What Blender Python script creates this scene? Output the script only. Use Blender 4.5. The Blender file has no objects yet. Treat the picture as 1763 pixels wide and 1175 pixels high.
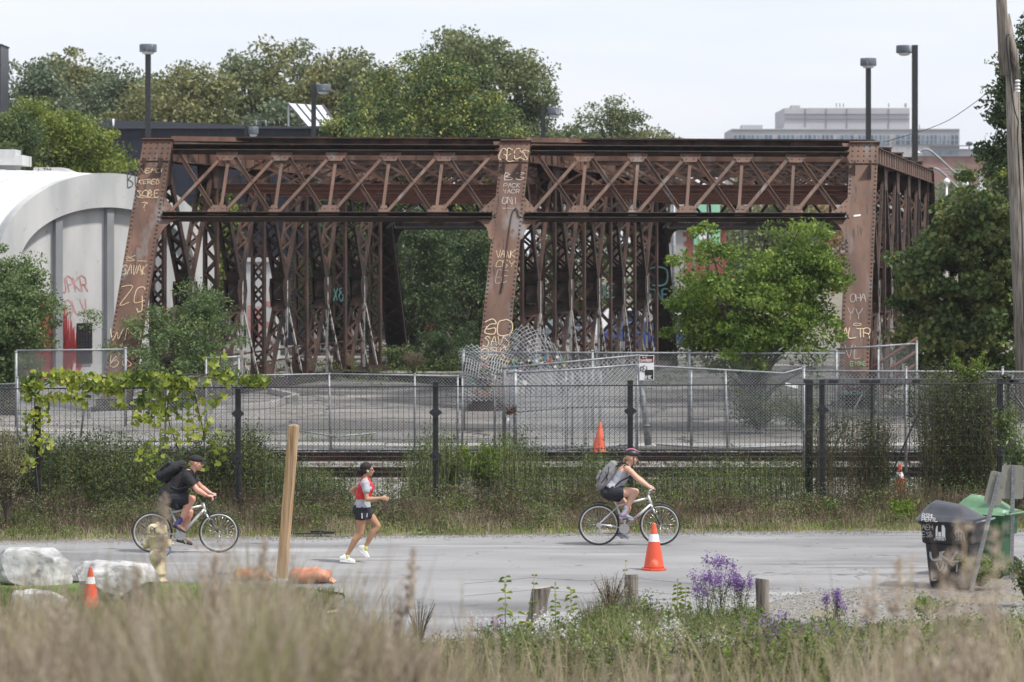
import bpy, bmesh, math, random
import numpy as np
from mathutils import Vector, Matrix, noise as mnoise

SC = bpy.context.scene
COL = SC.collection
R = math.radians
random.seed(7); RNG = np.random.default_rng(7)

# ------------------------------------------------------------------ camera, world, sun, exposure
F, HC, CX, HY = 4897.0, 4.9, 881.5, 435.0     # 100 mm lens on 36 mm at 1763 px; eye 4.9 m above the path
cam_d = bpy.data.cameras.new('camera'); cam = bpy.data.objects.new('camera', cam_d); COL.objects.link(cam)
cam.location = (0, 0, HC); cam.rotation_euler = (R(90), 0, 0)
cam_d.lens = 100; cam_d.sensor_width = 36; cam_d.shift_y = -(587.5 - HY) / 1763.0
cam_d.clip_start = 0.5; cam_d.clip_end = 6000
cam_d.dof.use_dof = True; cam_d.dof.focus_distance = 50; cam_d.dof.aperture_fstop = 3.2
SC.camera = cam

W = bpy.data.worlds.new('World'); SC.world = W; W.use_nodes = True
nt = W.node_tree; nt.nodes.clear()
out = nt.nodes.new('ShaderNodeOutputWorld'); bg = nt.nodes.new('ShaderNodeBackground')
sky = nt.nodes.new('ShaderNodeTexSky'); sky.sky_type = 'NISHITA'; sky.sun_disc = False
SUN_EL, SUN_AZ = 58, 118           # degrees; azimuth clockwise from +Y (the view direction): sun behind and to the right
sky.sun_elevation = R(SUN_EL); sky.sun_rotation = R(SUN_AZ); sky.air_density = 1.0; sky.dust_density = 2.5
tc = nt.nodes.new('ShaderNodeTexCoord'); mp = nt.nodes.new('ShaderNodeMapping'); mp.inputs['Scale'].default_value = (1.2, 1.2, 9)
nz = nt.nodes.new('ShaderNodeTexNoise'); nz.inputs['Scale'].default_value = 3.0; nz.inputs['Detail'].default_value = 5
rp = nt.nodes.new('ShaderNodeValToRGB')
rp.color_ramp.elements[0].position = 0.34; rp.color_ramp.elements[0].color = (7.5, 8.0, 9.0, 1)
rp.color_ramp.elements[1].position = 0.62; rp.color_ramp.elements[1].color = (8.7, 8.9, 9.3, 1)
mx = nt.nodes.new('ShaderNodeMix'); mx.data_type = 'RGBA'; mx.inputs[0].default_value = 0.88
L = nt.links.new
L(tc.outputs['Generated'], mp.inputs[0]); L(mp.outputs[0], nz.inputs['Vector']); L(nz.outputs[0], rp.inputs[0])
L(sky.outputs[0], mx.inputs[6]); L(rp.outputs[0], mx.inputs[7]); L(mx.outputs[2], bg.inputs[0])
bg.inputs[1].default_value = 0.096
L(bg.outputs[0], out.inputs[0])

sd = bpy.data.lights.new('sun', 'SUN'); sun = bpy.data.objects.new('sun', sd); COL.objects.link(sun)
sd.energy = 3.5; sd.angle = R(5); sd.color = (1.0, 0.955, 0.88)
_d = Vector((math.sin(R(SUN_AZ)) * math.cos(R(SUN_EL)), math.cos(R(SUN_AZ)) * math.cos(R(SUN_EL)), math.sin(R(SUN_EL))))
sun.rotation_euler = _d.to_track_quat('Z', 'Y').to_euler(); sun.location = (30, -30, 60)
SC.view_settings.view_transform = 'Standard'; SC.view_settings.look = 'None'
SC.view_settings.exposure = 0.40; SC.view_settings.gamma = 1.0; SC.view_settings.use_curve_mapping = False
SC.cycles.max_bounces = 6; SC.cycles.transparent_max_bounces = 8; SC.cycles.diffuse_bounces = 3
SC.cycles.glossy_bounces = 2; SC.cycles.transmission_bounces = 3; SC.cycles.use_denoising = True

# ------------------------------------------------------------------ measuring helpers
def P(px, py, Y): return Vector(((px - CX) / F * Y, Y, HC - (py - HY) / F * Y))
def G(px, py, z=0.0):
    Y = (HC - z) * F / (py - HY); return Vector(((px - CX) / F * Y, Y, z))

# ------------------------------------------------------------------ object helpers
def tag(o, label=None, cat=None, group=None, kind=None):
    if label: o['label'] = label
    if cat: o['category'] = cat
    if group: o['group'] = group
    if kind: o['kind'] = kind
    return o
def thing(name, label, cat, loc=(0, 0, 0), rz=0.0, group=None):
    o = bpy.data.objects.new(name, None); COL.objects.link(o); o.empty_display_size = 0.2
    o.location = loc; o.rotation_euler = (0, 0, rz)
    return tag(o, label, cat, group)
def shift_of(o):
    s = Vector((0, 0, 0))
    while o is not None: s += Vector(o.location); o = o.parent
    return s
def copy_tree(o, parent=None):
    c = o.copy(); COL.objects.link(c); c.parent = parent
    for ch in list(o.children): copy_tree(ch, c)
    return c
def unit(v):
    v = Vector(v); return v.normalized() if v.length > 1e-9 else Vector((0, 0, 1))

class MB:
    def __init__(s): s.v = []; s.f = []; s.smooth = []
    def add(s, vs, fs, smooth=False):
        b = len(s.v); s.v.extend([tuple(v) for v in vs]); s.f.extend([tuple(b + i for i in f) for f in fs]); s.smooth.extend([smooth] * len(fs)); return s
    def frame(s, c, ax, ay, az, bevel=0):
        c = Vector(c); vs = [c + ax * i + ay * j + az * k for k in (-1, 1) for j in (-1, 1) for i in (-1, 1)]
        return s.add(vs, [(0, 2, 3, 1), (4, 5, 7, 6), (0, 1, 5, 4), (2, 6, 7, 3), (0, 4, 6, 2), (1, 3, 7, 5)])
    def box(s, c, size, rz=0.0):
        ca, sa = math.cos(rz), math.sin(rz)
        return s.frame(c, Vector((ca, sa, 0)) * size[0] / 2, Vector((-sa, ca, 0)) * size[1] / 2, Vector((0, 0, size[2] / 2)))
    def bar(s, p0, p1, w, h, side=None):      # w along `side`, h across
        p0 = Vector(p0); p1 = Vector(p1); d = (p1 - p0)
        if d.length < 1e-6: return s
        u = d.normalized(); side = Vector(side) if side is not None else (Vector((0, 0, 1)).cross(u) if abs(u.z) < 0.98 else Vector((1, 0, 0)))
        side = (side - u * side.dot(u)).normalized(); n = u.cross(side)
        return s.frame((p0 + p1) / 2, side * w / 2, n * h / 2, d / 2)
    def angle(s, p0, p1, w, h, t, side):        # L section
        p0 = Vector(p0); p1 = Vector(p1); u = (p1 - p0).normalized(); sd_ = Vector(side); sd_ = (sd_ - u * sd_.dot(u)).normalized(); n = u.cross(sd_)
        s.bar(p0, p1, w, t, sd_); o = sd_ * (w / 2 - t / 2) + n * (h / 2 + t / 2 + 0.001)
        return s.bar(p0 + o, p1 + o, t, h, sd_)
    def tube(s, pts, r, n=8, cap=True, flat=None, smooth=True):
        pts = [Vector(p) for p in pts]; m = len(pts); rs = r if isinstance(r, (list, tuple)) else [r] * m
        prev = None; b = len(s.v)
        for i, p in enumerate(pts):
            t = unit(pts[min(i + 1, m - 1)] - pts[max(i - 1, 0)])
            if prev is None: a = t.orthogonal().normalized()
            else:
                a = prev - t * prev.dot(t); a = a.normalized() if a.length > 1e-6 else t.orthogonal().normalized()
            prev = a; c = t.cross(a)
            for k in range(n):
                th = 2 * math.pi * k / n; s.v.append(tuple(p + (a * math.cos(th) + c * math.sin(th)) * rs[i]))
        for i in range(m - 1):
            for k in range(n):
                k2 = (k + 1) % n; s.f.append((b + i * n + k, b + i * n + k2, b + (i + 1) * n + k2, b + (i + 1) * n + k)); s.smooth.append(smooth)
        if cap:
            s.f.append(tuple(b + k for k in range(n))[::-1]); s.smooth.append(False)
            s.f.append(tuple(b + (m - 1) * n + k for k in range(n))); s.smooth.append(False)
        return s
    def lathe(s, prof, n=20, c=(0, 0, 0), axis='Z', cap=True, smooth=True):
        c = Vector(c); b = len(s.v)
        for r, h in prof:
            for k in range(n):
                th = 2 * math.pi * k / n; x, y = r * math.cos(th), r * math.sin(th)
                q = {'Z': (x, y, h), 'Y': (x, h, y), 'X': (h, x, y)}[axis]; s.v.append(tuple(c + Vector(q)))
        for i in range(len(prof) - 1):
            for k in range(n):
                k2 = (k + 1) % n; s.f.append((b + i * n + k, b + i * n + k2, b + (i + 1) * n + k2, b + (i + 1) * n + k)); s.smooth.append(smooth)
        if cap:
            s.f.append(tuple(b + k for k in range(n))[::-1]); s.smooth.append(False)
            s.f.append(tuple(b + (len(prof) - 1) * n + k for k in range(n))); s.smooth.append(False)
        return s
    def prism(s, poly, off, smooth=False):       # poly: 3D points of one face, off: extrusion vector
        n = len(poly); off = Vector(off); a = [Vector(p) for p in poly]
        fs = [tuple(range(n)), tuple(range(2 * n - 1, n - 1, -1))] + [(i, i + n, (i + 1) % n + n, (i + 1) % n) for i in range(n)]
        return s.add(a + [p + off for p in a], fs, smooth)
    def dome(s, p, nrm, r, h, k=5):
        p = Vector(p); n_ = unit(nrm); a = n_.orthogonal().normalized(); c = n_.cross(a)
        vs = [p + (a * math.cos(2 * math.pi * i / k) + c * math.sin(2 * math.pi * i / k)) * r for i in range(k)]
        vs += [p + (a * math.cos(2 * math.pi * i / k) + c * math.sin(2 * math.pi * i / k)) * r * .55 + n_ * h for i in range(k)]
        return s.add(vs, [(i, (i + 1) % k, (i + 1) % k + k, i + k) for i in range(k)] + [tuple(range(k, 2 * k))])
    def ell(s, c, rad, nu=12, nv=8, rot=None):
        c = Vector(c); vs = []; rot = rot or Matrix.Identity(3)
        for j in range(1, nv):
            ph = math.pi * j / nv
            for i in range(nu):
                th = 2 * math.pi * i / nu
                vs.append(c + rot @ Vector((rad[0] * math.sin(ph) * math.cos(th), rad[1] * math.sin(ph) * math.sin(th), rad[2] * math.cos(ph))))
        top = len(vs); vs.append(c + rot @ Vector((0, 0, rad[2]))); vs.append(c + rot @ Vector((0, 0, -rad[2]))); fs = []
        for j in range(nv - 2):
            for i in range(nu): i2 = (i + 1) % nu; fs.append((j * nu + i, (j + 1) * nu + i, (j + 1) * nu + i2, j * nu + i2))
        for i in range(nu):
            i2 = (i + 1) % nu; fs.append((top, i, i2)); fs.append((top + 1, (nv - 2) * nu + i2, (nv - 2) * nu + i))
        return s.add(vs, fs, True)
    def build(s, name, m, parent=None, world=False, origin=None, bevel=0, label=None):
        me = bpy.data.meshes.new(name); sh = Vector((0, 0, 0))
        if world and parent is not None: sh = shift_of(parent)
        if origin is not None: sh = sh + Vector(origin)
        vs = [(v[0] - sh[0], v[1] - sh[1], v[2] - sh[2]) for v in s.v]
        me.from_pydata(vs, [], s.f); me.polygons.foreach_set('use_smooth', s.smooth); me.update()
        o = bpy.data.objects.new(name, me); COL.objects.link(o)
        if m is not None: me.materials.append(m)
        if parent is not None: o.parent = parent
        if origin is not None: o.location = origin
        if bevel:
            bv = o.modifiers.new('bevel', 'BEVEL'); bv.width = bevel; bv.segments = 2; bv.limit_method = 'ANGLE'; bv.angle_limit = R(40)
        if label: o['label'] = label
        return o

def np_mesh(name, V, Fq, m, parent=None, smooth=False, world=False, origin=None):
    """V (n,3) float, Fq (k,c) int, one face size."""
    V = np.asarray(V, dtype=np.float32).reshape(-1, 3); Fq = np.asarray(Fq, dtype=np.int32); sh = Vector((0, 0, 0))
    if world and parent is not None: sh = shift_of(parent)
    if origin is not None: sh = Vector(origin)
    V = V - np.array(sh, dtype=np.float32)
    me = bpy.data.meshes.new(name); k, c = Fq.shape
    me.vertices.add(len(V)); me.vertices.foreach_set('co', V.ravel())
    me.loops.add(k * c); me.loops.foreach_set('vertex_index', Fq.ravel())
    me.polygons.add(k); me.polygons.foreach_set('loop_start', np.arange(0, k * c, c, dtype=np.int32))
    me.polygons.foreach_set('loop_total', np.full(k, c, dtype=np.int32))
    if smooth: me.polygons.foreach_set('use_smooth', np.ones(k, dtype=bool))
    me.update(calc_edges=True)
    if isinstance(m, (list, tuple)):
        for q in m: me.materials.append(q)
    elif m is not None: me.materials.append(m)
    o = bpy.data.objects.new(name, me); COL.objects.link(o)
    if parent is not None: o.parent = parent
    if origin is not None: o.location = origin
    return o

def bake(parts, voxel, sm=2, subsurf=False):
    """join closed shells of an MB into one continuous skin by voxel remesh; returns mesh"""
    me = bpy.data.meshes.new('tmp'); me.from_pydata(parts.v, [], parts.f); me.update()
    o = bpy.data.objects.new('tmp', me); COL.objects.link(o)
    r = o.modifiers.new('r', 'REMESH'); r.mode = 'VOXEL'; r.voxel_size = voxel; r.use_smooth_shade = True
    if sm:
        s_ = o.modifiers.new('s', 'SMOOTH'); s_.iterations = sm; s_.factor = 0.5
    dg = bpy.context.evaluated_depsgraph_get(); dg.update()
    res = bpy.data.meshes.new_from_object(o.evaluated_get(dg), depsgraph=dg)
    bpy.data.objects.remove(o); bpy.data.meshes.remove(me)
    return res
def skin_obj(name, parts, voxel, m, parent, sm=2):
    me = bake(parts, voxel, sm); me.materials.clear(); me.materials.append(m)
    me.polygons.foreach_set('use_smooth', [True] * len(me.polygons))
    o = bpy.data.objects.new(name, me); COL.objects.link(o); o.parent = parent; me.name = name
    return o

# ------------------------------------------------------------------ materials
def hexc(h):
    h = h.lstrip('#'); c = [int(h[i:i + 2], 16) / 255 for i in (0, 2, 4)]
    return tuple(x / 12.92 if x <= 0.04045 else ((x + 0.055) / 1.055) ** 2.4 for x in c) + (1,)
def C(*a): return tuple(a) + (1,) if len(a) == 3 else a
def mat(name, cols, rough=0.8, scale=3.0, detail=6, metal=0.0, bump=0.0, bscale=None, stretch=(1, 1, 1), spots=None, lo=0.35, hi=0.65, coat=0.0, distort=0.0):
    """cols: colours spread over a noise; spots: list of (colour, scale, threshold, stretch)"""
    m = bpy.data.materials.new(name); m.use_nodes = True; n = m.node_tree.nodes; l = m.node_tree.links.new
    b = n['Principled BSDF']; b.inputs['Roughness'].default_value = rough; b.inputs['Metallic'].default_value = metal
    if coat: b.inputs['Coat Weight'].default_value = coat
    if len(cols) == 1 and not spots and not bump: b.inputs['Base Color'].default_value = cols[0]; return m
    t = n.new('ShaderNodeTexCoord'); mpn = n.new('ShaderNodeMapping'); mpn.inputs['Scale'].default_value = stretch
    l(t.outputs['Object'], mpn.inputs[0])
    z = n.new('ShaderNodeTexNoise'); z.inputs['Scale'].default_value = scale; z.inputs['Detail'].default_value = detail; z.inputs['Distortion'].default_value = distort
    l(mpn.outputs[0], z.inputs['Vector']); r = n.new('ShaderNodeValToRGB'); e = r.color_ramp.elements
    e[0].color = cols[0]; e[0].position = lo; e[1].color = cols[-1]; e[1].position = hi
    for i, c in enumerate(cols[1:-1]):
        q = e.new(lo + (hi - lo) * (i + 1) / (len(cols) - 1)); q.color = c
    l(z.outputs[0], r.inputs[0]); last = r.outputs[0]
    for sp in (spots or []):
        c, s_, th = sp[0], sp[1], sp[2]; st = sp[3] if len(sp) > 3 else (1, 1, 1); soft = sp[4] if len(sp) > 4 else 0.05
        m2 = n.new('ShaderNodeMapping'); m2.inputs['Scale'].default_value = st; m2.inputs['Location'].default_value = (s_, 2 * s_, 3.3)
        l(t.outputs['Object'], m2.inputs[0]); z2 = n.new('ShaderNodeTexNoise'); z2.inputs['Scale'].default_value = s_; z2.inputs['Detail'].default_value = 5
        l(m2.outputs[0], z2.inputs['Vector']); r2 = n.new('ShaderNodeValToRGB'); r2.color_ramp.elements[0].position = th; r2.color_ramp.elements[1].position = th + soft
        l(z2.outputs[0], r2.inputs[0]); x = n.new('ShaderNodeMix'); x.data_type = 'RGBA'
        l(r2.outputs[0], x.inputs[0]); l(last, x.inputs[6]); x.inputs[7].default_value = c; last = x.outputs[2]
    l(last, b.inputs['Base Color'])
    if bump:
        z3 = n.new('ShaderNodeTexNoise'); z3.inputs['Scale'].default_value = bscale or scale * 6; z3.inputs['Detail'].default_value = 4
        l(mpn.outputs[0], z3.inputs['Vector']); bp = n.new('ShaderNodeBump'); bp.inputs['Strength'].default_value = bump; bp.inputs['Distance'].default_value = 0.02
        l(z3.outputs[0], bp.inputs['Height']); l(bp.outputs[0], b.inputs['Normal'])
    return m
def leaf_mat(name, cols, trans=0.3, clump=0.8, rough=0.55, spread=0.5):
    m = bpy.data.materials.new(name); m.use_nodes = True; n = m.node_tree.nodes; l = m.node_tree.links.new
    b = n['Principled BSDF']; b.inputs['Roughness'].default_value = rough; b.inputs['Specular IOR Level'].default_value = 0.35
    g = n.new('ShaderNodeNewGeometry'); t = n.new('ShaderNodeTexCoord'); z = n.new('ShaderNodeTexNoise'); z.inputs['Scale'].default_value = clump; z.inputs['Detail'].default_value = 3
    l(t.outputs['Object'], z.inputs['Vector'])
    a = n.new('ShaderNodeMath'); a.operation = 'MULTIPLY_ADD'; a.inputs[1].default_value = spread; l(g.outputs['Random Per Island'], a.inputs[0])
    a2 = n.new('ShaderNodeMath'); a2.operation = 'MULTIPLY_ADD'; a2.inputs[1].default_value = 1.6; a2.inputs[2].default_value = -0.3 - spread / 2 ; l(z.outputs[0], a2.inputs[0]); l(a2.outputs[0], a.inputs[2])
    r = n.new('ShaderNodeValToRGB'); e = r.color_ramp.elements; e[0].color = cols[0]; e[1].color = cols[-1]; e[0].position = 0.05; e[1].position = 0.95
    for i, c in enumerate(cols[1:-1]): q = e.new(0.05 + 0.9 * (i + 1) / (len(cols) - 1)); q.color = c
    l(a.outputs[0], r.inputs[0]); l(r.outputs[0], b.inputs['Base Color'])
    tr = n.new('ShaderNodeBsdfTranslucent'); l(r.outputs[0], tr.inputs[0]); x = n.new('ShaderNodeMixShader'); x.inputs[0].default_value = trans
    l(b.outputs[0], x.inputs[1]); l(tr.outputs[0], x.inputs[2]); l(x.outputs[0], n['Material Output'].inputs[0])
    return m

M = {}
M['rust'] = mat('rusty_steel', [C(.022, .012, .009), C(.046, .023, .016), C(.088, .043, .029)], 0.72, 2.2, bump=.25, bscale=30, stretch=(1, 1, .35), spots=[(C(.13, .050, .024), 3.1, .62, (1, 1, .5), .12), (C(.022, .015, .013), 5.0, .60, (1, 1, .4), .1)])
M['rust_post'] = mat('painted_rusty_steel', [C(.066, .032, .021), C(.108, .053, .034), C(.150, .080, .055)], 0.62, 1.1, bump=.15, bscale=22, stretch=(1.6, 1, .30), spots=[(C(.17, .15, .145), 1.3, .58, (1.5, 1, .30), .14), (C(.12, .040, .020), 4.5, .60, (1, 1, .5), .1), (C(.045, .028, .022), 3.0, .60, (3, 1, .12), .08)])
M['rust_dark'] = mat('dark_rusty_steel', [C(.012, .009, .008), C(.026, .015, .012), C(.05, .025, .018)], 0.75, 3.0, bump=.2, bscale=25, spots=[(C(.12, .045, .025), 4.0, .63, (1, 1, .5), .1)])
M['rust_red'] = mat('red_rusty_steel', [C(.060, .024, .016), C(.12, .042, .024), C(.06, .028, .020)], 0.7, 3.0, bump=.2, bscale=20, stretch=(1, 1, 3))
M['peel'] = mat('peeling_white_paint', [C(.06, .03, .022), C(.50, .48, .46)], 0.7, 7.0, lo=.44, hi=.50, stretch=(1, 1, .45), bump=.2)
M['concrete_white'] = mat('weathered_white_concrete', [C(.36, .37, .38), C(.47, .475, .48), C(.55, .555, .555)], 0.85, .7, bump=.25, bscale=9, stretch=(1, 1, .25), spots=[(C(.28, .27, .23), 1.3, .63, (1.2, 1.2, .22), .15), (C(.30, .31, .26), 5, .66, (1, 1, .8), .08)])
M['roof_white'] = mat('white_coated_roof', [C(.66, .665, .67), C(.76, .765, .77)], 0.8, .5, bump=.1, bscale=3, spots=[(C(.55, .55, .54), .7, .64, (1, 1, 1), .1)])
M['pilaster'] = mat('grey_concrete_pilaster', [C(.20, .21, .225), C(.27, .28, .29)], 0.85, 1.5, stretch=(1, 1, .3))
M['red_paint'] = mat('red_spray_paint', [C(.42, .05, .05), C(.30, .04, .045)], 0.6, 3)
M['asphalt_path'] = mat('worn_pale_asphalt', [C(.185, .185, .192), C(.245, .245, .252), C(.29, .29, .293)], 0.88, .8, 10, bump=.7, bscale=120, stretch=(.30, .8, 1), spots=[(C(.115, .115, .122), .32, .56, (.45, .9, 1), .10), (C(.17, .17, .18), 1.4, .60, (.16, 1.3, 1), .05), (C(.36, .355, .35), 1.0, .62, (.2, 1.0, 1), .10), (C(.20, .195, .185), 45, .58, (1, 1, 1), .1), (C(.10, .10, .105), 3.2, .69, (.6, 1, 1), .02)])
def add_cracks(m, scale, col, width=.010, stretch=(1, 1, 1), cover=.5):
    n = m.node_tree.nodes; l = m.node_tree.links.new; b = n['Principled BSDF']; src = b.inputs['Base Color'].links[0].from_socket
    t = n.new('ShaderNodeTexCoord'); mp_ = n.new('ShaderNodeMapping'); mp_.inputs['Scale'].default_value = stretch; l(t.outputs['Object'], mp_.inputs[0]); z = n.new('ShaderNodeTexNoise'); z.inputs['Scale'].default_value = 1.3; z.inputs['Detail'].default_value = 6; l(mp_.outputs[0], z.inputs['Vector'])
    a = n.new('ShaderNodeVectorMath'); a.operation = 'MULTIPLY_ADD'; a.inputs[1].default_value = (1.1, 1.1, 1.1); l(z.outputs['Color'], a.inputs[0]); l(mp_.outputs[0], a.inputs[2]); v = n.new('ShaderNodeTexVoronoi'); v.feature = 'DISTANCE_TO_EDGE'; v.inputs['Scale'].default_value = scale; l(a.outputs[0], v.inputs['Vector'])
    lt = n.new('ShaderNodeMath'); lt.operation = 'LESS_THAN'; lt.inputs[1].default_value = width; l(v.outputs['Distance'], lt.inputs[0]); z2 = n.new('ShaderNodeTexNoise'); z2.inputs['Scale'].default_value = .45; l(t.outputs['Object'], z2.inputs['Vector']); g2 = n.new('ShaderNodeMath'); g2.operation = 'GREATER_THAN'; g2.inputs[1].default_value = cover; l(z2.outputs[0], g2.inputs[0])
    mu = n.new('ShaderNodeMath'); mu.operation = 'MULTIPLY'; l(lt.outputs[0], mu.inputs[0]); l(g2.outputs[0], mu.inputs[1]); x = n.new('ShaderNodeMix'); x.data_type = 'RGBA'; l(mu.outputs[0], x.inputs[0]); l(src, x.inputs[6]); x.inputs[7].default_value = col; l(x.outputs[2], b.inputs['Base Color'])
add_cracks(M['asphalt_path'], .30, C(.16, .16, .165), .006, (1, .8, 1), .60)
M['lot'] = mat('old_lot_asphalt', [C(.075, .070, .066), C(.135, .128, .12), C(.22, .208, .193)], 0.92, .35, 10, bump=.6, bscale=40, stretch=(.35, .7, 1), spots=[(C(.035, .033, .032), .25, .575, (.4, .7, 1), .08), (C(.30, .28, .26), .33, .60, (.35, .6, 1), .10), (C(.045, .043, .04), 2.6, .60, (.5, .6, 1), .05)])
add_cracks(M['lot'], .22, C(.035, .033, .03), .012, (1, .7, 1), .45)
M['gravel'] = mat('grey_ballast_gravel', [C(.055, .05, .046), C(.22, .21, .20), C(.40, .385, .36)], 0.95, 9.0, 8, bump=1.0, bscale=14, lo=.36, hi=.66, spots=[(C(.10, .085, .06), .5, .56, (1, 1, 1), .12), (C(.30, .28, .25), 22, .60, (1, 1, 1), .05)])
M['dirt'] = mat('dry_earth', [C(.10, .085, .06), C(.17, .15, .115), C(.24, .215, .175)], 0.95, 1.3, 8, bump=.9, bscale=24, spots=[(C(.07, .075, .03), .8, .55, (1, 1, 1), .1)])
M['slab'] = mat('pale_concrete_slab', [C(.25, .245, .235), C(.36, .35, .335)], 0.9, .8, 8, bump=.4, bscale=30, stretch=(.4, 1, 1))
M['dark_steel'] = mat('black_coated_steel', [C(.012, .013, .016), C(.02, .021, .025)], 0.45, 6)
M['navy'] = mat('navy_metal_panel', [C(.006, .008, .022), C(.009, .012, .029)], 0.65, .6)
M['galv'] = mat('galvanised_steel', [C(.17, .18, .195), C(.29, .305, .32)], 0.5, 9, metal=.35, spots=[(C(.20, .13, .09), 6, .70)])
M['galv_bright'] = mat('bright_galvanised_wire', [C(.42, .44, .46), C(.58, .60, .62)], 0.5, 9, metal=.2)
M['galv_dull'] = mat('dull_galvanised_steel', [C(.10, .105, .11), C(.18, .185, .19)], 0.6, 9, metal=.25)
M['black_plastic'] = mat('black_bin_plastic', [C(.010, .010, .013), C(.017, .017, .021)], 0.42, 4, bump=.05)
M['green_plastic'] = mat('green_bin_plastic', [C(.018, .085, .032), C(.028, .115, .045)], 0.45, 4, bump=.05)
M['green_lid'] = mat('pale_green_lid_plastic', [C(.075, .17, .09), C(.12, .23, .13)], 0.5, 3, spots=[(C(.25, .40, .28), 4, .6)])  # lid green lighter than the body, with paler patches
M['grey_lid'] = mat('grey_black_lid_plastic', [C(.035, .037, .048), C(.06, .063, .075)], 0.42, 3)
M['orange'] = mat('orange_cone_plastic', [C(.62, .075, .032), C(.70, .10, .045)], 0.45, 3, spots=[(C(.36, .055, .035), 6, .60), (C(.75, .22, .13), 3, .62)])
M['orange_faded'] = mat('faded_orange_plastic', [C(.55, .10, .05), C(.68, .16, .09)], 0.6, 4, spots=[(C(.35, .10, .07), 8, .62)])
M['reflect'] = mat('white_reflective_band', [C(.72, .72, .74), C(.80, .80, .82)], 0.4, 12)
M['wood_fresh'] = mat('fresh_sawn_timber', [C(.24, .14, .07), C(.38, .25, .14), C(.46, .32, .20)], 0.7, 3, stretch=(5, 5, .25), bump=.15, distort=1.2, spots=[(C(.25, .12, .05), 3.5, .70, (2, 2, .8))])
M['wood_old'] = mat('weathered_grey_wood', [C(.085, .07, .055), C(.20, .175, .15), C(.29, .26, .23)], 0.85, 4, stretch=(6, 6, .35), bump=.6, bscale=12)
M['wood_cut'] = mat('cut_wood_end', [C(.30, .26, .20), C(.42, .37, .30)], 0.8, 20)
M['bark'] = mat('tree_bark', [C(.045, .036, .028), C(.10, .082, .065)], 0.9, 6, stretch=(3, 3, .6), bump=.6)
M['rivet'] = mat('dark_rivet_steel', [C(.020, .012, .010), C(.040, .021, .016)], 0.7, 8)
M['stone'] = mat('pale_quarried_granite', [C(.22, .22, .23), C(.38, .38, .385), C(.52, .52, .52)], 0.9, 4.0, 10, bump=1.0, bscale=6, spots=[(C(.13, .13, .14), 3.0, .58, (1, 1, 1), .1), (C(.70, .70, .69), 2, .60, (1, 1, 1), .1)])
M['white'] = mat('white_paint', [C(.72, .73, .74)], 0.5)
M['chalk'] = mat('pale_yellow_spray_paint', [C(.74, .62, .42), C(.68, .50, .30)], 0.7, 3)
M['chalk_white'] = mat('white_spray_paint', [C(.60, .58, .57), C(.45, .42, .41)], 0.7, 2)
M['chalk_dark'] = mat('black_marker_paint', [C(.05, .055, .06)], 0.7)
M['teal_paint'] = mat('teal_spray_paint', [C(.10, .26, .26), C(.16, .34, .33)], 0.7, 3)
M['blue_paint'] = mat('blue_spray_paint', [C(.10, .16, .40)], 0.7)
M['cloth_orange'] = mat('orange_sandbag_fabric', [C(.30, .11, .06), C(.44, .19, .12), C(.50, .25, .17)], 0.75, 4, bump=.6, bscale=14)
M['rubber'] = mat('black_rubber', [C(.018, .018, .02), C(.03, .03, .032)], 0.7, 10)
M['alloy'] = mat('silver_bike_paint', [C(.58, .59, .60)], 0.32, metal=.45)
M['chrome'] = mat('polished_metal', [C(.60, .61, .63)], 0.25, metal=.9)
M['glass'] = mat('dark_window_glass', [C(.03, .04, .055)], 0.12)
# ------------------------------------------------------------------ stroke lettering (spray paint, stencils)
GL = {'A': ["00 26 40", "13 33"], 'B': ["00 06 25 24 03", "03 32 31 10 00"], 'C': ["45 26 05 01 20 41"], 'D': ["00 06 25 42 20 00"], 'E': ["46 06 00 40", "03 33"], 'F': ["46 06 00", "03 33"],
      'G': ["45 26 05 01 20 41 43 23"], 'H': ["00 06", "40 46", "03 43"], 'I': ["20 26"], 'J': ["46 41 20 01"], 'K': ["00 06", "46 03 40"], 'L': ["06 00 40"], 'M': ["00 06 23 46 40"], 'N': ["00 06 40 46"],
      'O': ["26 05 01 20 41 45 26"], 'P': ["00 06 36 44 33 03"], 'Q': ["26 05 01 20 41 45 26", "31 50"], 'R': ["00 06 36 44 33 03", "23 40"], 'S': ["45 26 05 14 32 41 20 01"], 'T': ["06 46", "26 20"],
      'U': ["06 01 20 41 46"], 'V': ["06 20 46"], 'W': ["06 10 24 30 46"], 'X': ["00 46", "06 40"], 'Y': ["06 23 46", "23 20"], 'Z': ["06 46 00 40"], '3': ["06 46 24 42 20 01"], '8': ["24 05 26 45 24 02 20 42 24"],
      '?': ["05 26 45 24 22", "20 21"], '!': ["26 22", "20 21"], '_': ["00 40"], '.': ["20 21"], '*': ["05 26 45 14 01 20 41 33 12 04"], '~': ["04 16 23 41 20 02 35 46"]}
def crom(pts, n=4):
    if len(pts) < 3: return pts
    o = []
    for i in range(len(pts) - 1):
        p0 = pts[max(i - 1, 0)]; p1 = pts[i]; p2 = pts[i + 1]; p3 = pts[min(i + 2, len(pts) - 1)]
        for k in range(n):
            t = k / n; o.append(tuple(0.5 * ((2 * b) + (-a + c) * t + (2 * a - 5 * b + 4 * c - d) * t * t + (-a + 3 * b - 3 * c + d) * t ** 3) for a, b, c, d in zip(p0, p1, p2, p3)))
    return o + [pts[-1]]
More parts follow.
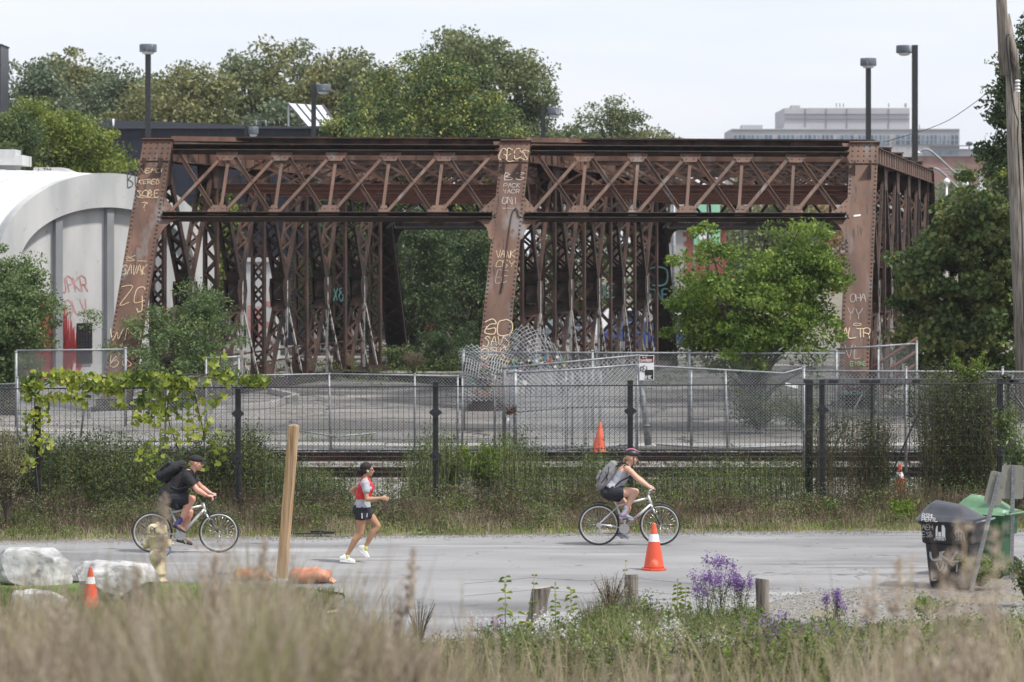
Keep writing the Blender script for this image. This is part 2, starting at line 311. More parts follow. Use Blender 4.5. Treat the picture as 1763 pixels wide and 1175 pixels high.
def strokes(text, h, w=None, gap=.25, wob=0.0, curve=True, slant=0.0, rnd=None):
    """list of 2D polylines; the text starts at 0,0"""
    rnd = rnd or random.Random(3); w = w or h * .6; res = []; x = 0
    for ch in text:
        if ch == ' ': x += w * .7; continue
        for pl in GL.get(ch.upper(), ["00 40"]):
            pts = []
            for t in pl.split():
                u, v = int(t[0]) / 4 * w + rnd.uniform(-wob, wob) * h, int(t[1]) / 6 * h + rnd.uniform(-wob, wob) * h
                pts.append((x + u + slant * v, v))
            res.append(crom(pts) if curve else pts)
        x += w * (1 + gap)
    return res, x - w * gap
def ribbons(mb, pls, origin, u, v, width, nrm, lift=.004):
    origin = Vector(origin); u = unit(u); v = unit(v); n = unit(nrm)
    for j, pl in enumerate(pls):
        p3 = [origin + u * a + v * b + n * (lift + .0006 * j) for a, b in pl]
        L_, R_ = [], []
        for i, p in enumerate(p3):
            t = unit(p3[min(i + 1, len(p3) - 1)] - p3[max(i - 1, 0)]); s_ = n.cross(t) * width / 2; L_.append(p + s_); R_.append(p - s_)
        vs = L_ + R_; k = len(p3)
        mb.add(vs, [(i, i + 1, k + i + 1, k + i) for i in range(k - 1)])
def write(mb, text, origin, u, v, nrm, h, width, w=None, center=False, **kw):
    pls, tw = strokes(text, h, w, **kw); o = Vector(origin) - (unit(u) * tw / 2 if center else Vector((0, 0, 0)))
    ribbons(mb, pls, o, u, v, width, nrm)
# ------------------------------------------------------------------ ground, path, lot, tracks
def ground_z(x, y):
    z = 0.0
    if y < 33.5:
        pts = [(33.5, 0.0), (29, .30), (25, .72), (20, 1.45), (16, 2.02), (12, 2.62), (9, 3.05), (6, 3.3), (-30, 3.4)]
        for (a, za), (b, zb) in zip(pts, pts[1:]):
            if b <= y <= a: z = za + (zb - za) * (a - y) / (a - b); break
        else: z = 3.4
        z += .10 * mnoise.noise(Vector((x * .35, y * .35, 0))) * min(1, (33.5 - y) / 4)
    elif y < 39: z = .03 * mnoise.noise(Vector((x * .9, y * .9, 1)))
    if y > 160: z += min((y - 160) / 400, 1) * 3.0 + .6 * mnoise.noise(Vector((x * .01, y * .01, 2)))
    return z
xs = [-1800, -900, -400, -200, -110, -60] + list(np.arange(-36, 36.1, 0.75)) + [60, 110, 200, 400, 900, 1800]
ys = [-60, -20, 0, 3] + list(np.arange(5, 40, 0.75)) + list(np.arange(40, 60, 2)) + list(np.arange(60, 160, 8)) + [180, 220, 300, 450, 700, 1200, 2200, 4500]
V = [(x, y, ground_z(x, y) - .03) for y in ys for x in xs]; nx = len(xs)
Fq = [(j * nx + i, j * nx + i + 1, (j + 1) * nx + i + 1, (j + 1) * nx + i) for j in range(len(ys) - 1) for i in range(nx - 1)]
tag(np_mesh('ground', V, Fq, M['dirt'], smooth=True), kind='structure')

def sheet(name, poly, z, m, kind='structure', sub=0):
    mb = MB(); mb.add([(p[0], p[1], z) for p in poly], [tuple(range(len(poly)))]); o = mb.build(name, m); return tag(o, kind=kind)
def jag(pts, amp, step, seed=0):
    rnd = random.Random(seed); o = []
    for a, b in zip(pts, pts[1:]):
        n = max(1, int((Vector(b[:2]) - Vector(a[:2])).length / step))
        for i in range(n):
            t = i / n; o.append((a[0] + (b[0] - a[0]) * t + rnd.uniform(-amp, amp), a[1] + (b[1] - a[1]) * t + rnd.uniform(-amp, amp)))
    return o + [pts[-1][:2]]
g = lambda a, b: tuple(G(a, b))[:2]
far = jag([(-26, 47.6), g(0, 936), g(600, 925), g(1200, 918), g(1763, 914), (26, 50.6)], .07, .5, 1)
near = jag([(26, 41.5), g(1763, 1003), g(1590, 1008), g(1480, 1014), g(1390, 1022), g(1320, 1040), g(1210, 1062), g(1010, 1082), g(840, 1112), g(700, 1128), g(575, 1120), g(565, 1055), g(600, 1022), g(480, 1008), g(330, 1004), g(110, 1000), (-26, 41.3)], .08, .5, 2)
sheet('path', far + near, .006, M['asphalt_path'])
# gravel and yard behind the fence
sheet('gravel_yard', [(-60, 55.5), (60, 57.5), (60, 200), (-70, 200)], -.012, M['gravel'])
sheet('asphalt_lot', jag([(-40, 71.8), (40, 71.8)], .12, 1.0, 3) + jag([(40, 170), (-14, 170), (-9.6, 100), (-6.6, 97), (-5.6, 86), (-9, 82), (-14, 80.5), (-40, 80)], .25, 1.2, 4), .004, M['lot'])
mb = MB(); rnd = random.Random(5); x = -34
while x < 34:          # broken line of concrete slabs at the lot's front edge
    w = rnd.uniform(2.4, 3.8); d = rnd.uniform(-.12, .12); mb.box((x + w / 2, 71.1 + d, .045 + rnd.uniform(0, .03)), (w - .06, .95, .10), rnd.uniform(-.012, .012)); x += w
tag(mb.build('concrete_kerb', M['slab'], bevel=.015), kind='structure')
mb = MB(); mb.box((4, 70.35, -.0), (76, .35, .05)); tag(mb.build('kerb_shade', M['rubber']), kind='structure')  # flat dark strip standing in for the shade at the kerb's front
# left lawn, right gravel patch
M['lawn'] = mat('short_lawn', [C(.06, .10, .02), C(.10, .16, .035), C(.15, .19, .06)], .9, 6, bump=.8)
sheet('lawn', jag([g(560, 1000), g(330, 1003), (-26, 41.2)], .08, .5, 8) + [(-26, 33.8), (-2.6, 33.8)] , .0005, M['lawn'])
M['grit'] = mat('grey_roadside_grit', [C(.10, .095, .09), C(.20, .19, .18), C(.28, .27, .25)], .95, 14, 8, bump=.9, bscale=30, spots=[(C(.20, .18, .11), 1.1, .56, (1, 1, 1), .12)])
sheet('roadside_grit', jag([g(1763, 1000), g(1600, 1006), g(1400, 1018), g(1330, 1038), g(1210, 1062), g(1300, 1075), g(1500, 1090), g(1763, 1085)], .10, .5, 9), .010, M['grit'])
# the two railway tracks: one thing each
def track(y0, label):
    t = thing('railway_track', label, 'railway track', (0, y0, 0), group='railway tracks behind the black fence')
    for s_ in (-.72, .72):
        mb = MB(); p = lambda z, w, h: mb.box((0, s_, z), (76, w, h)); p(.075, .13, .02); p(.12, .02, .07); p(.165, .07, .02); mb.build('rail', M['rust_dark'], t)
    mb = MB(); x = -36
    while x < 36: mb.box((x + random.uniform(-.04, .04), random.uniform(-.04, .04), .03), (.22, 2.5, .07), random.uniform(-.02, .02)); x += .62
    mb.build('sleepers', M['wood_old'], t)
    return t
track(66.6, 'railway track with dark rusty rails nearer the paved lot'); track(61.9, 'railway track with dark rusty rails nearer the black fence')
# loose ballast stones over the yard
def stones(name, n, x0, x1, y0, y1, smin, smax, m, z=0.0, seed=0):
    r = np.random.default_rng(seed); c = np.stack([r.uniform(x0, x1, n), r.uniform(y0, y1, n), np.full(n, z)], 1); s_ = r.uniform(smin, smax, n)
    base = np.array([(1, 0, .2), (.2, 1, .1), (-1, .1, .2), (-.1, -1, .15), (0, 0, 1)], float)
    ang = r.uniform(0, 6.28, n); ca, sa = np.cos(ang), np.sin(ang); j = r.uniform(.6, 1.2, (n, 5, 3))
    b = base[None] * j; x = b[..., 0] * ca[:, None] - b[..., 1] * sa[:, None]; y = b[..., 0] * sa[:, None] + b[..., 1] * ca[:, None]
    Vv = np.stack([x, y, b[..., 2]], -1) * s_[:, None, None] + c[:, None, :]; idx = np.arange(n)[:, None] * 5
    Ft = np.concatenate([idx + np.array([[0, 1, 4]]), idx + np.array([[1, 2, 4]]), idx + np.array([[2, 3, 4]]), idx + np.array([[3, 0, 4]])])
    return tag(np_mesh(name, Vv, Ft, m), kind='stuff')
M['pebble'] = leaf_mat('ballast_stones', [C(.045, .042, .04), C(.14, .13, .12), C(.27, .26, .245)], trans=0, clump=1.2, spread=.9)
o_ = stones('ballast_stones', 60000, -16, 16, 57, 71, .012, .034, M['pebble'], -.005, 3)
tag(o_, 'loose grey ballast stones covering the ground around the railway tracks', 'gravel')
o_ = stones('grit_stones', 5000, 2.5, 9, 37, 41.5, .006, .02, M['pebble'], .01, 4)
tag(o_, 'fine grey grit scattered beside the path near the bins', 'gravel')

mb = MB(); mb.bar((-7.3, 112.5, .12), (-1.9, 104.5, .12), .30, .22); mb.bar((-7.3, 112.5, .26), (-1.9, 104.5, .26), .42, .04); o_ = mb.build('steel_beam', M['rust_dark'], origin=(-4.6, 108.5, 0)); tag(o_, 'long rusty steel beam lying on the lot at the far end of the left truss', 'beam')
mb = MB(); pts = [(-12.5, 84.0), (-9.2, 86.5), (-7.6, 90), (-7.2, 95), (-8.4, 99)]
for a_, b_ in zip(pts, pts[1:]): mb.bar((a_[0], a_[1], .09), (b_[0], b_[1], .09), .22, .18)
tag(mb.build('curved_kerb', M['slab']), kind='structure')

for args in (('verge_grit', 7000, -12, 12, 0), ):
    r_ = np.random.default_rng(9); n_ = 9000; px_ = r_.uniform(-40, 1800, n_); e_ = np.interp(px_, [-60, 600, 1200, 1823], [48.0, 48.9, 49.6, 50.0]); Yq = e_ - np.abs(r_.normal(0, .28, n_)) + .1; s_ = r_.uniform(.005, .016, n_); c_ = np.stack([(px_ - CX) / F * Yq, Yq, np.full(n_, .008)], 1)
    b_ = np.array([(1, 0, 0), (0, 1, 0), (-1, 0, 0), (0, -1, 0), (0, 0, .8)], float)[None] * r_.uniform(.5, 1.3, (n_, 5, 3)); Vq = c_[:, None] + b_ * s_[:, None, None]; ix = np.arange(n_)[:, None] * 5
    o_ = np_mesh('verge_grit', Vq, np.concatenate([ix + np.array([[a, b, 4]]) for a, b in ((0, 1), (1, 2), (2, 3), (3, 0))]), M['pebble']); tag(o_, 'small stones and grit spilled along the far edge of the path', 'gravel', kind='stuff')
# ------------------------------------------------------------------ the stored railway truss bridge
DIR = .217; PAN = 5.25; TOPZ, CHZ, BASE = 8.45, 8.08, .0
T0 = [((272 - CX) / F * 91.0, 91.0), ((888 - CX) / F * 92.1, 92.1), ((1488 - CX) / F * 93.6, 93.6)]
def nd(t, k, z): x0, y0 = T0[t]; return Vector((x0 + DIR * PAN * k, y0 + PAN * k, z))
FOOT = -.76; NK = 5
bridge = thing('truss_bridge', 'long rusty riveted steel truss bridge of two side by side spans covered in graffiti', 'bridge', (T0[1][0], T0[1][1], 0))
U = Vector((DIR, 1, 0)).normalized(); XS = Vector((1, 0, 0)); SX = Vector((1, -DIR, 0)).normalized()
def part(mb, name, m='rust', parent=None, **k): return mb.build(name, M[m], parent or bridge, world=True, **k)

def laced(p0, p1, w=.42, d=.24, m='rust', name='diagonal', trim=0.0, pitch=.40, rev=False):
    w *= 1.10
    """two channels joined by zigzag lacing, width w across the truss"""
    p0 = Vector(p0); p1 = Vector(p1); u = (p1 - p0).normalized(); n = u.cross(SX).normalized(); mb = MB()
    for s_ in (-1, 1):
        mb.bar(p0 + SX * s_ * w / 2, p1 + SX * s_ * w / 2, .018, d, SX)
        for q in (-1, 1): mb.bar(p0 + SX * s_ * (w / 2 - .045) + n * q * (d / 2 - .008), p1 + SX * s_ * (w / 2 - .045) + n * q * (d / 2 - .008), .075, .014, SX)
    Ln = (p1 - p0).length; k = max(2, int(Ln / pitch)); st = Ln / k
    for q in (-1, 1):
        for i in range(k):
            a, b = (-1, 1) if (i + (rev or q > 0)) % 2 else (1, -1)
            off = n * q * (d / 2 + .010)
            mb.bar(p0 + u * st * i + SX * a * (w / 2 - .05) + off, p0 + u * st * (i + 1) + SX * b * (w / 2 - .05) + off, .088, .012, SX if abs(u.dot(SX)) < .9 else None)
    for e in (p0 + u * .3, p1 - u * .3):         # end batten plates
        for q in (-1, 1): mb.bar(e - u * .25 + n * q * (d / 2 + .02), e + u * .25 + n * q * (d / 2 + .02), w, .012, SX)
    for i in range(int(Ln / .18)):
        for s_ in (-1, 1): mb.dome(p0 + u * (.09 + i * .18) + SX * s_ * (w / 2 - .03) + n * (-(d / 2 + .004) if n.y > 0 else d / 2 + .004), -n if n.y > 0 else n, .018, .012, 4)
    return part(mb, name, m)

graf = []   # (surface frame, text)
for t in range(3):
    top = nd(t, 0, TOPZ); foot = nd(t, FOOT, 0.0); ax = (top - foot).normalized(); Ln = (top - foot).length
    nrm = XS.cross(ax).normalized(); nrm = nrm if nrm.y < 0 else -nrm
    # inclined end post: cover plate, two webs, laced back
    mb = MB(); rv = MB(); w, d = .93, .52
    mb.bar(foot, top - ax * .15, w, .02, XS)
    for s_ in (-1, 1):
        mb.bar(foot + XS * s_ * (w / 2 - .04) - nrm * .26, top - ax * .3 + XS * s_ * (w / 2 - .04) - nrm * .26, .02, .50, XS)
        mb.bar(foot + XS * s_ * (w / 2 - .10) - nrm * .50, top - ax * .3 + XS * s_ * (w / 2 - .10) - nrm * .50, .10, .02, XS)
        mb.bar(foot + XS * s_ * (w / 2 - .055) + nrm * .016, top - ax * .70 + XS * s_ * (w / 2 - .055) + nrm * .016, .10, .012, XS)
        for i in range(int(Ln / .15)):
            rv.dome(foot + ax * (.08 + i * .15) + XS * s_ * (w / 2 - .055) + nrm * .022, nrm, .036, .022)
            rv.dome(foot + ax * (.08 + i * .15) + XS * s_ * (w / 2 - .03) - nrm * .06, XS * s_, .03, .018, 4)
    k = int(Ln / .5)
    for i in range(k):
        a, b = (-1, 1) if i % 2 else (1, -1)
        mb.bar(foot + ax * Ln * i / k + XS * a * .36 - nrm * .52, foot + ax * Ln * (i + 1) / k + XS * b * .36 - nrm * .52, .08, .012, XS)
    ep = part(mb, 'end_post', 'rust_post')
    ro_ = part(rv, 'rivets', 'rivet', ep); ro_['kind'] = 'stuff'; rv = MB()
    # cap gusset with rivets
    mb = MB(); e0 = top - ax * .72; wl = .62 if t else .47
    face = [e0 - XS * .47, e0 + XS * .47, top + XS * .47 + ax * .02, top - XS * (wl + .12 if t else .47) + ax * .02]
    mb.prism([p + nrm * .033 for p in face], nrm * .02)
    for i in range(5):
        for j in range(4): rv.dome(e0 + ax * (.09 + j * .18) + XS * (-.38 + i * .19) + nrm * .05, nrm, .036, .022)
    mb.bar(top + ax * .03 - XS * .5 - nrm * .02, top + ax * .03 + XS * .5 - nrm * .02, .03, .34, ax)
    mb.prism([e0 + XS * s for s in (-.47, .47)] + [e0 + XS * s + Vector((0, .55, 0)) for s in (.47, -.47)], ax * .74)
    cp_ = part(mb, 'cap_plate', 'rust_post'); ro_ = part(rv, 'rivets', 'rivet', cp_); ro_['kind'] = 'stuff'
    # bottom shoe
    mb = MB(); mb.box(foot + Vector((0, .05, .10)), (1.25, .9, .2)); mb.box(foot + Vector((0, .05, .3)), (1.0, .6, .25)); part(mb, 'shoe', 'rust_dark')
    # far end post
    tp, ft = nd(t, NK, TOPZ), nd(t, NK + .76, 0); mb = MB(); a2 = (tp - ft).normalized(); n2 = XS.cross(a2).normalized(); n2 = n2 if n2.y > 0 else -n2
    mb.bar(ft, tp, .93, .02, XS)
    for s_ in (-1, 1):
        mb.bar(ft + XS * s_ * .42 - n2 * .25, tp + XS * s_ * .42 - n2 * .25, .02, .5, XS)
        mb.bar(ft + XS * s_ * .37 - n2 * .5, tp + XS * s_ * .37 - n2 * .5, .10, .02, XS)
    k = 18
    for i in range(k):
        a, b = (-1, 1) if i % 2 else (1, -1); L2 = (tp - ft)
        mb.bar(ft + L2 * i / k + XS * a * .36 - n2 * .52, ft + L2 * (i + 1) / k + XS * b * .36 - n2 * .52, .07, .012, XS)
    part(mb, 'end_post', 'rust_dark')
    # top chord: box girder of plates, lower flange, stiffeners
    mb = MB(); a, b = nd(t, .05, 0), nd(t, NK, 0)
    for s_ in (-1, 1):
        mb.bar(a + SX * s_ * .40 + Vector((0, 0, CHZ)), b + SX * s_ * .40 + Vector((0, 0, CHZ)), .02, .52, SX)
        mb.bar(a + SX * s_ * .44 + Vector((0, 0, CHZ - .26)), b + SX * s_ * .44 + Vector((0, 0, CHZ - .26)), .12, .02, SX)
        mb.bar(a + SX * s_ * .44 + Vector((0, 0, CHZ + .25)), b + SX * s_ * .44 + Vector((0, 0, CHZ + .25)), .12, .02, SX)
        for i in range(26):
            c = a.lerp(b, (i + .5) / 26) + SX * s_ * .425 + Vector((0, 0, CHZ)); mb.bar(c - Vector((0, 0, .23)), c + Vector((0, 0, .23)), .03, .05, SX)
    mb.bar(a + Vector((0, 0, CHZ + .27)), b + Vector((0, 0, CHZ + .27)), .86, .018, SX)
    part(mb, 'top_chord', 'rust_post')
    # bottom chord of eyebars and plates
    mb = MB(); a, b = nd(t, FOOT, .16), nd(t, NK + .76, .16)
    for s_ in (-.3, -.12, .12, .3): mb.bar(a + SX * s_, b + SX * s_, .035, .26, SX)
    part(mb, 'bottom_chord', 'rust_dark')
    # verticals and web members
    zt = CHZ - .27; zm = 3.45
    for k in range(0, NK + 1): laced(nd(t, k, .2), nd(t, k, zt), .44, .26, 'rust', 'vertical', rev=bool(k % 2))
    for k in range(0, NK):
        m_ = nd(t, k + .5, zm)
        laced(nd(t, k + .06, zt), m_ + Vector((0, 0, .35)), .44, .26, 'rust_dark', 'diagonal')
        laced(nd(t, k + .94, zt), m_ + Vector((0, 0, .35)), .40, .22, 'rust', 'diagonal')
        laced(m_ - Vector((0, 0, .3)), nd(t, k + .16, .3), .40, .22, 'rust', 'strut')
        mb = MB()
        for s_ in (-.20, .20):
            mb.bar(m_ + SX * s_ - Vector((0, 0, .2)), nd(t, k + .90, .3) + SX * s_, .07, .10, SX)
        part(mb, 'eyebar', 'peel')
        mb = MB()
        for s_ in (-.235, .235): mb.bar(m_ + SX * s_ + Vector((0, 0, .5)), nd(t, k + .5, .3) + SX * s_, .085, .085, SX)
        part(mb, 'hanger', 'peel')
        mb = MB(); mb.box(m_ + Vector((0, 0, .05)), (.46, .5, .62)); 
        for s_ in (-1, 1):
            q = m_ + SX * s_ * .25; mb.prism([q + U * a_ + Vector((0, 0, b_)) for a_, b_ in ((-.45, .5), (.45, .5), (.55, .1), (.3, -.55), (-.35, -.55), (-.55, .1))], SX * s_ * .018)
        part(mb, 'node_plate', 'rust_dark')
    for k in range(0, NK + 1):
        for s_ in (-1, 1):
            mb = MB()
            q = nd(t, k, zt) + SX * s_ * .25; mb.prism([q + U * a_ + Vector((0, 0, b_)) for a_, b_ in ((-.75, .1), (.75, .1), (.45, -.75), (-.45, -.75))], SX * s_ * .016)
            part(mb, 'chord_gusset', 'rust')
    graf.append((foot, top, ax, nrm, Ln, ep))

def on_post(t, z):
    foot, top, ax, nrm, Ln, ep = graf[t]; return foot + (top - foot) * (z / TOPZ)
# portal bracing in the plane of the end posts
for t in (0, 1):
    for far_ in (0, 1):
        if far_: pp = lambda i, z: nd(i, NK + .76 * (1 - z / TOPZ), z)
        else: pp = on_post
        zl, zu = (6.02, 8.12)
        nr = graf[t][3] if not far_ else -graf[t][3]
        A = lambda s_, z: pp(t, z).lerp(pp(t + 1, z), s_) + nr * (-.03)
        mb = MB(); s0, s1 = .045, .955
        def chord(z, hh, dd):
            a, b = A(s0, z), A(s1, z); up = (pp(t, 8) - pp(t, 0)).normalized()
            mb.bar(a - nr * .1, b - nr * .1, .02, hh, nr)             # web
            mb.bar(a + up * hh / 2 + nr * (dd / 2 - .12), b + up * hh / 2 + nr * (dd / 2 - .12), .02, dd, up); mb.bar(a - up * hh / 2 + nr * (dd / 2 - .12), b - up * hh / 2 + nr * (dd / 2 - .12), .02, dd, up)
        chord(zu + .08, .20, .34); chord(zl, .17, .36)
        part(mb, 'portal_chord', 'rust_dark')
        mb = MB(); N = 6; u_ = (pp(t + 1, 7) - pp(t, 7)).normalized(); up = (pp(t, 8) - pp(t, 0)).normalized()
        z0, z1 = zl + .12, zu - .06
        for i in range(N + 1):
            s_ = s0 + .008 + (s1 - s0 - .016) * i / N
            if 0 < i < N: mb.angle(A(s_, z0), A(s_, z1 + .0), .10, .06, .015, u_)
            if i < N:
                s2 = s0 + .008 + (s1 - s0 - .016) * (i + 1) / N; e = .010
                mb.angle(A(s_ + e, z1) - nr * .02, A(s2 - e, z0) - nr * .02, .115, .08, .018, u_); mb.angle(A(s2 - e, z1) + nr * .045, A(s_ + e, z0) + nr * .045, .115, .06, .018, u_)
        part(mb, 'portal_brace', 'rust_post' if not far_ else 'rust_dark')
        for i in range(1, N):
            s_ = s0 + (s1 - s0) * i / N
            for z, flip in ((z1 + .08, 1), (z0 - .08, -1)):
                if flip < 0 and i % 2 == 0: wd = .16
                else: wd = .36
                c = A(s_, z) + nr * .075; sg = -flip; mb = MB()
                mb.prism([c - u_ * wd * .95, c + u_ * wd * .95, c + u_ * wd * .95 + up * sg * .16, c + u_ * wd * .55 + up * sg * .36, c - u_ * wd * .55 + up * sg * .36, c - u_ * wd * .95 + up * sg * .16], nr * .014)
                for a_ in (-.7, -.35, .35, .7):
                    for b_ in (.08, .24): mb.dome(c + u_ * wd * a_ + up * sg * b_ + nr * .014, nr, .030, .020)
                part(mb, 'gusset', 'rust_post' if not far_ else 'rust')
        # knee brackets at the four corners
        for s_, sg in ((s0 - .012, 1), (s1 + .012, -1)):
            c = A(s_, zl) + nr * .06; mb = MB()
            arc = [c + u_ * sg * .80 - up * .09] + [c + u_ * sg * (.80 - .62 * math.sin(R(a_))) - up * (.10 + .62 * (1 - math.cos(R(a_)))) for a_ in range(10, 91, 16)] + [c + u_ * sg * .12 - up * .8, c + u_ * sg * .02 - up * .8, c + u_ * sg * .02 - up * .09]
            mb.prism(arc, nr * .016)
            q = A(s_, zl) + nr * .06; mb.prism([q + u_ * sg * .02 + up * .1, q + u_ * sg * .62 + up * .1, q + u_ * sg * .35 + up * .42, q + u_ * sg * .02 + up * .80], nr * .016)
            for a_, b_ in ((.15, .2), (.3, .2), (.45, .2), (.15, .4), (.28, .38), (.12, .58)): mb.dome(q + u_ * sg * a_ + up * b_ + nr * .016, nr, .030, .020)
            for b_ in range(7): mb.dome(c + u_ * sg * .07 - up * (.14 + b_ * .09) + nr * .016, nr, .020, .015)
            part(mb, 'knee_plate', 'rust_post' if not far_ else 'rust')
    # sway frames, struts and lateral bracing inside the span
    for k in range(1, NK + 1):
        a, b = nd(t, k, 0), nd(t + 1, k, 0); u_ = (b - a).normalized(); a += u_ * .45; b -= u_ * .45; fr = U * -1; mb = MB(); Z = lambda z: Vector((0, 0, z))
        zb, zt2 = 7.02, 8.02
        mb.bar(a + Z(zb + .05), b + Z(zb + .05), .02, .34, fr)
        for q in (-.11, .03, .20): mb.bar(a + Z(zb + q) - U * .03, b + Z(zb + q) - U * .03, .10, .022, fr)
        part(mb, 'sway_beam', 'rust_red')
        mb = MB(); N = 10
        mb.bar(a + Z(zt2 + .1), b + Z(zt2 + .1), .16, .16, fr)
        for i in range(N):
            for off in (0,):
                p0 = a.lerp(b, (i + off) / N); p1 = a.lerp(b, min(1, (i + off + 1.3) / N)); pz = 1 if i + off + 1.3 <= N else (N - i - off) / 1.3
                mb.bar(p0 + Z(zt2) - U * (.05), p1 + Z(zt2 - (zt2 - zb - .2) * pz) - U * .05, .08, .03, u_)
                mb.bar(p0 + Z(zb + .2) + U * .05, p1 + Z(zb + .2 + (zt2 - zb - .2) * pz) + U * .05, .08, .03, u_)
        part(mb, 'sway_lattice', 'rust_post' if k == 1 else 'rust')  # front lattice in lighter steel: its lit look is put into the colour
        # knee under the sway beam
        for p, sg in ((a, 1), (b, -1)): mb = MB(); mb.bar(p + Z(5.9), p + u_ * sg * 1.25 + Z(zb - .12), .12, .10, fr); part(mb, 'knee_brace', 'rust_dark')
    mb = MB()            # top struts: flanges with open battens between
    for k in range(1, NK + 1):
        a, b = nd(t, k - (.35 if k == 1 else 0), 0), nd(t + 1, k - (.35 if k == 1 else 0), 0); u_ = (b - a).normalized()
        mb.bar(a + Z(8.72), b + Z(8.72), .40, .05, U); mb.bar(a + Z(8.46), b + Z(8.46), .40, .04, U); mb.bar(a + Z(8.59) + U * .12, b + Z(8.59) + U * .12, .02, .21, U)
        for i in range(7):
            p = a.lerp(b, (i + .25) / 7); mb.bar(p + Z(8.59), p + u_ * .85 + Z(8.59), .02, .21, U)
            for q in range(4): mb.dome(p + u_ * (.1 + q * .2) + Z(8.72) - U * .21, -U, .018, .012, 4)
    part(mb, 'top_strut', 'rust')
    mb = MB()
    for k in range(0, NK):
        for a, b in ((nd(t, k, 8.42), nd(t + 1, k + 1, 8.42)), (nd(t + 1, k, 8.36), nd(t, k + 1, 8.36))): mb.angle(a, b, .10, .10, .014, Vector((1, 0, 0)) if abs((b - a).normalized().x) < .9 else Vector((0, 1, 0)))
    mb.angle(nd(t, .1, 8.50) + XS * .3, nd(t, .9, 8.62) + XS * 2.1, .16, .14, .02, Vector((0, 1, 0)))
    part(mb, 'lateral_bracing', 'rust_post')

# hose-like pipe loop on the middle post, sway of spray-painted tags
foot, top, ax, nrm, Ln, ep = graf[1]
mb = MB(); pl = [(-.20 + .0, 6.2)] ; loop = [(.02, 3.6), (.06, 4.6), (.08, 5.4), (.10, 6.0), (.13, 6.2), (.22, 6.3), (.30, 6.2), (.33, 6.05), (.42, 6.0)]
mb.tube([on_post(1, z) + XS * a_ + nrm * .05 for a_, z in loop], .022, 6); part(mb, 'conduit', 'rust', ep)
def tagpost(t, text, z, x, h, width, m='chalk', w=None, seed=1, **kw):
    foot, top, ax, nrm, Ln, ep = graf[t]; mb = MB(); o = on_post(t, z) + XS * x + nrm * (.056 if z > 7.7 else .032)
    write(mb, text, o, XS, ax, nrm, h * .92, width * .62, w=w, wob=.10, rnd=random.Random(seed), **kw); part(mb, 'graffiti', m, ep)
tagpost(0, 'NEMO', 7.42, -.40, .17, .022, w=.13, gap=.35); tagpost(0, 'KERED', 7.06, -.38, .17, .020, w=.105, gap=.3); tagpost(0, 'SOBE', 6.66, -.40, .24, .022, w=.15, seed=4); tagpost(0, '_', 6.62, -.32, .1, .016, w=.6)
tagpost(0, '?', 6.22, -.16, .32, .022, w=.16)
tagpost(0, 'SAVAK', 4.20, -.42, .34, .022, w=.12, seed=9); tagpost(0, '~_', 4.62, -.42, .20, .016, w=.30, seed=2); tagpost(0, 'ZC', 3.30, -.36, .62, .026, w=.34, seed=3); tagpost(0, 'J', 3.05, .18, .55, .03, w=.16)
tagpost(0, 'WM', 2.20, -.50, .42, .03, w=.42, seed=7); tagpost(0, '*~', 1.35, -.35, .6, .03, w=.3, seed=8)
tagpost(1, 'GECS', 7.86, -.46, .42, .030, w=.19, seed=5, m='chalk'); tagpost(1, 'B3', 7.20, -.22, .30, .024, 'chalk_white', w=.26, seed=3); tagpost(1, 'PACK', 6.98, -.24, .15, .018, 'chalk_white', w=.11)
tagpost(1, 'YACR', 6.78, -.24, .15, .018, 'chalk_white', w=.11, seed=8); tagpost(1, 'ONI', 6.44, -.24, .26, .022, 'chalk_white', w=.14); tagpost(1, '___', 6.30, -.20, .1, .014, 'chalk_white', w=.10)
tagpost(1, 'VANK', 4.72, -.26, .28, .020, 'chalk', w=.13, seed=11); tagpost(1, 'OSY', 4.42, -.20, .26, .018, 'chalk', w=.16, seed=12); tagpost(1, 'EE', 3.95, -.16, .42, .016, 'chalk_white', w=.16, seed=13)
tagpost(1, '*O', 2.30, -.34, .55, .036, w=.34, seed=14); tagpost(1, 'SAVS', 1.95, -.36, .40, .030, w=.17, seed=15); tagpost(1, 'O8S', 1.55, -.38, .42, .032, w=.22, seed=16); tagpost(1, 'N~', 1.15, -.30, .36, .03, w=.3, seed=17); tagpost(1, '8O', .55, -.10, .5, .025, 'chalk_white', w=.14)
tagpost(2, 'OHA', 3.30, -.22, .30, .022, 'chalk_white', w=.14, seed=18); tagpost(2, 'YY', 2.75, -.30, .42, .020, 'chalk_white', w=.22, seed=19)
tagpost(2, 'ALTR', 2.18, -.44, .34, .040, w=.19, seed=20); tagpost(2, 'O', 2.55, -.08, .09, .024, w=.22); tagpost(2, 'VL', 1.55, -.30, .45, .018, 'chalk_white', w=.22, seed=21)
M['green_paint'] = mat('green_spray_paint', [C(.20, .42, .20)], .7)
tagpost(2, 'EIGNE', 1.30, -.12, .14, .026, 'green_paint', w=.08, seed=22); tagpost(2, '*8*', .12, -.40, .48, .07, 'teal_paint', w=.24, seed=23); tagpost(2, 'M~A', .62, -.36, .26, .018, 'chalk_white', w=.2, seed=24)
mb = MB(); foot, top, ax, nrm, Ln, ep = graf[2]; mb.prism([on_post(2, 6.05) + XS * a_ + ax * b_ + nrm * .02 for a_, b_ in ((-.24, 0), (-.02, .03), (-.02, .09), (-.24, .06))], nrm * .004); part(mb, 'paper_label', 'white', ep)
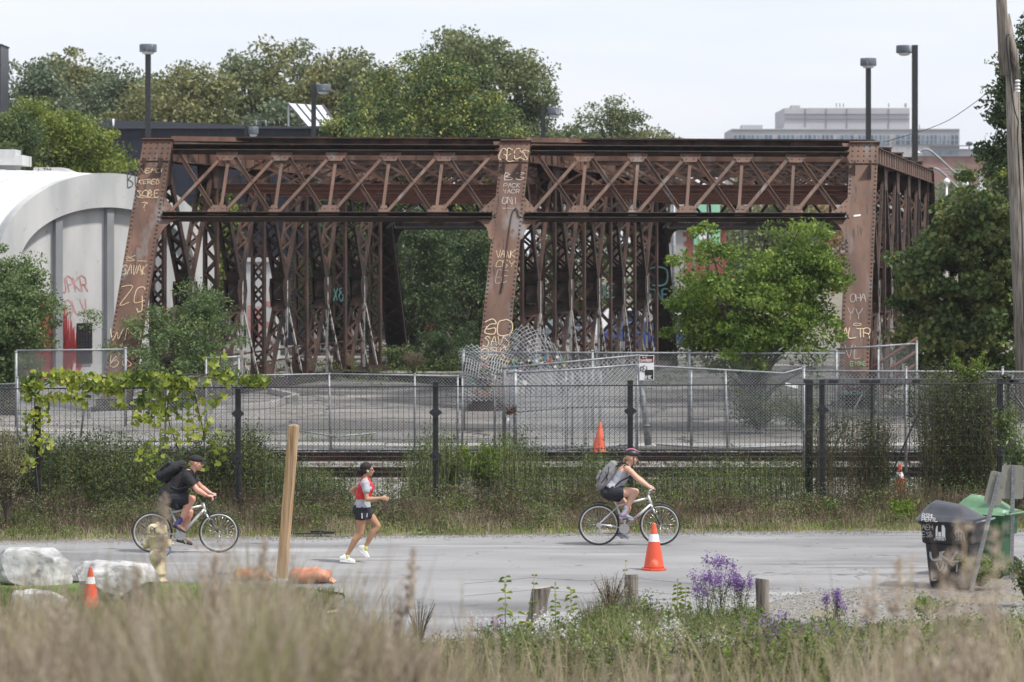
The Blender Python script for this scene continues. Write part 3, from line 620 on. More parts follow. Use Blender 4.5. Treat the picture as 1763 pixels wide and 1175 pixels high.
# spray tags on the far inner posts
for t, k, txt, z, mm in ((1, 3, 'JOE', 3.2, 'teal_paint'), (0, 4, 'X8', 3.0, 'teal_paint')):
    mb = MB(); write(mb, txt, nd(t, k, z) - XS * .2 - U * .16, XS, Vector((0, 0, 1)), -U, .5, .04, w=.16, wob=.05); part(mb, 'graffiti', mm)
mb = MB(); q = nd(1, NK + .4, 0) ; 
write(mb, 'ONE', nd(1, NK + .45, 2.9) - XS * .35 - U * .8, XS, Vector((0, 0, 1)), -U, .45, .06, w=.22, wob=.03); write(mb, 'O', nd(1, NK + .4, 3.5) - XS * .35 - U * .8, XS, Vector((0, 0, 1)), -U, .8, .07, w=.75); part(mb, 'graffiti', 'teal_paint')
# ------------------------------------------------------------------ vegetation tools
def rand_unit(r, n): v = r.normal(size=(n, 3)); return v / np.linalg.norm(v, axis=1, keepdims=True)
def leaf_quads(r, c, size, asp=.55, droop=.0, fold=.12, up=0.0):
    n = len(c); d1 = rand_unit(r, n); d1[:, 2] -= droop; d1 /= np.linalg.norm(d1, axis=1, keepdims=True)
    nn = rand_unit(r, n); nn[:, 2] += up; d2 = np.cross(nn, d1); d2 /= np.linalg.norm(d2, axis=1, keepdims=True) + 1e-9; d3 = np.cross(d1, d2)
    s_ = (size * r.uniform(.6, 1.3, n))[:, None] if np.isscalar(size) else size[:, None]
    V = np.stack([c - d1 * s_ * .5, c + d2 * s_ * asp * .5 + d3 * s_ * fold - d1 * s_ * .05, c + d1 * s_ * .5, c - d2 * s_ * asp * .5 + d3 * s_ * fold - d1 * s_ * .05], 1)
    return V.reshape(-1, 3), np.arange(n * 4).reshape(n, 4)
def crown_points(r, centre, rad, nclump, per, clump_r, shell=.55, zpow=1.0, lump=.25, lobes=None):
    """clumps biased to an uneven shell, leaves round each clump"""
    centre = np.array(centre, float); rad = np.array(rad, float)
    d = rand_unit(r, nclump); ph = r.uniform(0, 6.28, 6)
    q = 1 + lump * (np.sin(3 * d[:, 0] + ph[0] + 2 * d[:, 2]) * .5 + np.sin(5 * d[:, 1] + ph[1]) * .35 + np.sin(6 * d[:, 2] + ph[2] + 4 * d[:, 0]) * .35)
    t = (shell + (1 - shell) * r.uniform(0, 1, nclump)) * q
    cl = centre + d * rad * t[:, None]
    cr = clump_r * r.uniform(.6, 1.35, nclump)
    lp = rand_unit(r, nclump * per).reshape(nclump, per, 3) * (r.uniform(0, 1, (nclump, per, 1)) ** .45) * np.array([1, 1, .62])
    pts = cl[:, None, :] + lp * cr[:, None, None]
    return cl, pts.reshape(-1, 3)
def make_tree(label, base, top_z, rad, m_leaf, seed, bottom_z=None, nclump=90, per=90, leaf=.16, clump_r=.8, trunk_r=.22, group=None, name='tree', cat='tree', limbs=12, stems=1, parts=None, shell=.5, lump=.28, lean=0.0, bark='bark', droop=.2, asp=.55, extra=None):
    r = np.random.default_rng(seed); base = Vector(base); bottom_z = base.z + 1.2 if bottom_z is None else bottom_z
    root = thing(name, label, cat, base, group=group)
    cz = (top_z + bottom_z) / 2; hz = (top_z - bottom_z) / 2; c = (base.x + lean, base.y, cz)
    cl, pts = crown_points(r, c, (rad, rad * .85, hz), nclump, per, clump_r, shell=shell, lump=lump)
    if extra:                               # further lobes: (dx, dz, rx, rz, share of clumps)
        for dx, dz, rx, rz, sh in extra:
            cl2, p2 = crown_points(r, (base.x + dx, base.y + r.uniform(-1, 1) * rx * .3, dz), (rx, rx * .8, rz), int(nclump * sh), per, clump_r, shell=shell, lump=lump); cl = np.concatenate([cl, cl2]); pts = np.concatenate([pts, p2])
    pts[:, 2] = np.maximum(pts[:, 2], base.z + .05)
    V, Fq = leaf_quads(r, pts, leaf, asp=asp, droop=droop)
    mb = MB()
    for s_ in range(stems):
        a = r.uniform(0, 6.28); sp = 0 if stems == 1 else rad * .35
        p = [base + Vector((math.cos(a) * sp * q * .9 + r.normal() * .05 * q, math.sin(a) * sp * q * .6, (cz - base.z) * q * 1.05)) for q in (0, .15, .35, .6, .85, 1.0)]
        if stems == 1: p = [base + Vector((lean * q + r.normal() * .08 * rad * q, r.normal() * .05 * rad * q, (top_z - base.z) * .86 * q)) for q in (0, .12, .3, .5, .75, 1.0)]
        tr = trunk_r / (1 if stems == 1 else 1.6); mb.tube(p, [tr * 1.25, tr, tr * .85, tr * .62, tr * .4, tr * .12], 8)
        for i in range(limbs // stems):
            tgt = Vector(cl[r.integers(len(cl))]); j = r.integers(1, 5); st = p[j] if tgt.z > p[j].z - 1 else p[1]
            mid = st.lerp(tgt, .5) + Vector((r.normal() * .2, r.normal() * .2, rad * .05)); lr = tr * (.42 if stems == 1 else .5)
            mb.tube([st, st.lerp(mid, .5) + Vector((0, 0, .05 * rad)), mid, tgt], [lr, lr * .75, lr * .5, lr * .15], 5, cap=False)
    mb.build('trunk', M[bark], root, world=True)
    np_mesh('crown', V, Fq, m_leaf, root, world=True)
    return root

LM = {}
LM['far_green'] = leaf_mat('far_green_leaves', [C(0.072, 0.105, 0.048), C(0.138, 0.175, 0.080), C(0.246, 0.266, 0.120)], clump=.35)
LM['far_olive'] = leaf_mat('far_olive_leaves', [C(0.094, 0.112, 0.045), C(0.181, 0.196, 0.080), C(0.319, 0.301, 0.128)], clump=.35)
LM['far_autumn'] = leaf_mat('turning_leaves', [C(0.131, 0.119, 0.048), C(0.246, 0.168, 0.072), C(0.362, 0.210, 0.080)], clump=.5)
LM['far_grey'] = leaf_mat('grey_green_leaves', [C(0.065, 0.098, 0.056), C(0.131, 0.175, 0.104), C(0.217, 0.252, 0.160)], clump=.4)
LM['dark'] = leaf_mat('dark_green_leaves', [C(0.029, 0.051, 0.022), C(0.064, 0.102, 0.042), C(0.136, 0.188, 0.067)], clump=.6)
LM['deep'] = leaf_mat('deep_green_leaves', [C(0.041, 0.070, 0.028), C(0.080, 0.119, 0.045), C(0.160, 0.210, 0.070)], clump=.5)
LM['deep_y'] = leaf_mat('green_leaves_with_yellow_tips', [C(0.029, 0.056, 0.021), C(0.072, 0.119, 0.042), C(0.145, 0.196, 0.063), C(0.435, 0.434, 0.112)], clump=1.0, spread=.75)
LM['bright'] = leaf_mat('bright_green_leaves', [C(.05, .095, .014), C(.13, .205, .032), C(.26, .34, .065)], clump=1.0, trans=.4, spread=.65)
LM['yellowgreen'] = leaf_mat('yellow_green_leaves', [C(0.080, 0.119, 0.022), C(0.174, 0.231, 0.042), C(0.348, 0.378, 0.084)], clump=.8, trans=.35)
LM['maple'] = leaf_mat('maple_leaves', [C(.045, .075, .022), C(.085, .135, .04), C(.16, .215, .065), C(.27, .26, .08)], clump=1.0, spread=.7)
LM['shrub'] = leaf_mat('small_grey_green_leaves', [C(0.065, 0.105, 0.039), C(0.131, 0.196, 0.070), C(0.246, 0.308, 0.126)], clump=1.2)

# ------------------------------------------------------------------ navy building with roof racks, tower
b = thing('navy_building', 'long low navy blue metal clad building with a solar panel rack on its roof', 'building', (-16, 150, 0))
x0 = P(20, 0, 150).x; x1 = P(640, 0, 150).x; zt = P(0, 222, 150).z
mb = MB(); mb.box(((x0 + x1) / 2, 158, zt / 2), (x1 - x0, 16, zt)); mb.build('wall', M['navy'], b, world=True)
M['navy_seam'] = mat('dark_panel_joint', [C(.007, .008, .018)], .5); M['grey_trim'] = mat('grey_metal_trim', [C(.045, .05, .065)], .4)
mb = MB()
for i in range(1, 22): mb.box((x0 + (x1 - x0) * i / 22, 149.99, zt / 2), (.05, .03, zt - .1))
for i in range(1, 7): mb.box(((x0 + x1) / 2, 149.985, zt - i * 1.75), (x1 - x0, .03, .045))
mb.build('panel_joints', M['navy_seam'], b, world=True)
mb = MB(); mb.box(((x0 + x1) / 2, 149.95, zt + .06), (x1 - x0 + .2, .3, .12)); xa, xb = P(60, 0, 150).x, P(340, 0, 150).x
mb.prism([(xa, 151, zt + .1), (xb + 4, 151, zt + .1), (xb, 151, zt + .35), (xa, 151, zt + .62)], (0, 8, 0)); mb.build('roof_edge', M['grey_trim'], b, world=True)
mb = MB()
for px in (436, 452): 
    q = P(px, 208, 151); a = q.x; mb.tube([(a - .17, 151, zt), (a - .17, 151, q.z), (a + .17, 151, q.z), (a + .17, 151, zt)], .035, 6)
mb.build('ladder_hoop', M['galv'], b, world=True)
mb = MB(); q = P(195, 205, 151); mb.tube([(q.x, 151, zt), (q.x, 151, q.z)], .06, 6); mb.build('vent_pipe', M['white'], b, world=True)
rk = thing('solar_rack', 'white tilted panel rack on thin struts standing on the navy roof', 'solar panel', P(540, 222, 151))
a0, a1 = P(492, 176, 151), P(554, 180, 151); c0, c1 = P(534, 221, 151), P(586, 223, 151); dy = Vector((0, -2.2, 0))
M['panel_white'] = mat('white_panel_surface', [C(.55, .57, .60), C(.68, .70, .72)], .25, .8)  # panel face in a plain near-white
mb = MB(); mb.prism([a0 + Vector((0, 1.2, 0)), a1 + Vector((0, 1.2, 0)), c1 + dy * .4, c0 + dy * .4], Vector((.02, .06, -.08))); mb.build('panel', M['panel_white'], rk, world=True)
mb = MB()
for t in (.0, .25, .5, .75, 1.0):
    u0 = a0.lerp(a1, t) + Vector((0, 1.15, .02)); u1 = c0.lerp(c1, t) + dy * .4 + Vector((0, -.05, .02)); mb.bar(u0, u1, .05 if 0 < t < 1 else .1, .05)
mb.build('panel_frame', M['grey_trim'], rk, world=True)
mb = MB(); lo = lambda q: Vector((q.x, q.y, zt + .12))
for q in (a0 + Vector((.05, 1.2, 0)), a1 + Vector((0, 1.2, 0))): mb.bar(q, lo(q), .09, .09)
mb.bar(a0 + Vector((.05, 1.2, 0)), lo(c0 + dy * .4), .07, .07); mb.bar(lo(a0 + Vector((.05, 1.2, 0))), lo(c0 + dy * .4), .09, .09); mb.bar(lo(c0 + dy * .4), lo(c1 + dy * .4), .09, .09)
mb.build('strut', M['white'], rk, world=True)
q = P(15, 84, 162.5); tw = thing('tower_block', 'dark grey clad tower cut off by the left edge of the photo', 'building', (q.x - 6, 162, 0))
mb = MB(); mb.box((q.x - 6, 161.25, q.z / 2), (12, 2.5, q.z)); mb.build('wall', M['grey_trim'], tw, world=True)
mb = MB(); mb.box((q.x - .4, 159.98, q.z - 1.2), (.05, .03, 2.4)); mb.box((q.x - 2, 159.98, q.z - 1.1), (4, .03, .05)); mb.box((q.x - 6, 161.25, q.z + .04), (12.1, 2.6, .08)); mb.build('panel_joints', M['navy'], tw, world=True)
mb = MB(); mb.tube([(q.x - .45, 161, q.z), (q.x - .45, 161, q.z + .45)], .03, 5); mb.build('roof_spike', M['dark_steel'], tw, world=True)

# ------------------------------------------------------------------ white vaulted concrete hall
VA = R(40); vf = Vector((math.cos(VA), math.sin(VA), 0)); vn = Vector((math.sin(VA), -math.cos(VA), 0)); va = -vn
VC = Vector(((188 - CX) / F * 106, 106, 0)); VWH, VB, VTOP = 4.75, 3.45, 7.86; SPR = VTOP - VB
hall = thing('vaulted_hall', 'white concrete hall with a wide arched front and red spray paint on its wall', 'building', VC)
def vpt(s_, z, dep=0.0): return VC + vf * s_ + va * dep + Vector((0, 0, z))
def arcp(a_, k=1.0, dep=0.0, kz=None): return vpt(-math.cos(a_) * VWH * k, SPR + math.sin(a_) * (VB * k if kz is None else kz), dep)
NA = 40; angs = [math.pi * i / NA for i in range(NA + 1)]
mb = MB()                                  # arch band: front face, soffit, outer face
IK, IZ = .80, VB - 1.28
vs = []
for a_ in angs: vs += [arcp(a_), arcp(a_, IK, 0, IZ), arcp(a_, IK, .55, IZ), arcp(a_, 1.0, .55)]
fs = []
for i in range(NA):
    q, p = i * 4, (i + 1) * 4; fs += [(q, p, p + 1, q + 1), (q + 1, p + 1, p + 2, q + 2), (q, q + 3, p + 3, p)]
mb.add(vs, fs); 
for sg in (-1, 1):
    x_a, x_b = sorted((sg * VWH, sg * VWH * IK)); mb.prism([vpt(x_a, 0), vpt(x_b, 0), vpt(x_b, SPR), vpt(x_a, SPR)], va * .55)
mb.build('arch', M['concrete_white'], hall, world=True)
mb = MB(); prof = [arcp(a_, IK + .01, .35, IZ + .03) for a_ in angs] + [vpt(VWH * IK, 0, .35), vpt(-VWH * IK, 0, .35)]; prof = [vpt(-VWH * IK, 0, .35)] + prof[:-2] + [vpt(VWH * IK, 0, .35)]
mb.prism(prof, va * .3); mb.build('front_wall', M['concrete_white'], hall, world=True)
mb = MB(); vs = []; nd_ = 12                # barrel roof, a cross vault swelling on its left
for j in range(nd_ + 1):
    dep = .5 + 17 * j / nd_; 
    for a_ in angs: vs.append(arcp(a_, .985, dep) + Vector((0, 0, .35 * math.sin(min(1, dep / 17) * math.pi * .8) * 1.0)))
mb.add(vs, [(j * (NA + 1) + i, j * (NA + 1) + i + 1, (j + 1) * (NA + 1) + i + 1, (j + 1) * (NA + 1) + i) for j in range(nd_) for i in range(NA)], True)
mb.build('roof', M['roof_white'], hall, world=True)
mb = MB()
for j in (1, 2, 3, 4):
    dep = .5 + 3.4 * j; pts = [arcp(a_, .99, dep) + Vector((0, 0, .35 * math.sin(min(1, dep / 17) * math.pi * .8) + .01)) for a_ in angs]; mb.tube(pts, .018, 5)
mb.build('roof_seam', M['concrete_white'], hall, world=True)
mb = MB()
for sg in (-1, 1): mb.prism([vpt(sg * VWH * .985, 0, .55), vpt(sg * VWH * .985, 0, 17.5), vpt(sg * VWH * .985, SPR, 17.5), vpt(sg * VWH * .985, SPR, .55)], vf * -sg * .2)
mb.build('side_wall', M['concrete_white'], hall, world=True)
sx = lambda px: (px - 188) / F * 106 / math.cos(VA) * (1 + (px - 188) / F * 106 * math.tan(VA) / 106)
for px in (114, 193, 268, 340):
    s_ = sx(px); h = SPR + IZ * math.sqrt(max(0, 1 - (s_ / (VWH * IK)) ** 2)); mb = MB(); mb.prism([vpt(s_ - .15, 0, .12), vpt(s_ + .15, 0, .12), vpt(s_ + .15, h + .05, .12), vpt(s_ - .15, h + .05, .12)], va * .24); mb.build('pilaster', M['pilaster'], hall, world=True)
s_ = sx(157); zb = P(0, 626, 105.7).z; zt_ = P(0, 557, 105.7).z
w = MB(); w.prism([vpt(s_ - .32, zb, .32), vpt(s_ + .32, zb, .32), vpt(s_ + .32, zt_, .32), vpt(s_ - .32, zt_, .32)], va * .05); wo = w.build('window', M['glass'], hall, world=True)
w = MB()
for i in range(6): w.bar(vpt(s_ - .3 + i * .12, zb, .28), vpt(s_ - .3 + i * .12, zt_, .28), .025, .025)
for i in range(8): w.bar(vpt(s_ - .32, zb + (zt_ - zb) * i / 7, .29), vpt(s_ + .32, zb + (zt_ - zb) * i / 7, .29), .025, .025)
w.build('grille', M['rust_dark'], wo, world=True)
mb = MB(); q = arcp(R(100), .9, 0); write(mb, 'BUAK', arcp(R(101), .895) - Vector((0, 0, .12)) + vn * .01, vf, Vector((0, 0, 1)), vn, .62, .035, w=.26, wob=.03); mb.build('graffiti', M['chalk_dark'], hall, world=True)
mb = MB()                                   # red drips and letters on the wall
rnd = random.Random(12)
for cx_, w_, top_ in ((76, 20, 528), (88, 14, 505), (104, 34, 498), (128, 22, 520), (118, 22, 512), (60, 14, 560), (112, 36, 545), (84, 26, 560), (134, 30, 540), (141, 26, 575), (122, 44, 560)):
    s_ = sx(cx_); half = w_ / F * 105 / 2 / math.cos(VA)
    for i in range(7):
        a_ = s_ - half + 2 * half * i / 7 + .004; zt2 = P(0, top_ + rnd.uniform(0, 26), 105).z; zb2 = P(0, 648 + rnd.uniform(-30, 20), 105).z
        mb.add([vpt(a_ + rnd.uniform(-.02, .02), zb2, .345), vpt(a_ + half * .30, zb2 + rnd.uniform(0, .3), .345), vpt(a_ + half * .30 - .015 * i, zt2 - .2, .345), vpt(a_ + half * .12, zt2, .345), vpt(a_ - .02, zt2 - .25, .345)], [(0, 1, 2, 3, 4)])
M['red_faint'] = mat('faded_red_spray_paint', [C(.36, .14, .13), C(.48, .28, .27)], .8, 4)
o_ = mb.build('graffiti', M['red_paint'], hall, world=True)
mb = MB(); write(mb, 'UPKR', vpt(sx(122), P(0, 503, 105).z, .343), vf, Vector((0, 0, 1)), vn, .55, .05, w=.24, wob=.05, slant=-.2); write(mb, 'YOLV', vpt(sx(120), P(0, 540, 105).z, .343), vf, Vector((0, 0, 1)), vn, .5, .045, w=.26, wob=.06, slant=-.3)
write(mb, 'MAKO', vpt(sx(228), P(0, 560, 106).z, .343), vf, Vector((0, 0, 1)), vn, .7, .06, w=.34, wob=.06); write(mb, 'VLE', vpt(sx(60), P(0, 520, 105).z, .343), vf, Vector((0, 0, 1)), vn, .6, .05, w=.3, wob=.06)
mb.build('graffiti', M['red_faint'], hall, world=True)
# roof ornaments
q0, q1 = P(-6, 300, 112), P(36, 268, 112); mb = MB(); mb.box(((q0.x + q1.x) / 2 - .6, 112.5, (q0.z + q1.z) / 2 - .5), (q1.x - q0.x + .8, 1.4, 2.2)); 
xs_ = [q1.x + .15 - .12 * i for i in range(24)]; prof = [(x_, 111.4, q1.z - .32) for x_ in (xs_[0], xs_[-1])][::1]
prof = [Vector((xs_[0], 111.4, q1.z - .40)), Vector((xs_[-1], 111.4, q1.z - .40))] + [Vector((x_, 111.4, q1.z - .12 + .12 * math.cos(i / 23 * 4 * math.pi))) for i, x_ in reversed(list(enumerate(xs_)))]
mb.prism(prof, Vector((0, 2.2, 0))); o_ = mb.build('chimney', M['concrete_white'], hall, world=True)
q0, q1 = P(63, 300, 116), P(126, 292, 116); mb = MB(); mb.prism([Vector((q0.x, 115, q0.z - .1)), Vector((q1.x + .2, 115, q0.z + .02)), Vector((q1.x - .35, 115, q1.z + .05)), Vector((q0.x + .05, 115, q1.z + .05))], Vector((0, 2, 0))); mb.box(((q0.x + q1.x) / 2, 116, q0.z - .8), (q1.x - q0.x - .3, 1.6, 1.5)); ro = mb.build('roof_cap', M['concrete_white'], hall, world=True)
mb = MB(); write(mb, 'LTM', (q0.x + .25, 114.99, q0.z + .03), XS, Vector((0, 0, 1)), (0, -1, 0), .17, .03, w=.14); mb.build('graffiti', M['chalk_dark'], ro, world=True)
# small white shed beside the hall, seen through the left truss
sh = thing('concrete_shed', 'small white concrete shed with a cornice seen through the left truss', 'shed', (P(450, 0, 128).x, 128, 0))
a_, b2 = P(424, 0, 128).x, P(470, 0, 128).x; z_ = P(0, 450, 128).z; mb = MB(); mb.box(((a_ + b2) / 2, 130, z_ / 2), (b2 - a_, 4, z_)); mb.box(((a_ + b2) / 2, 130, z_ + .06), (b2 - a_ + .3, 4.3, .18)); mb.build('wall', M['concrete_white'], sh, world=True)
mb = MB(); write(mb, 'WE', (a_ + .2, 127.99, .9), XS, Vector((0, 0, 1)), (0, -1, 0), 1.6, .22, w=.42, wob=.05); mb.build('graffiti', M['red_faint'], sh, world=True)

# ------------------------------------------------------------------ parking lot lamps
def lamp(px, top, w_px, Y, head, label, hw=30, hx=0, metal='galv'):
    q = P(px, top, Y); s_ = Y / F; root = thing('parking_lamp', label, 'lamp post', (q.x, Y, 0), group='lamp posts of the parking lot')
    w_ = w_px * s_; mb = MB(); mb.box((0, 0, q.z / 2), (w_, w_, q.z)); mb.build('pole', M['dark_steel'], root, bevel=.01)
    r_ = hw * s_ / 2; h_ = 13 * s_; cx_ = head * (r_ + w_ * .45 + hx * s_); zc = q.z - h_ * .55
    mb = MB(); mb.lathe([(r_ * .96, -h_ / 2), (r_, -h_ * .42), (r_, h_ * .42), (r_ * .97, h_ / 2)], 24, (cx_, 0, zc)); hd = mb.build('lamp_head', M['lamp_grey'], root)
    mb = MB(); mb.lathe([(r_ * .3, -h_ * .86), (r_ * .62, -h_ * .76), (r_ * .78, -h_ * .5)], 20, (cx_, 0, zc)); mb.build('lens', M['reflect'], hd)
    if head: mb = MB(); mb.box((cx_ / 2, 0, zc + h_ * .1), (abs(cx_), w_ * .5, w_ * .5)); mb.build('arm', M['dark_steel'], root)
    return root
M['lamp_grey'] = mat('chalky_grey_lamp_casing', [C(.09, .11, .14), C(.14, .16, .19)], .5, 3, spots=[(C(.32, .34, .36), 6, .58, (1, 1, .5), .03)])
lamp(255, 76, 9, 126, 0, 'tall lamp post with a round grey head rising behind the left end post', 30)
lamp(540, 145, 8, 135, 1, 'lamp post with its head turned right beside the white panel rack', 26)
lamp(935, 185, 7.5, 132, 1, 'lamp post rising behind the middle end post near the big tree', 24, 4)
lamp(424, 218, 5, 147, 1, 'small distant lamp post barely topping the navy roof', 18, 1)
lamp(1495, 100, 8.5, 128, 0, 'lamp post with a patchy head, left of the two by the grey apartment block', 28)
lamp(1575, 78, 9.5, 122, -1, 'thick lamp post with its head turned left at the right end of the bridge', 28)
def pole(px, py, Y, w, label, m='dark_steel', name='pole', cat='pole', bot=0):
    q = P(px, py, Y); mb = MB(); mb.tube([(0, 0, 0), (0, 0, q.z)], w * Y / F / 2, 8); mb.lathe([(w * Y / F * .62, q.z - .02), (w * Y / F * .62, q.z + .05)], 8); o = mb.build(name, M[m], origin=None); o.location = (q.x, Y, 0); return tag(o, label, cat)
pole(1160, 330, 140, 7, 'pale grey round post left of the mint green banner', 'galv', 'post', 'post')
pole(1219, 330, 150, 5, 'dark slim post in front of the mint green banner', 'dark_steel', 'post', 'post')
pole(1280, 330, 160, 3.5, 'thin dark post right of the mint green banner', 'dark_steel', 'post', 'post')

# ------------------------------------------------------------------ trees behind
def bg(px, top, Y, rpx, mk, seed, label, bot=None, **k):
    q = P(px, top, Y); s_ = Y / F; rpx *= 1.22 if Y > 110 else 1.08; return make_tree(label, (q.x, Y, max(0, ground_z(q.x, Y) - .1)), q.z, rpx * s_, LM[mk], seed, bottom_z=(P(0, bot, Y).z if bot else 3.0), trunk_r=.28, **k)
GR = 'trees behind the navy building'
bg(60, 92, 178, 62, 'far_grey', 1, 'grey green tree behind the dark tower at the left edge', 330, group=GR, nclump=150, per=80, leaf=.30, clump_r=1.15)
bg(122, 84, 186, 46, 'far_olive', 2, 'dull golden green tree behind the left end of the navy building', 300, group=GR, nclump=110, per=80, leaf=.30, clump_r=1.0)
bg(205, 104, 182, 60, 'far_grey', 3, 'loose grey green tree left of the tallest left lamp post', 330, group=GR, nclump=150, per=70, leaf=.28, clump_r=1.1, lump=.4)
bg(330, 118, 172, 72, 'far_olive', 4, 'broad olive tree right of the tallest left lamp post', 330, group=GR, nclump=180, per=80, leaf=.28, clump_r=1.1)
bg(292, 108, 192, 50, 'far_green', 5, 'green tree peeping between its olive neighbours', 300, group=GR, nclump=110, per=70, leaf=.30, clump_r=1.1)
bg(408, 96, 194, 62, 'far_green', 6, 'dark topped tree in the middle of the far row', 320, group=GR, nclump=150, per=80, leaf=.30, clump_r=1.1)
bg(490, 80, 196, 70, 'far_olive', 7, 'tallest olive tree of the far row above the small lamp', 320, group=GR, nclump=190, per=80, leaf=.30, clump_r=1.15)
bg(470, 170, 176, 40, 'far_grey', 71, 'low grey green tree behind the white panel rack', 330, group=GR, nclump=90, per=80, leaf=.28, clump_r=1.0)
bg(585, 84, 190, 66, 'far_olive', 8, 'light olive tree directly behind the panel rack lamp', 320, group=GR, nclump=190, per=80, leaf=.30, clump_r=1.15)
bg(655, 98, 186, 56, 'far_green', 9, 'green tree joining the far row to the big central tree', 320, group=GR, nclump=150, per=80, leaf=.30, clump_r=1.1)
bg(835, 42, 160, 106, 'far_green', 10, 'tallest feathery tree standing behind the dark central tree', 330, nclump=420, per=95, leaf=.24, clump_r=.95, lump=.22, extra=[(1.9, 9.5, 2.4, 2.9, .3), (-1.6, 12, 2.0, 2.4, .2)])
bg(760, 78, 136, 120, 'deep_y', 11, 'big dark central tree with yellow tipped leaves above the left span', 420, nclump=360, per=120, leaf=.17, clump_r=.75, lump=.3, extra=[(-3.4, 7.6, 2.0, 2.6, .30), (.2, 4.5, 2.9, 4.6, .45)])
bg(715, 330, 124, 60, 'dark', 12, 'dark round tree filling the left span beneath the portal', 640, nclump=170, per=120, leaf=.14, clump_r=.65)
bg(815, 350, 128, 78, 'dark', 13, 'dark spreading tree just left of the middle end post', 645, nclump=260, per=120, leaf=.14, clump_r=.7)
bg(620, 180, 150, 55, 'deep_y', 14, 'green tree right of the white panel rack', 330, nclump=140, per=100, leaf=.2, clump_r=.8)
bg(1060, 162, 165, 42, 'far_green', 15, 'thin crowned tree leaning right of the middle end post', 300, nclump=90, per=60, leaf=.2, clump_r=.8, lump=.5, extra=[(-1.5, 10.5, 2.2, 1.6, .4)])
bg(965, 215, 158, 75, 'far_green', 16, 'green tree behind the middle lamp post', 330, nclump=150, per=80, leaf=.24, clump_r=.9)
bg(1100, 225, 175, 48, 'far_olive', 17, 'low rounded tree at the right of the central group', 330, nclump=100, per=80, leaf=.26, clump_r=.9)
bg(1145, 236, 230, 30, 'far_grey', 18, 'small grey tree at the far end of the central group', 330, nclump=60, per=70, leaf=.3, clump_r=.9)
bg(1010, 330, 170, 80, 'far_green', 19, 'green tree seen between the middle truss members', 600, nclump=160, per=90, leaf=.24, clump_r=1.0)
bg(480, 350, 165, 90, 'far_green', 20, 'green tree seen between the left truss members', 640, nclump=190, per=90, leaf=.24, clump_r=1.0)
bg(590, 370, 140, 70, 'deep', 21, 'dark green tree seen behind the far left truss members', 640, nclump=170, per=90, leaf=.2, clump_r=.8)
bg(370, 300, 150, 40, 'yellowgreen', 22, 'yellow green tree seen through the left portal corner', 500, nclump=80, per=80, leaf=.2, clump_r=.7)
bg(1265, 300, 215, 75, 'far_olive', 23, 'olive tree under the right portal behind the banner', 520, nclump=150, per=80, leaf=.3, clump_r=1.2)
bg(1390, 310, 230, 75, 'far_autumn', 24, 'yellowing tree under the right portal', 520, nclump=150, per=80, leaf=.3, clump_r=1.2)
bg(1330, 325, 190, 60, 'far_green', 25, 'green tree between the olive and yellowing trees', 560, nclump=120, per=80, leaf=.3, clump_r=1.1)
bg(165, 112, 188, 60, 'far_green', 26, 'green tree filling the gap before the round lamp head', 320, group=GR, nclump=140, per=80, leaf=.30, clump_r=1.1)
bg(545, 92, 200, 60, 'far_green', 27, 'pale green tree behind the tallest olive tree', 320, group=GR, nclump=140, per=80, leaf=.30, clump_r=1.1)
bg(255, 150, 176, 55, 'far_olive', 28, 'lower olive tree hugging the tall lamp pole', 320, group=GR, nclump=120, per=80, leaf=.28, clump_r=1.1)
bg(690, 140, 175, 45, 'far_olive', 29, 'olive tree left of the big central tree', 320, group=GR, nclump=100, per=80, leaf=.28, clump_r=1.0)
# near left and right trees
bg(60, 178, 128, 95, 'yellowgreen', 30, 'yellow green tree spreading over the white vault roof', 330, nclump=210, per=110, leaf=.17, clump_r=.7, lump=.45, extra=[(2.6, 9.2, 1.7, 1.6, .3)])
bg(12, 190, 120, 45, 'deep', 31, 'darker green tree below the dark tower', 320, nclump=90, per=100, leaf=.16, clump_r=.6)
bg(14, 438, 86, 66, 'shrub', 32, 'bushy tree in front of the red painted wall at the left edge', 690, nclump=240, per=140, leaf=.10, clump_r=.42, lump=.3)
bg(300, 500, 88, 100, 'shrub', 33, 'loose grey green bush at the foot of the left end post', 705, nclump=190, per=110, leaf=.085, clump_r=.40, lump=.45, extra=[(.9, 3.2, .7, .75, .18)])
bg(1310, 380, 79.5, 160, 'bright', 34, 'bright green many stemmed tree in front of the right portal', 665, nclump=215, per=120, leaf=.13, clump_r=.44, lump=.36, stems=5, limbs=60, shell=.35, extra=[(1.4, 4.6, 1.0, 1.2, .18), (-1.4, 3.1, 1.3, 1.1, .25)])
bg(1655, 335, 87, 106, 'maple', 35, 'dense maple at the right end of the bridge beside the utility pole', 655, nclump=250, per=110, leaf=.17, clump_r=.46, asp=.85, lump=.36, extra=[(.3, 5.8, 1.0, 1.0, .15), (.2, 2.2, 1.7, 1.6, .3)])
bg(1790, 30, 84, 75, 'dark', 36, 'tall dark tree cut off by the right edge behind the utility pole', 330, nclump=240, per=120, leaf=.15, clump_r=.5, lump=.4)
bg(1760, 250, 92, 60, 'yellowgreen', 37, 'yellow green tree behind the foot of the utility pole', 500, nclump=150, per=100, leaf=.15, clump_r=.5)
bg(1650, 290, 420, 60, 'far_green', 38, 'distant green tree below the brick terrace', 500, nclump=130, per=70, leaf=.5, clump_r=1.8, group='distant trees beyond the street')
bg(1610, 300, 450, 40, 'far_grey', 39, 'distant grey green tree left of the brick terrace', 500, nclump=90, per=70, leaf=.5, clump_r=1.8, group='distant trees beyond the street')
bg(1720, 285, 460, 50, 'dark', 40, 'distant dark tree right of the curved street lamps', 500, nclump=100, per=70, leaf=.5, clump_r=1.8, group='distant trees beyond the street')
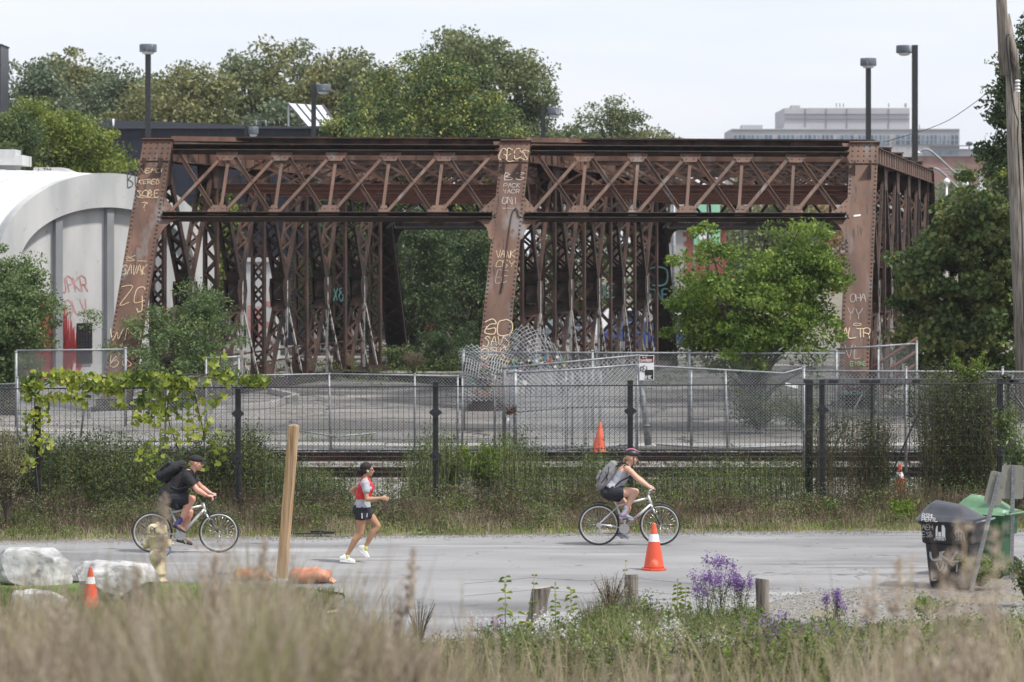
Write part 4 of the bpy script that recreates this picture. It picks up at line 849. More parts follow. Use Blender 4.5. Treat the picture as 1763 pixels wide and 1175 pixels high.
bg(700, 590, 119, 42, 'deep_y', 41, 'low shrub with yellow green leaves behind the far end of the left truss', 668, nclump=80, per=90, leaf=.10, clump_r=.4)
bg(770, 560, 118, 46, 'dark', 42, 'dark low shrub under the left span', 668, nclump=90, per=90, leaf=.10, clump_r=.4)

# ------------------------------------------------------------------ distant apartment block
Y = 700; ap = thing('apartment_block', 'pale grey terraced apartment block on the horizon with banded windows', 'building', (P(1460, 0, Y).x, Y, 0))
M['apt'] = mat('pale_precast_concrete', [C(.36, .36, .385), C(.41, .41, .43)], .85, .05); M['apt_glass'] = mat('blue_grey_glazing', [C(.05, .085, .14), C(.12, .18, .26), C(.24, .30, .37)], .2, .6, 2, stretch=(1, 1, .2)); M['apt_dark'] = mat('dark_grey_edging', [C(.20, .20, .22)], .8); M['brick'] = mat('brown_brick', [C(.20, .10, .08), C(.27, .15, .12)], .9, .4)  # apt_dark: plain dark grey for joints, cornices and copings
def abox(x0, y0, x1, y1, dy=0, dep=25, Yb=Y):
    a, b_ = P(x0, y1, Yb), P(x1, y0, Yb); return ((a.x + b_.x) / 2, Yb + dep / 2 + dy, (a.z + b_.z) / 2), (b_.x - a.x, dep, b_.z - a.z)
mb = MB(); mb.box(*abox(1260, 222, 1652, 500)); mb.box(*abox(1353, 185, 1570, 222, 4)); mb.box(*abox(1652, 257, 1690, 500, 0)); mb.box(*abox(1366, 180, 1381, 185, 5, 5)); mb.box(*abox(1280, 214, 1316, 222, 5, 5)); mb.box(*abox(1350, 219, 1392, 222, 2, 5)); mb.build('wall', M['apt'], ap, world=True)
for x_a, x_b in ((1262, 1330), (1338, 1435), (1444, 1470), (1476, 1532), (1541, 1567), (1570, 1650)):
    mb = MB(); c, s_ = abox(x_a, 233, x_b, 249, -.2, .4); mb.box(c, s_); wn = mb.build('window_band', M['apt_glass'], ap, world=True)
    mb = MB(); n = max(3, int((x_b - x_a) / 7)); 
    for i in range(n + 1): c, s_ = abox(x_a + (x_b - x_a) * i / n - .7, 233, x_a + (x_b - x_a) * i / n + .7, 249, -.45, .2); mb.box(c, s_)
    c, s_ = abox(x_a, 241, x_b, 242, -.45, .19); mb.box(c, s_); mb.build('mullions', M['apt'], wn, world=True)
for x_a, x_b, y_a, y_b in ((1590, 1650, 260, 268), (1262, 1500, 262, 276), (1262, 1650, 290, 304)):
    mb = MB(); c, s_ = abox(x_a, y_a, x_b, y_b, -.2, .4); mb.box(c, s_); mb.build('window_band', M['apt_glass'], ap, world=True)
mb = MB(); mb.box(*abox(1260, 223.5, 1652, 224.5, -.3, .5)); mb.box(*abox(1353, 203, 1570, 204, 3.7, .5)); mb.box(*abox(1353, 195, 1570, 195.6, 3.7, .5))
for i in range(1, 6): mb.box(*abox(1353 + i * 36, 186, 1354 + i * 36, 222, 3.8, .5))
mb.box(*abox(1600, 251, 1665, 252.4, -1.5, 1.6)); mb.box(*abox(1652, 257, 1690, 258, -.4, .5)); mb.build('cornice', M['apt_dark'], ap, world=True)
mb = MB()
for px in (1440, 1446, 1452, 1530, 1558, 1560, 1583): q = P(px, 185 if px < 1570 else 222, Y + 5); mb.tube([q, q + Vector((0, 0, 1.0))], .12, 4)
q = P(1672, 250, Y); mb.ell(q + Vector((0, 3, .4)), (.9, .9, .6), 8, 5); mb.tube([q + Vector((0, 3, -1)), q + Vector((0, 3, .2))], .15, 5); mb.build('roof_equipment', M['dark_steel'], ap, world=True)
tb = thing('brick_terrace', 'brown brick terrace wall in front of the distant apartment block', 'building', (P(1650, 0, 640).x, 640, 0)); mb = MB(); mb.box(*abox(1588, 269, 1712, 500, 0, 20, 640)); mb.build('wall', M['brick'], tb, world=True)
mb = MB(); mb.box(*abox(1586, 267.5, 1714, 269.5, -.5, 21, 640)); mb.build('coping', M['apt_dark'], tb, world=True)
for i, (px, w_) in enumerate(((1168, 18), (1152, 8))):
    pass
fl = thing('distant_rooftop', 'pale flat rooftop on the horizon right of the central trees', 'building', (P(1167, 0, 620).x, 620, 0)); mb = MB(); mb.box(*abox(1155, 238, 1178, 500, 0, 20, 620)); mb.build('wall', M['apt'], fl, world=True); mb = MB(); mb.box(*abox(1156, 236.4, 1177, 238, 3, 12, 620)); mb.build('roof', M['apt_dark'], fl, world=True)

# ------------------------------------------------------------------ street behind the right span
br = thing('brick_building', 'low grey and red brick wall of a building behind the right portal', 'building', (P(1180, 0, 175).x, 175, 0))
M['redbrick'] = mat('red_brick', [C(.22, .065, .05), C(.30, .10, .075)], .9, 2); M['greywall'] = mat('grey_render', [C(.34, .33, .34), C(.40, .39, .40)], .9, 1)
mb = MB(); mb.box(*abox(1100, 393, 1182, 560, 0, 8, 175)); mb.build('wall', M['greywall'], br, world=True); mb = MB(); mb.box(*abox(1182, 393, 1250, 560, .0, 7.9, 175))
for i in range(5): mb.box(*abox(1176 + (i % 2) * 2, 400 + i * 16, 1183, 408 + i * 16, -.02, 3, 175))
mb.build('brick_wall', M['redbrick'], br, world=True); mb = MB(); mb.box(*abox(1098, 390, 1252, 393.5, -.3, 9, 175)); mb.build('coping', M['apt_dark'], br, world=True)
M['mint'] = mat('mint_green_banner', [C(.24, .52, .36), C(.30, .58, .42)], .6, 1); M['mint_dark'] = mat('dark_green_print', [C(.03, .12, .08)], .6)
bn = thing('banner', 'mint green vertical banner with dark lettering and a pale round emblem', 'banner', P(1216, 426, 152)); c, s_ = abox(1195, 326, 1240, 426, 0, .06, 152); mb = MB(); mb.box(c, s_); mb.build('cloth', M['mint'], bn, world=True)
q = P(1203, 389, 151.9); mb = MB(); write(mb, 'FLIPPI', (q.x - .1, 151.96, q.z), XS, Vector((0, 0, 1)), (0, -1, 0), .16, .05, w=.11, curve=False); mb.build('lettering', M['mint_dark'], bn, world=True)
q = P(1213, 408, 151.95); mb = MB(); mb.lathe([(.30, -.01), (.30, .0)], 20, (q.x, 151.95, q.z), 'Y'); e_ = mb.build('emblem', M['reflect'], bn, world=True)
mb = MB(); mb.tube([(P(1195, 0, 152).x, 152.1, 0), (P(1195, 0, 152).x, 152.1, P(0, 324, 152).z)], .06, 6); mb.build('support', M['galv'], bn, world=True)
# curved street lamps and small posts near the far street
def cobra(px0, py0, px1, py1, Y, label, base_px):
    root = thing('street_lamp', label, 'street lamp', (P(base_px, 0, Y).x, Y, 0), group='curved street lamps over the far street'); q = P(px0, py0, Y); e = P(px1, py1, Y); x_b = P(base_px, 0, Y).x; s_ = Y / F
    mb = MB(); mb.tube([(0, 0, 0), (0, 0, e.z - .2)], 3 * s_, 8); mb.build('pole', M['galv'], root)
    pts = [Vector((x_b, Y, e.z)), Vector((e.x, Y, e.z)), e.lerp(q, .35) + Vector((0, 0, -.35 * (q.z - e.z) * .6)), e.lerp(q, .62) + Vector((0, 0, .10)), e.lerp(q, .85) + Vector((0, 0, .24 * (q.z - e.z))), q]
    mb = MB(); mb.tube(crom([tuple(p) for p in pts], 5), 1.9 * s_, 8); mb.build('arm', M['galv'], root, world=True)
    mb = MB(); mb.ell(q + Vector((-6 * s_, 0, -1 * s_)), (9 * s_, 4 * s_, 2.6 * s_), 12, 6); mb.build('lamp_head', M['reflect'], root, world=True)
cobra(1583, 262, 1683, 306, 190, 'curved street lamp arm reaching furthest up from the concrete post', 1687)
cobra(1600, 294, 1681, 331, 196, 'lower curved street lamp arm reaching from the concrete post', 1690)
cp = thing('concrete_post', 'pale tapered concrete post carrying lamp arms right of the bridge', 'post', (P(1689, 0, 193).x, 193, 0)); q = P(1689, 297, 193); mb = MB(); mb.tube([(0, 0, 0), (0, 0, q.z)], [.22, .15], 8); mb.build('shaft', M['slab'], cp)
mb = MB()
for px in (1685, 1697): w_ = P(px, 327, 192.6); mb.ell(w_, (.14, .14, .2), 10, 6); mb.tube([w_, w_ + Vector((.0, .4, 0))], .03, 5)
mb.build('insulator', M['white'], cp, world=True)
for px, py, lab in ((1630, 312, 'white globe topped post right of the bridge, leftmost of two'), (1662, 316, 'white globe topped post close to the concrete post')):
    q = P(px, py, 185); rt = thing('globe_lamp', lab, 'lamp post', (q.x, 185, 0), group='white globe lamps'); mb = MB(); mb.tube([(0, 0, 0), (0, 0, q.z)], .06, 6); mb.build('pole', M['white'], rt)
    mb = MB(); mb.lathe([(.05, -.22), (.22, -.12), (.20, .06), (.08, .14), (.03, .2)], 12, (0, 0, q.z)); mb.build('lamp_head', M['white'], rt)
mb = MB()
for py, a_, b2 in ((288, 1600, 1712), (293, 1600, 1700), (297, 1600, 1712)):
    p0, p1 = P(a_, py, 260), P(b2, py + 2, 262); mb.tube([p0 + (p1 - p0) * t * 1.0 + Vector((0, 0, -.2 * math.sin(math.pi * t))) for t in (0, .25, .5, .75, 1)], .035, 4)
o_ = mb.build('overhead_wires', M['galv'], origin=P(1650, 290, 260)); tag(o_, 'three pale overhead wires crossing in front of the distant brick terrace', 'wires')

# ------------------------------------------------------------------ parked vehicles glimpsed behind the bridge
M['car_white'] = mat('white_car_paint', [C(.66, .67, .70)], .25, coat=.6); M['car_red'] = mat('red_car_paint', [C(.50, .05, .03)], .3, coat=.6); M['car_blue'] = mat('blue_car_paint', [C(.03, .06, .25)], .3, coat=.6); M['tail'] = mat('red_lamp_lens', [C(.4, .02, .02)], .3)
def car(label, paint, x, y, rz, tall=0.0):
    root = thing('parked_car', label, 'car', (x, y, 0), rz, group='cars parked beyond the bridge')
    sec = [(-2.2, .55, .62), (-2.1, .9, .95), (-1.3, 1.0 + tall, 1.42 + tall), (.3, 1.0 + tall, 1.46 + tall), (1.1, .98, .98), (2.0, .88, .84), (2.22, .5, .55)]
    mb = MB(); vs = []
    for x_, wz, z_ in sec:
        for yy, zz in ((-.86, .28), (-.9, .6), (-.86, min(z_, .92)), (-.64, z_), (.64, z_), (.86, min(z_, .92)), (.9, .6), (.86, .28)): vs.append((x_, yy if abs(x_) < 2.15 else yy * .9, zz))
    n = 8; fs = [(i * n + k, i * n + (k + 1) % n, (i + 1) * n + (k + 1) % n, (i + 1) * n + k) for i in range(6) for k in range(n)] + [tuple(range(8))[::-1], tuple(range(48, 56))]
    mb.add(vs, fs, False); bo = mb.build('body', paint, root, bevel=.05)
    mb = MB()
    for s_ in (-1, 1):
        mb.prism([(-1.35, s_ * .80, .98), (.85, s_ * .80, .98), (.35, s_ * .70, 1.36 + tall), (-1.15, s_ * .70, 1.36 + tall)], (0, s_ * .06, 0))
    mb.prism([(1.08, -.62, 1.02), (1.08, .62, 1.02), (.42, .58, 1.42 + tall), (.42, -.58, 1.42 + tall)], (.04, 0, .02)); mb.build('window', M['glass'], root)
    for wx in (-1.35, 1.38):
        for s_ in (-1, 1):
            mb = MB(); mb.lathe([(.2, -.1), (.31, -.1), (.33, 0), (.31, .1), (.2, .1)], 18, (wx, s_ * .82, .33), 'Y'); w_ = mb.build('wheel', M['rubber'], root); mb = MB(); mb.lathe([(.19, -.11), (.19, .11)], 14, (wx, s_ * .82, .33), 'Y'); mb.build('rim', M['galv'], w_)
    for s_ in (-1, 1): mb = MB(); mb.ell((2.12, s_ * .62, .68), (.1, .18, .08), 8, 6); mb.build('headlight', M['reflect'], root); mb = MB(); mb.box((-2.14, s_ * .62, .82), (.1, .25, .16)); mb.build('tail_light', M['tail'], root)
    return root
car('white and red parked car glimpsed behind the far left truss end', M['car_red'], P(728, 0, 160).x, 160, .2)
car('white parked van glimpsed through the middle truss', M['car_white'], P(1085, 0, 150).x, 150, .1, .5)
car('blue parked car glimpsed between the middle truss members', M['car_blue'], P(1110, 0, 142).x, 142, .1)
car('white parked car partly hidden by the bright green tree', M['car_white'], P(1178, 0, 148).x, 148, .15, .3)
car('grey parked car glimpsed beside the middle truss bottom', M['lamp_grey'], P(1000, 0, 152).x, 152, .1)

# ------------------------------------------------------------------ utility pole with wires at the right edge
Y = 82; up_ = thing('utility_pole', 'tall cracked grey wooden utility pole with a splinted second pole at the right edge', 'utility pole', (P(1768, 0, Y).x, Y, 0))
mb = MB(); mb.tube([P(1768, 735, Y), P(1757, 480, Y), P(1746, 250, Y), P(1742, 85, Y)], [.26, .24, .21, .19], 12); mb.build('pole', M['wood_old'], up_, world=True)
mb = MB(); mb.tube([P(1730, 130, Y - .3), P(1724, 0, Y - .3), P(1720, -90, Y - .3)], [.17, .16, .15], 10); mb.build('upper_pole', M['wood_old'], up_, world=True)
mb = MB(); mb.tube([P(1752, 140, Y - .2), P(1744, 85, Y - .3), P(1732, 25, Y - .3)], .11, 8); mb.build('splint', M['wood_old'], up_, world=True)
mb = MB(); mb.tube(crom([tuple(P(a_, b_, Y - .5)) for a_, b_ in ((1738, 60), (1733, 75), (1745, 180), (1753, 210), (1752, 240), (1760, 400), (1763, 560))], 4), .02, 5); mb.build('cable', M['dark_steel'], up_, world=True)
mb = MB()
for i in range(4): mb.lathe([(.05, 0), (.09, .03), (.05, .07)], 10, P(1752, 160 - i * 6, Y - .55))
mb.build('insulator', M['white'], up_, world=True)
mb = MB(); mb.tube(crom([tuple(P(a_, b_, Y + (1715 - a_) * .05)) for a_, b_ in ((1715, 145), (1690, 168), (1660, 190), (1630, 209), (1593, 224), (1560, 234), (1525, 244))], 4), .011, 5)
o_ = mb.build('wire', M['dark_steel'], origin=P(1715, 145, Y)); tag(o_, 'thin black wire sagging from the utility pole towards the bridge top', 'wire')
mb = MB(); mb.tube(crom([tuple(P(a_, b_, Y + 4)) for a_, b_ in ((1735, 160), (1725, 200), (1712, 235), (1706, 262), (1695, 292), (1690, 310))], 4), .011, 5); w2 = P(1706, 260, Y + 4); mb.ell(w2, (.07, .07, .1), 8, 5)
o_ = mb.build('wire', M['dark_steel'], origin=P(1735, 160, Y + 4)); tag(o_, 'black wire with a small clamp dropping left of the utility pole', 'wire')
# ------------------------------------------------------------------ fences
def wires(lines, r, n, p):
    """lines (M,K,3): each a polyline; thin three-sided wires"""
    Ls = np.asarray(lines, float); Mn, K, _ = Ls.shape; n = np.array(n, float); p = np.array(p, float)
    off = np.stack([n * r, (-.5 * n + .87 * p) * r, (-.5 * n - .87 * p) * r]); V = Ls[:, :, None, :] + off[None, None]
    idx = np.arange(Mn * K * 3).reshape(Mn, K, 3); a = idx[:, :-1, :]; b = idx[:, 1:, :]
    Fq = np.stack([a, np.roll(a, -1, 2), np.roll(b, -1, 2), b], -1).reshape(-1, 4)
    return V.reshape(-1, 3), Fq
def chain(name, f, Wd, H, parent, m='galv', pitch=.085, r=.0052, nrm=(0, -1, 0), seg=2, world=True):
    """diamond mesh over the rectangle 0..Wd x 0..H mapped by f(u, v) (arrays) -> points"""
    Vs, Fs, b = [], [], 0
    for sgn in (1, -1):
        L_ = []
        for c in np.arange(-H if sgn > 0 else 0, Wd if sgn > 0 else Wd + H, pitch):
            v0, v1 = 0.0, H
            if sgn > 0:
                if c < 0: v0 = -c
                if c + H > Wd: v1 = Wd - c
                u0, u1 = c + v0, c + v1
            else:
                if c > Wd: v0 = c - Wd
                if c - H < 0: v1 = c
                u0, u1 = c - v0, c - v1
            if v1 - v0 < .02: continue
            t = np.linspace(0, 1, seg + 1); L_.append(f(u0 + (u1 - u0) * t, v0 + (v1 - v0) * t))
        V, Fq = wires(L_, r, nrm, (.7 * sgn, 0, -.7)); Vs.append(V); Fs.append(Fq + b); b += len(V)
    return np_mesh(name, np.concatenate(Vs), np.concatenate(Fs), M[m], parent, world=world)
def flatmap(p0, p1, z0=0.0, H=2.0, z1=None):
    """f(u,v) on the vertical strip from p0 to p1 (tops follow p0.z / p1.z)"""
    p0 = np.array(p0, float); p1 = np.array(p1, float); Wd = np.linalg.norm((p1 - p0)[:2])
    def f(u, v):
        t = np.asarray(u) / Wd; base = p0[None] * (1 - t)[:, None] + p1[None] * t[:, None]; base[:, 2] = z0 + (base[:, 2] - z0) * (np.asarray(v) / H); return base
    return f, Wd
def cl_panel(root, p0, p1, z0=.06, sag=0.0, seg=2, m='galv', **k):
    H = max(p0[2], p1[2]) - z0; f, Wd = flatmap(p0, p1, z0, H)
    if sag: g_ = f; f = lambda u, v: g_(u, v) + np.stack([0 * u, -sag * np.sin(np.pi * np.asarray(v) / H) * np.sin(np.pi * np.asarray(u) / Wd), 0 * u], 1)
    return chain('chain_mesh', f, Wd, H, root, m, seg=seg, **k)
def gpost(root, x, y, z, r=.03, name='post', m='galv', lean=0.0, z0=0.0):
    mb = MB(); mb.tube([(x, y, z0), (x + lean, y, z)], r, 8); mb.ell((x + lean, y, z), (r * 1.25, r * 1.25, r), 8, 5); return mb.build(name, M[m], root, world=True)
def grail(root, pts, r=.022, name='rail', m='galv'):
    mb = MB(); mb.tube(pts, r, 7); return mb.build(name, M[m], root, world=True)

# black steel mesh fence along the path
def fy(px): return 51.6 + (px - 0) / 1763 * 2.2
FTOP = 2.44
bf = thing('mesh_fence', 'black welded mesh fence with square black posts running behind the path', 'fence', (0, fy(881), 0))
def fpt(px, z=0.0): Yf = fy(px); return Vector(((px - CX) / F * Yf, Yf, z))
posts = [-270, 65, 410, 750, 1085, 1415, 1722, 2060]
for px in posts:
    p = fpt(px); mb = MB(); zt = FTOP + (.06 if px > 700 else -.05) + (.0 if px != 65 else -.3); mb.box((p.x, p.y, zt / 2), (.10, .10, zt)); mb.box((p.x, p.y, zt + .01), (.115, .115, .02))
    for i, z in enumerate((.35, 1.15, 1.95)):
        mb.frame(Vector((p.x, p.y - .062, z)), Vector((.085, 0, .085)) * .7, Vector((0, .008, 0)), Vector((-.085, 0, .085)) * .7)
        mb.dome((p.x, p.y - .072, z), (0, -1, 0), .02, .015, 6); mb.box((p.x, p.y - .055, z), (.22, .012, .05))
    mb.build('post', M['dark_steel'], bf, world=True)
for a_, b_ in zip(posts, posts[1:]):
    p0, p1 = fpt(a_), fpt(b_); Wd = (p1 - p0).length; n = int(Wd / .098); d_ = (p1 - p0) / n; ls = []
    for i in range(n + 1):
        q = p0 + d_ * i; ls.append([(q.x, q.y - .06, .06), (q.x, q.y - .06, FTOP)])
    V1, F1 = wires(ls, .0048, (0, -1, 0), (1, 0, 0)); hs = []
    for i in range(13):
        z = .10 + i * (FTOP - .12) / 12; hs.append([(p0.x, p0.y - .066, z), (p1.x, p1.y - .066, z)])
        if i in (0, 12): hs.append([(p0.x, p0.y - .054, z), (p1.x, p1.y - .054, z)])
    V2, F2 = wires(hs, .0038, (0, -1, 0), (0, 0, 1)); V3, F3 = wires([[(p0.x, p0.y - .06, FTOP - .01), (p1.x, p1.y - .06, FTOP - .01)]], .010, (0, -1, 0), (0, 0, 1))
    np_mesh('mesh_panel', np.concatenate([V1, V2, V3]), np.concatenate([F1, F2 + len(V1), F3 + len(V1) + len(V2)]), M['dark_steel'], bf, world=True)

# sliding gate behind the right end of the black fence
YG = 54.9; gt = thing('sliding_gate', 'black mesh sliding gate with a pale top beam and diagonal tie rods at the right', 'gate', P(1560, 880, YG))
xa, xb = P(1383, 0, YG).x, P(1800, 0, YG).x; zt = P(0, 656, YG).z; zb = .12
mb = MB(); mb.box(((xa + xb) / 2, YG, zt), (xb - xa, .08, .09)); mb.build('top_beam', M['galv_dull'], gt, world=True)
for px in (1392, 1500, 1612, 1735):
    x_ = P(px, 0, YG).x; mb = MB(); mb.box((x_, YG - .06, 1.2), (.14 if px == 1392 else .045, .05, 2.36)); 
    mb.build('upright', M['dark_steel'], gt, world=True)
for px in (1391, 1434, 1488, 1507, 1578, 1736, 1745):
    x_ = P(px, 0, YG).x; mb = MB(); mb.box((x_, YG - .07, zt - .01), (.17, .05, .06)); mb.build('bracket', M['dark_steel'], gt, world=True)
ls = [[(x_, YG - .09, zb), (x_, YG - .09, zt + .04)] for x_ in np.arange(xa, xb, .085)]; V1, F1 = wires(ls, .0045, (0, -1, 0), (1, 0, 0)); ls = [[(xa, YG - .095, z), (xb, YG - .095, z)] for z in np.linspace(zb, zt - .05, 9)]; V2, F2 = wires(ls, .0045, (0, -1, 0), (0, 0, 1))
np_mesh('mesh_panel', np.concatenate([V1, V2]), np.concatenate([F1, F2 + len(V1)]), M['dark_steel'], gt, world=True)
for (a0, b0, a1, b1) in ((1490, 668, 1395, 850), (1600, 668, 1512, 868), (1716, 680, 1632, 872), (1740, 668, 1800, 760)): grail(gt, [P(a0, b0, YG - .02), P(a1, b1, YG - .02)], .020, 'tie_rod', 'galv_dull')
mb = MB(); mb.lathe([(.08, 0), (.10, .02), (.10, .06), (.05, .10)], 12, P(1733, 652, YG)); mb.build('roller', M['dark_steel'], gt, world=True)
mb = MB(); mb.box(((xa + xb) / 2, YG, .10), (xb - xa, .06, .10)); mb.build('bottom_beam', M['dark_steel'], gt, world=True)

# galvanised chain link fences
YF = 70.0
f1 = thing('chain_link_fence', 'galvanised chain link fence with thin posts before the paved lot, left part', 'fence', (P(400, 0, YF).x, YF, 0), group='galvanised chain link fences of the yard')
for (ax_, ay, bx_, by) in ((-40, 664, 215, 652), (215, 662, 280, 648), (282, 650, 570, 644), (570, 644, 790, 648)):
    p0, p1 = P(ax_, ay, YF), P(bx_, by, YF); cl_panel(f1, p0, p1); grail(f1, [p0, p1]); grail(f1, [(p0.x, YF, .05), (p1.x, YF, .05)], .018)
for px, top, ln in ((-40, 664, 0), (30, 650, 0), (135, 655, .25), (282, 648, .12), (570, 644, -.05), (714, 645, 0), (788, 648, 0), (796, 650, 0)): p = P(px, top, YF); gpost(f1, p.x, YF, p.z, .026, lean=ln, m='galv' if px != 135 else 'galv_dull')
mb = MB(); p = P(570, 735, YF - .1); mb.tube([P(515, 742, YF - .3), P(580, 752, YF - .25), P(648, 746, YF - .3)], .02, 6); mb.build('loose_bar', M['galv'], f1, world=True)
f2 = thing('chain_link_fence', 'taller chain link fence at the far left in front of the red painted wall', 'fence', (P(120, 0, 80).x, 80, 0), group='galvanised chain link fences of the yard')
p0, p1 = P(28, 604, 80), P(216, 602, 80); cl_panel(f2, p0, p1, z0=.3); grail(f2, [p0, p1], .028)
for px in (28, 216): p = P(px, 600 if px > 100 else 606, 80); gpost(f2, p.x, 80, p.z, .04)
f2b = thing('chain_link_gate', 'short chain link gate panel standing between the vine and the left truss', 'gate', (P(390, 0, 78).x, 78, 0))
p0, p1 = P(355, 617, 78), P(411, 615, 78); cl_panel(f2b, p0, p1, z0=.3); grail(f2b, [p0, p1], .028); gpost(f2b, p1.x, 78, p1.z, .035); gpost(f2b, p0.x, 78, p0.z, .03)
YM = 78.0
f3 = thing('chain_link_fence', 'long straight chain link fence across the middle before the bridge portals', 'fence', (P(1100, 0, YM).x, YM, 0), group='galvanised chain link fences of the yard')
p0, p1 = P(798, 607, YM), P(1455, 609, YM); cl_panel(f3, p0, p1, z0=.08); grail(f3, [p0, p1], .028)
for px in (798, 1020, 1187, 1440): p = P(px, 605, YM); gpost(f3, p.x, YM, p.z, .045 if px == 798 else .04)
# bulging torn mesh above the straight fence
YB = 77.8; p0 = P(796, 612, YB)
def bulge(u, v):
    u = np.asarray(u); v = np.asarray(v); t = u / 2.62; top = np.interp(t, [0, .12, .3, .45, .62, .75, .88, 1], [.20, .42, .30, .62, .98, .86, .55, .02]); x = p0.x + u + .10 * np.sin(v * 2.2 + u) * (v / 1.6); z = p0.z - 1.25 + (v / 2.2) * (1.2 + top * .92); y = YB - .30 * np.sin(u * 2.3) * (v / 2.2) - .12 * np.sin(u * 5 + v * 3); return np.stack([x, y, z], 1)
tm = thing('torn_mesh', 'torn chain link mesh bulging up above the fence at the middle end post', 'wire mesh', p0 - Vector((0, 0, 1.2))); chain('chain_mesh', bulge, 2.62, 2.2, tm, 'galv_bright', seg=12, pitch=.135, r=.0072)
def bulge2(u, v):
    q = bulge(np.asarray(u) + 1.2, v); q[:, 1] += .35 + .2 * np.sin(np.asarray(u) * 4); q[:, 0] += .18 * np.asarray(v) / 2.2; q[:, 2] -= .10; return q
chain('folded_mesh', bulge2, 1.35, 2.1, tm, 'galv', seg=12, pitch=.135, r=.006)
# leaning double gate panels
g1 = thing('chain_link_gate', 'leaning chain link gate with sagging top rail, chained at its left post', 'gate', P(980, 775, YF)); 
p0, p1 = P(850, 644, YF), P(1101, 628, YF); cl_panel(g1, p0, p1, z0=P(0, 776, YF).z, sag=.12, seg=6, m='galv_bright', pitch=.115, r=.0065); grail(g1, [p0, p0.lerp(p1, .5) + Vector((0, 0, -.02)), p1], .026); grail(g1, [P(868, 634, YF + .4), P(1101, 612, YF + .4)], .026)
pp0, pp1 = P(866, 635, YF + .4), P(1100, 614, YF + .4); cl_panel(g1, pp0, pp1, z0=P(0, 770, YF + .4).z, m='galv_bright', pitch=.115, r=.006)
grail(g1, [P(868, 712, YF), P(985, 702, YF - .05), P(1082, 701, YF)], .018, 'brace', 'galv_dull'); grail(g1, [P(880, 782, YF), P(1085, 766, YF)], .02, 'rail')
for px, top, bt in ((852, 644, 776), (974, 638, 775), (1097, 630, 775)): p = P(px, top, YF); gpost(g1, p.x, YF, p.z, .024, 'upright', z0=P(0, bt, YF).z)
for px, top in ((868, 634), (887, 640)): p = P(px, top, YF - .1); gpost(g1, p.x, YF - .1, p.z, .05, 'post', m='galv_dull' if px < 880 else 'galv')
for px in (985, 1008, 1034): p = P(px, 636, YF + .5); gpost(g1, p.x, YF + .5, p.z, .035, 'post')
mb = MB(); rnd = random.Random(4); c = P(880, 706, YF - .2)
mb.tube([c + Vector((rnd.uniform(-.16, .16), rnd.uniform(-.05, .05), rnd.uniform(-.13, .13))) for _ in range(34)], .012, 5); mb.build('chain', M['rust_red'], g1, world=True)
mb = MB(); mb.box(P(875, 722, YF - .2), (.06, .03, .08)); mb.build('padlock', M['white'], g1, world=True)
lp = thing('leaning_pipe', 'thick galvanised pipe leaning against the gate post beside the danger sign', 'pipe', P(1115, 768, YF - .3)); mb = MB(); mb.tube([P(1116, 767, YF - .3), P(1108, 690, YF - .25), P(1099, 628, YF - .2)], [.09, .075, .055], 10); mb.build('tube', M['galv'], lp, world=True); mb = MB(); mb.lathe([(.10, 0), (.10, .05)], 12, P(1113, 735, YF - .3)); mb.build('collar', M['galv_dull'], lp, world=True)
f4 = thing('chain_link_fence', 'chain link fence with a bent top rail behind the bright green tree', 'fence', (P(1250, 0, YF).x, YF, 0), group='galvanised chain link fences of the yard')
pts = [P(1112, 630, YF), P(1125, 631, YF), P(1350, 643, YF), P(1386, 633, YF)]
for a_, b_ in zip(pts, pts[1:]): cl_panel(f4, a_, b_)
grail(f4, pts, .026); grail(f4, [P(1130, 766, YF), P(1240, 772, YF), P(1378, 767, YF)], .02)
for px, ln in ((1190, 0), (1249, -.05), (1385, 0)): p = P(px, 640 if px != 1385 else 630, YF); gpost(f4, p.x - ln, YF, p.z, .03, lean=ln)
mb = MB(); q = P(1363, 666, YF - .1); mb.prism([q + Vector(v) for v in ((-.17, 0, .03), (.15, 0, -.05), (.15, 0, .03), (-.14, 0, .10))], (0, .06, 0)); mb.build('paper_scrap', M['white'], f4, world=True)
f5 = thing('chain_link_fence', 'chain link fence rising above the black gate at the right edge', 'fence', (P(1600, 0, 62).x, 62, 0), group='galvanised chain link fences of the yard')
p0, p1 = P(1384, 639, 62), P(1800, 641, 62); cl_panel(f5, p0, p1, z0=1.2); grail(f5, [p0, p1], .024)
for px in (1384, 1560, 1726): p = P(px, 633, 62); gpost(f5, p.x, 62, p.z, .03)
f6 = thing('chain_link_gate', 'propped chain link panel leaning by the rusty pipes at the right end post', 'gate', (P(1545, 0, 80).x, 80, 0))
p0, p1 = P(1512, 600, 80), P(1578, 592, 80); cl_panel(f6, p0, p1, z0=P(0, 655, 80).z); grail(f6, [P(1440, 602, 80), p1], .03); gpost(f6, p1.x, 80, p1.z + .06, .04); gpost(f6, p0.x, 80, p0.z, .035)
pr = thing('rusty_pipes', 'three bent rusty pipes leaning up behind the propped chain link panel', 'pipes', P(1540, 650, 82))
for i, (a0, b0, a1, b1) in enumerate(((1498, 634, 1580, 582), (1505, 652, 1580, 604), (1530, 656, 1580, 626))): grail(pr, [P(a0, b0 + 8, 82), P(a0 + 2, b0, 82), P(a0 + 14, b0 - 8, 82), P(a1, b1, 82)], .05, 'pipe', 'rust_red')
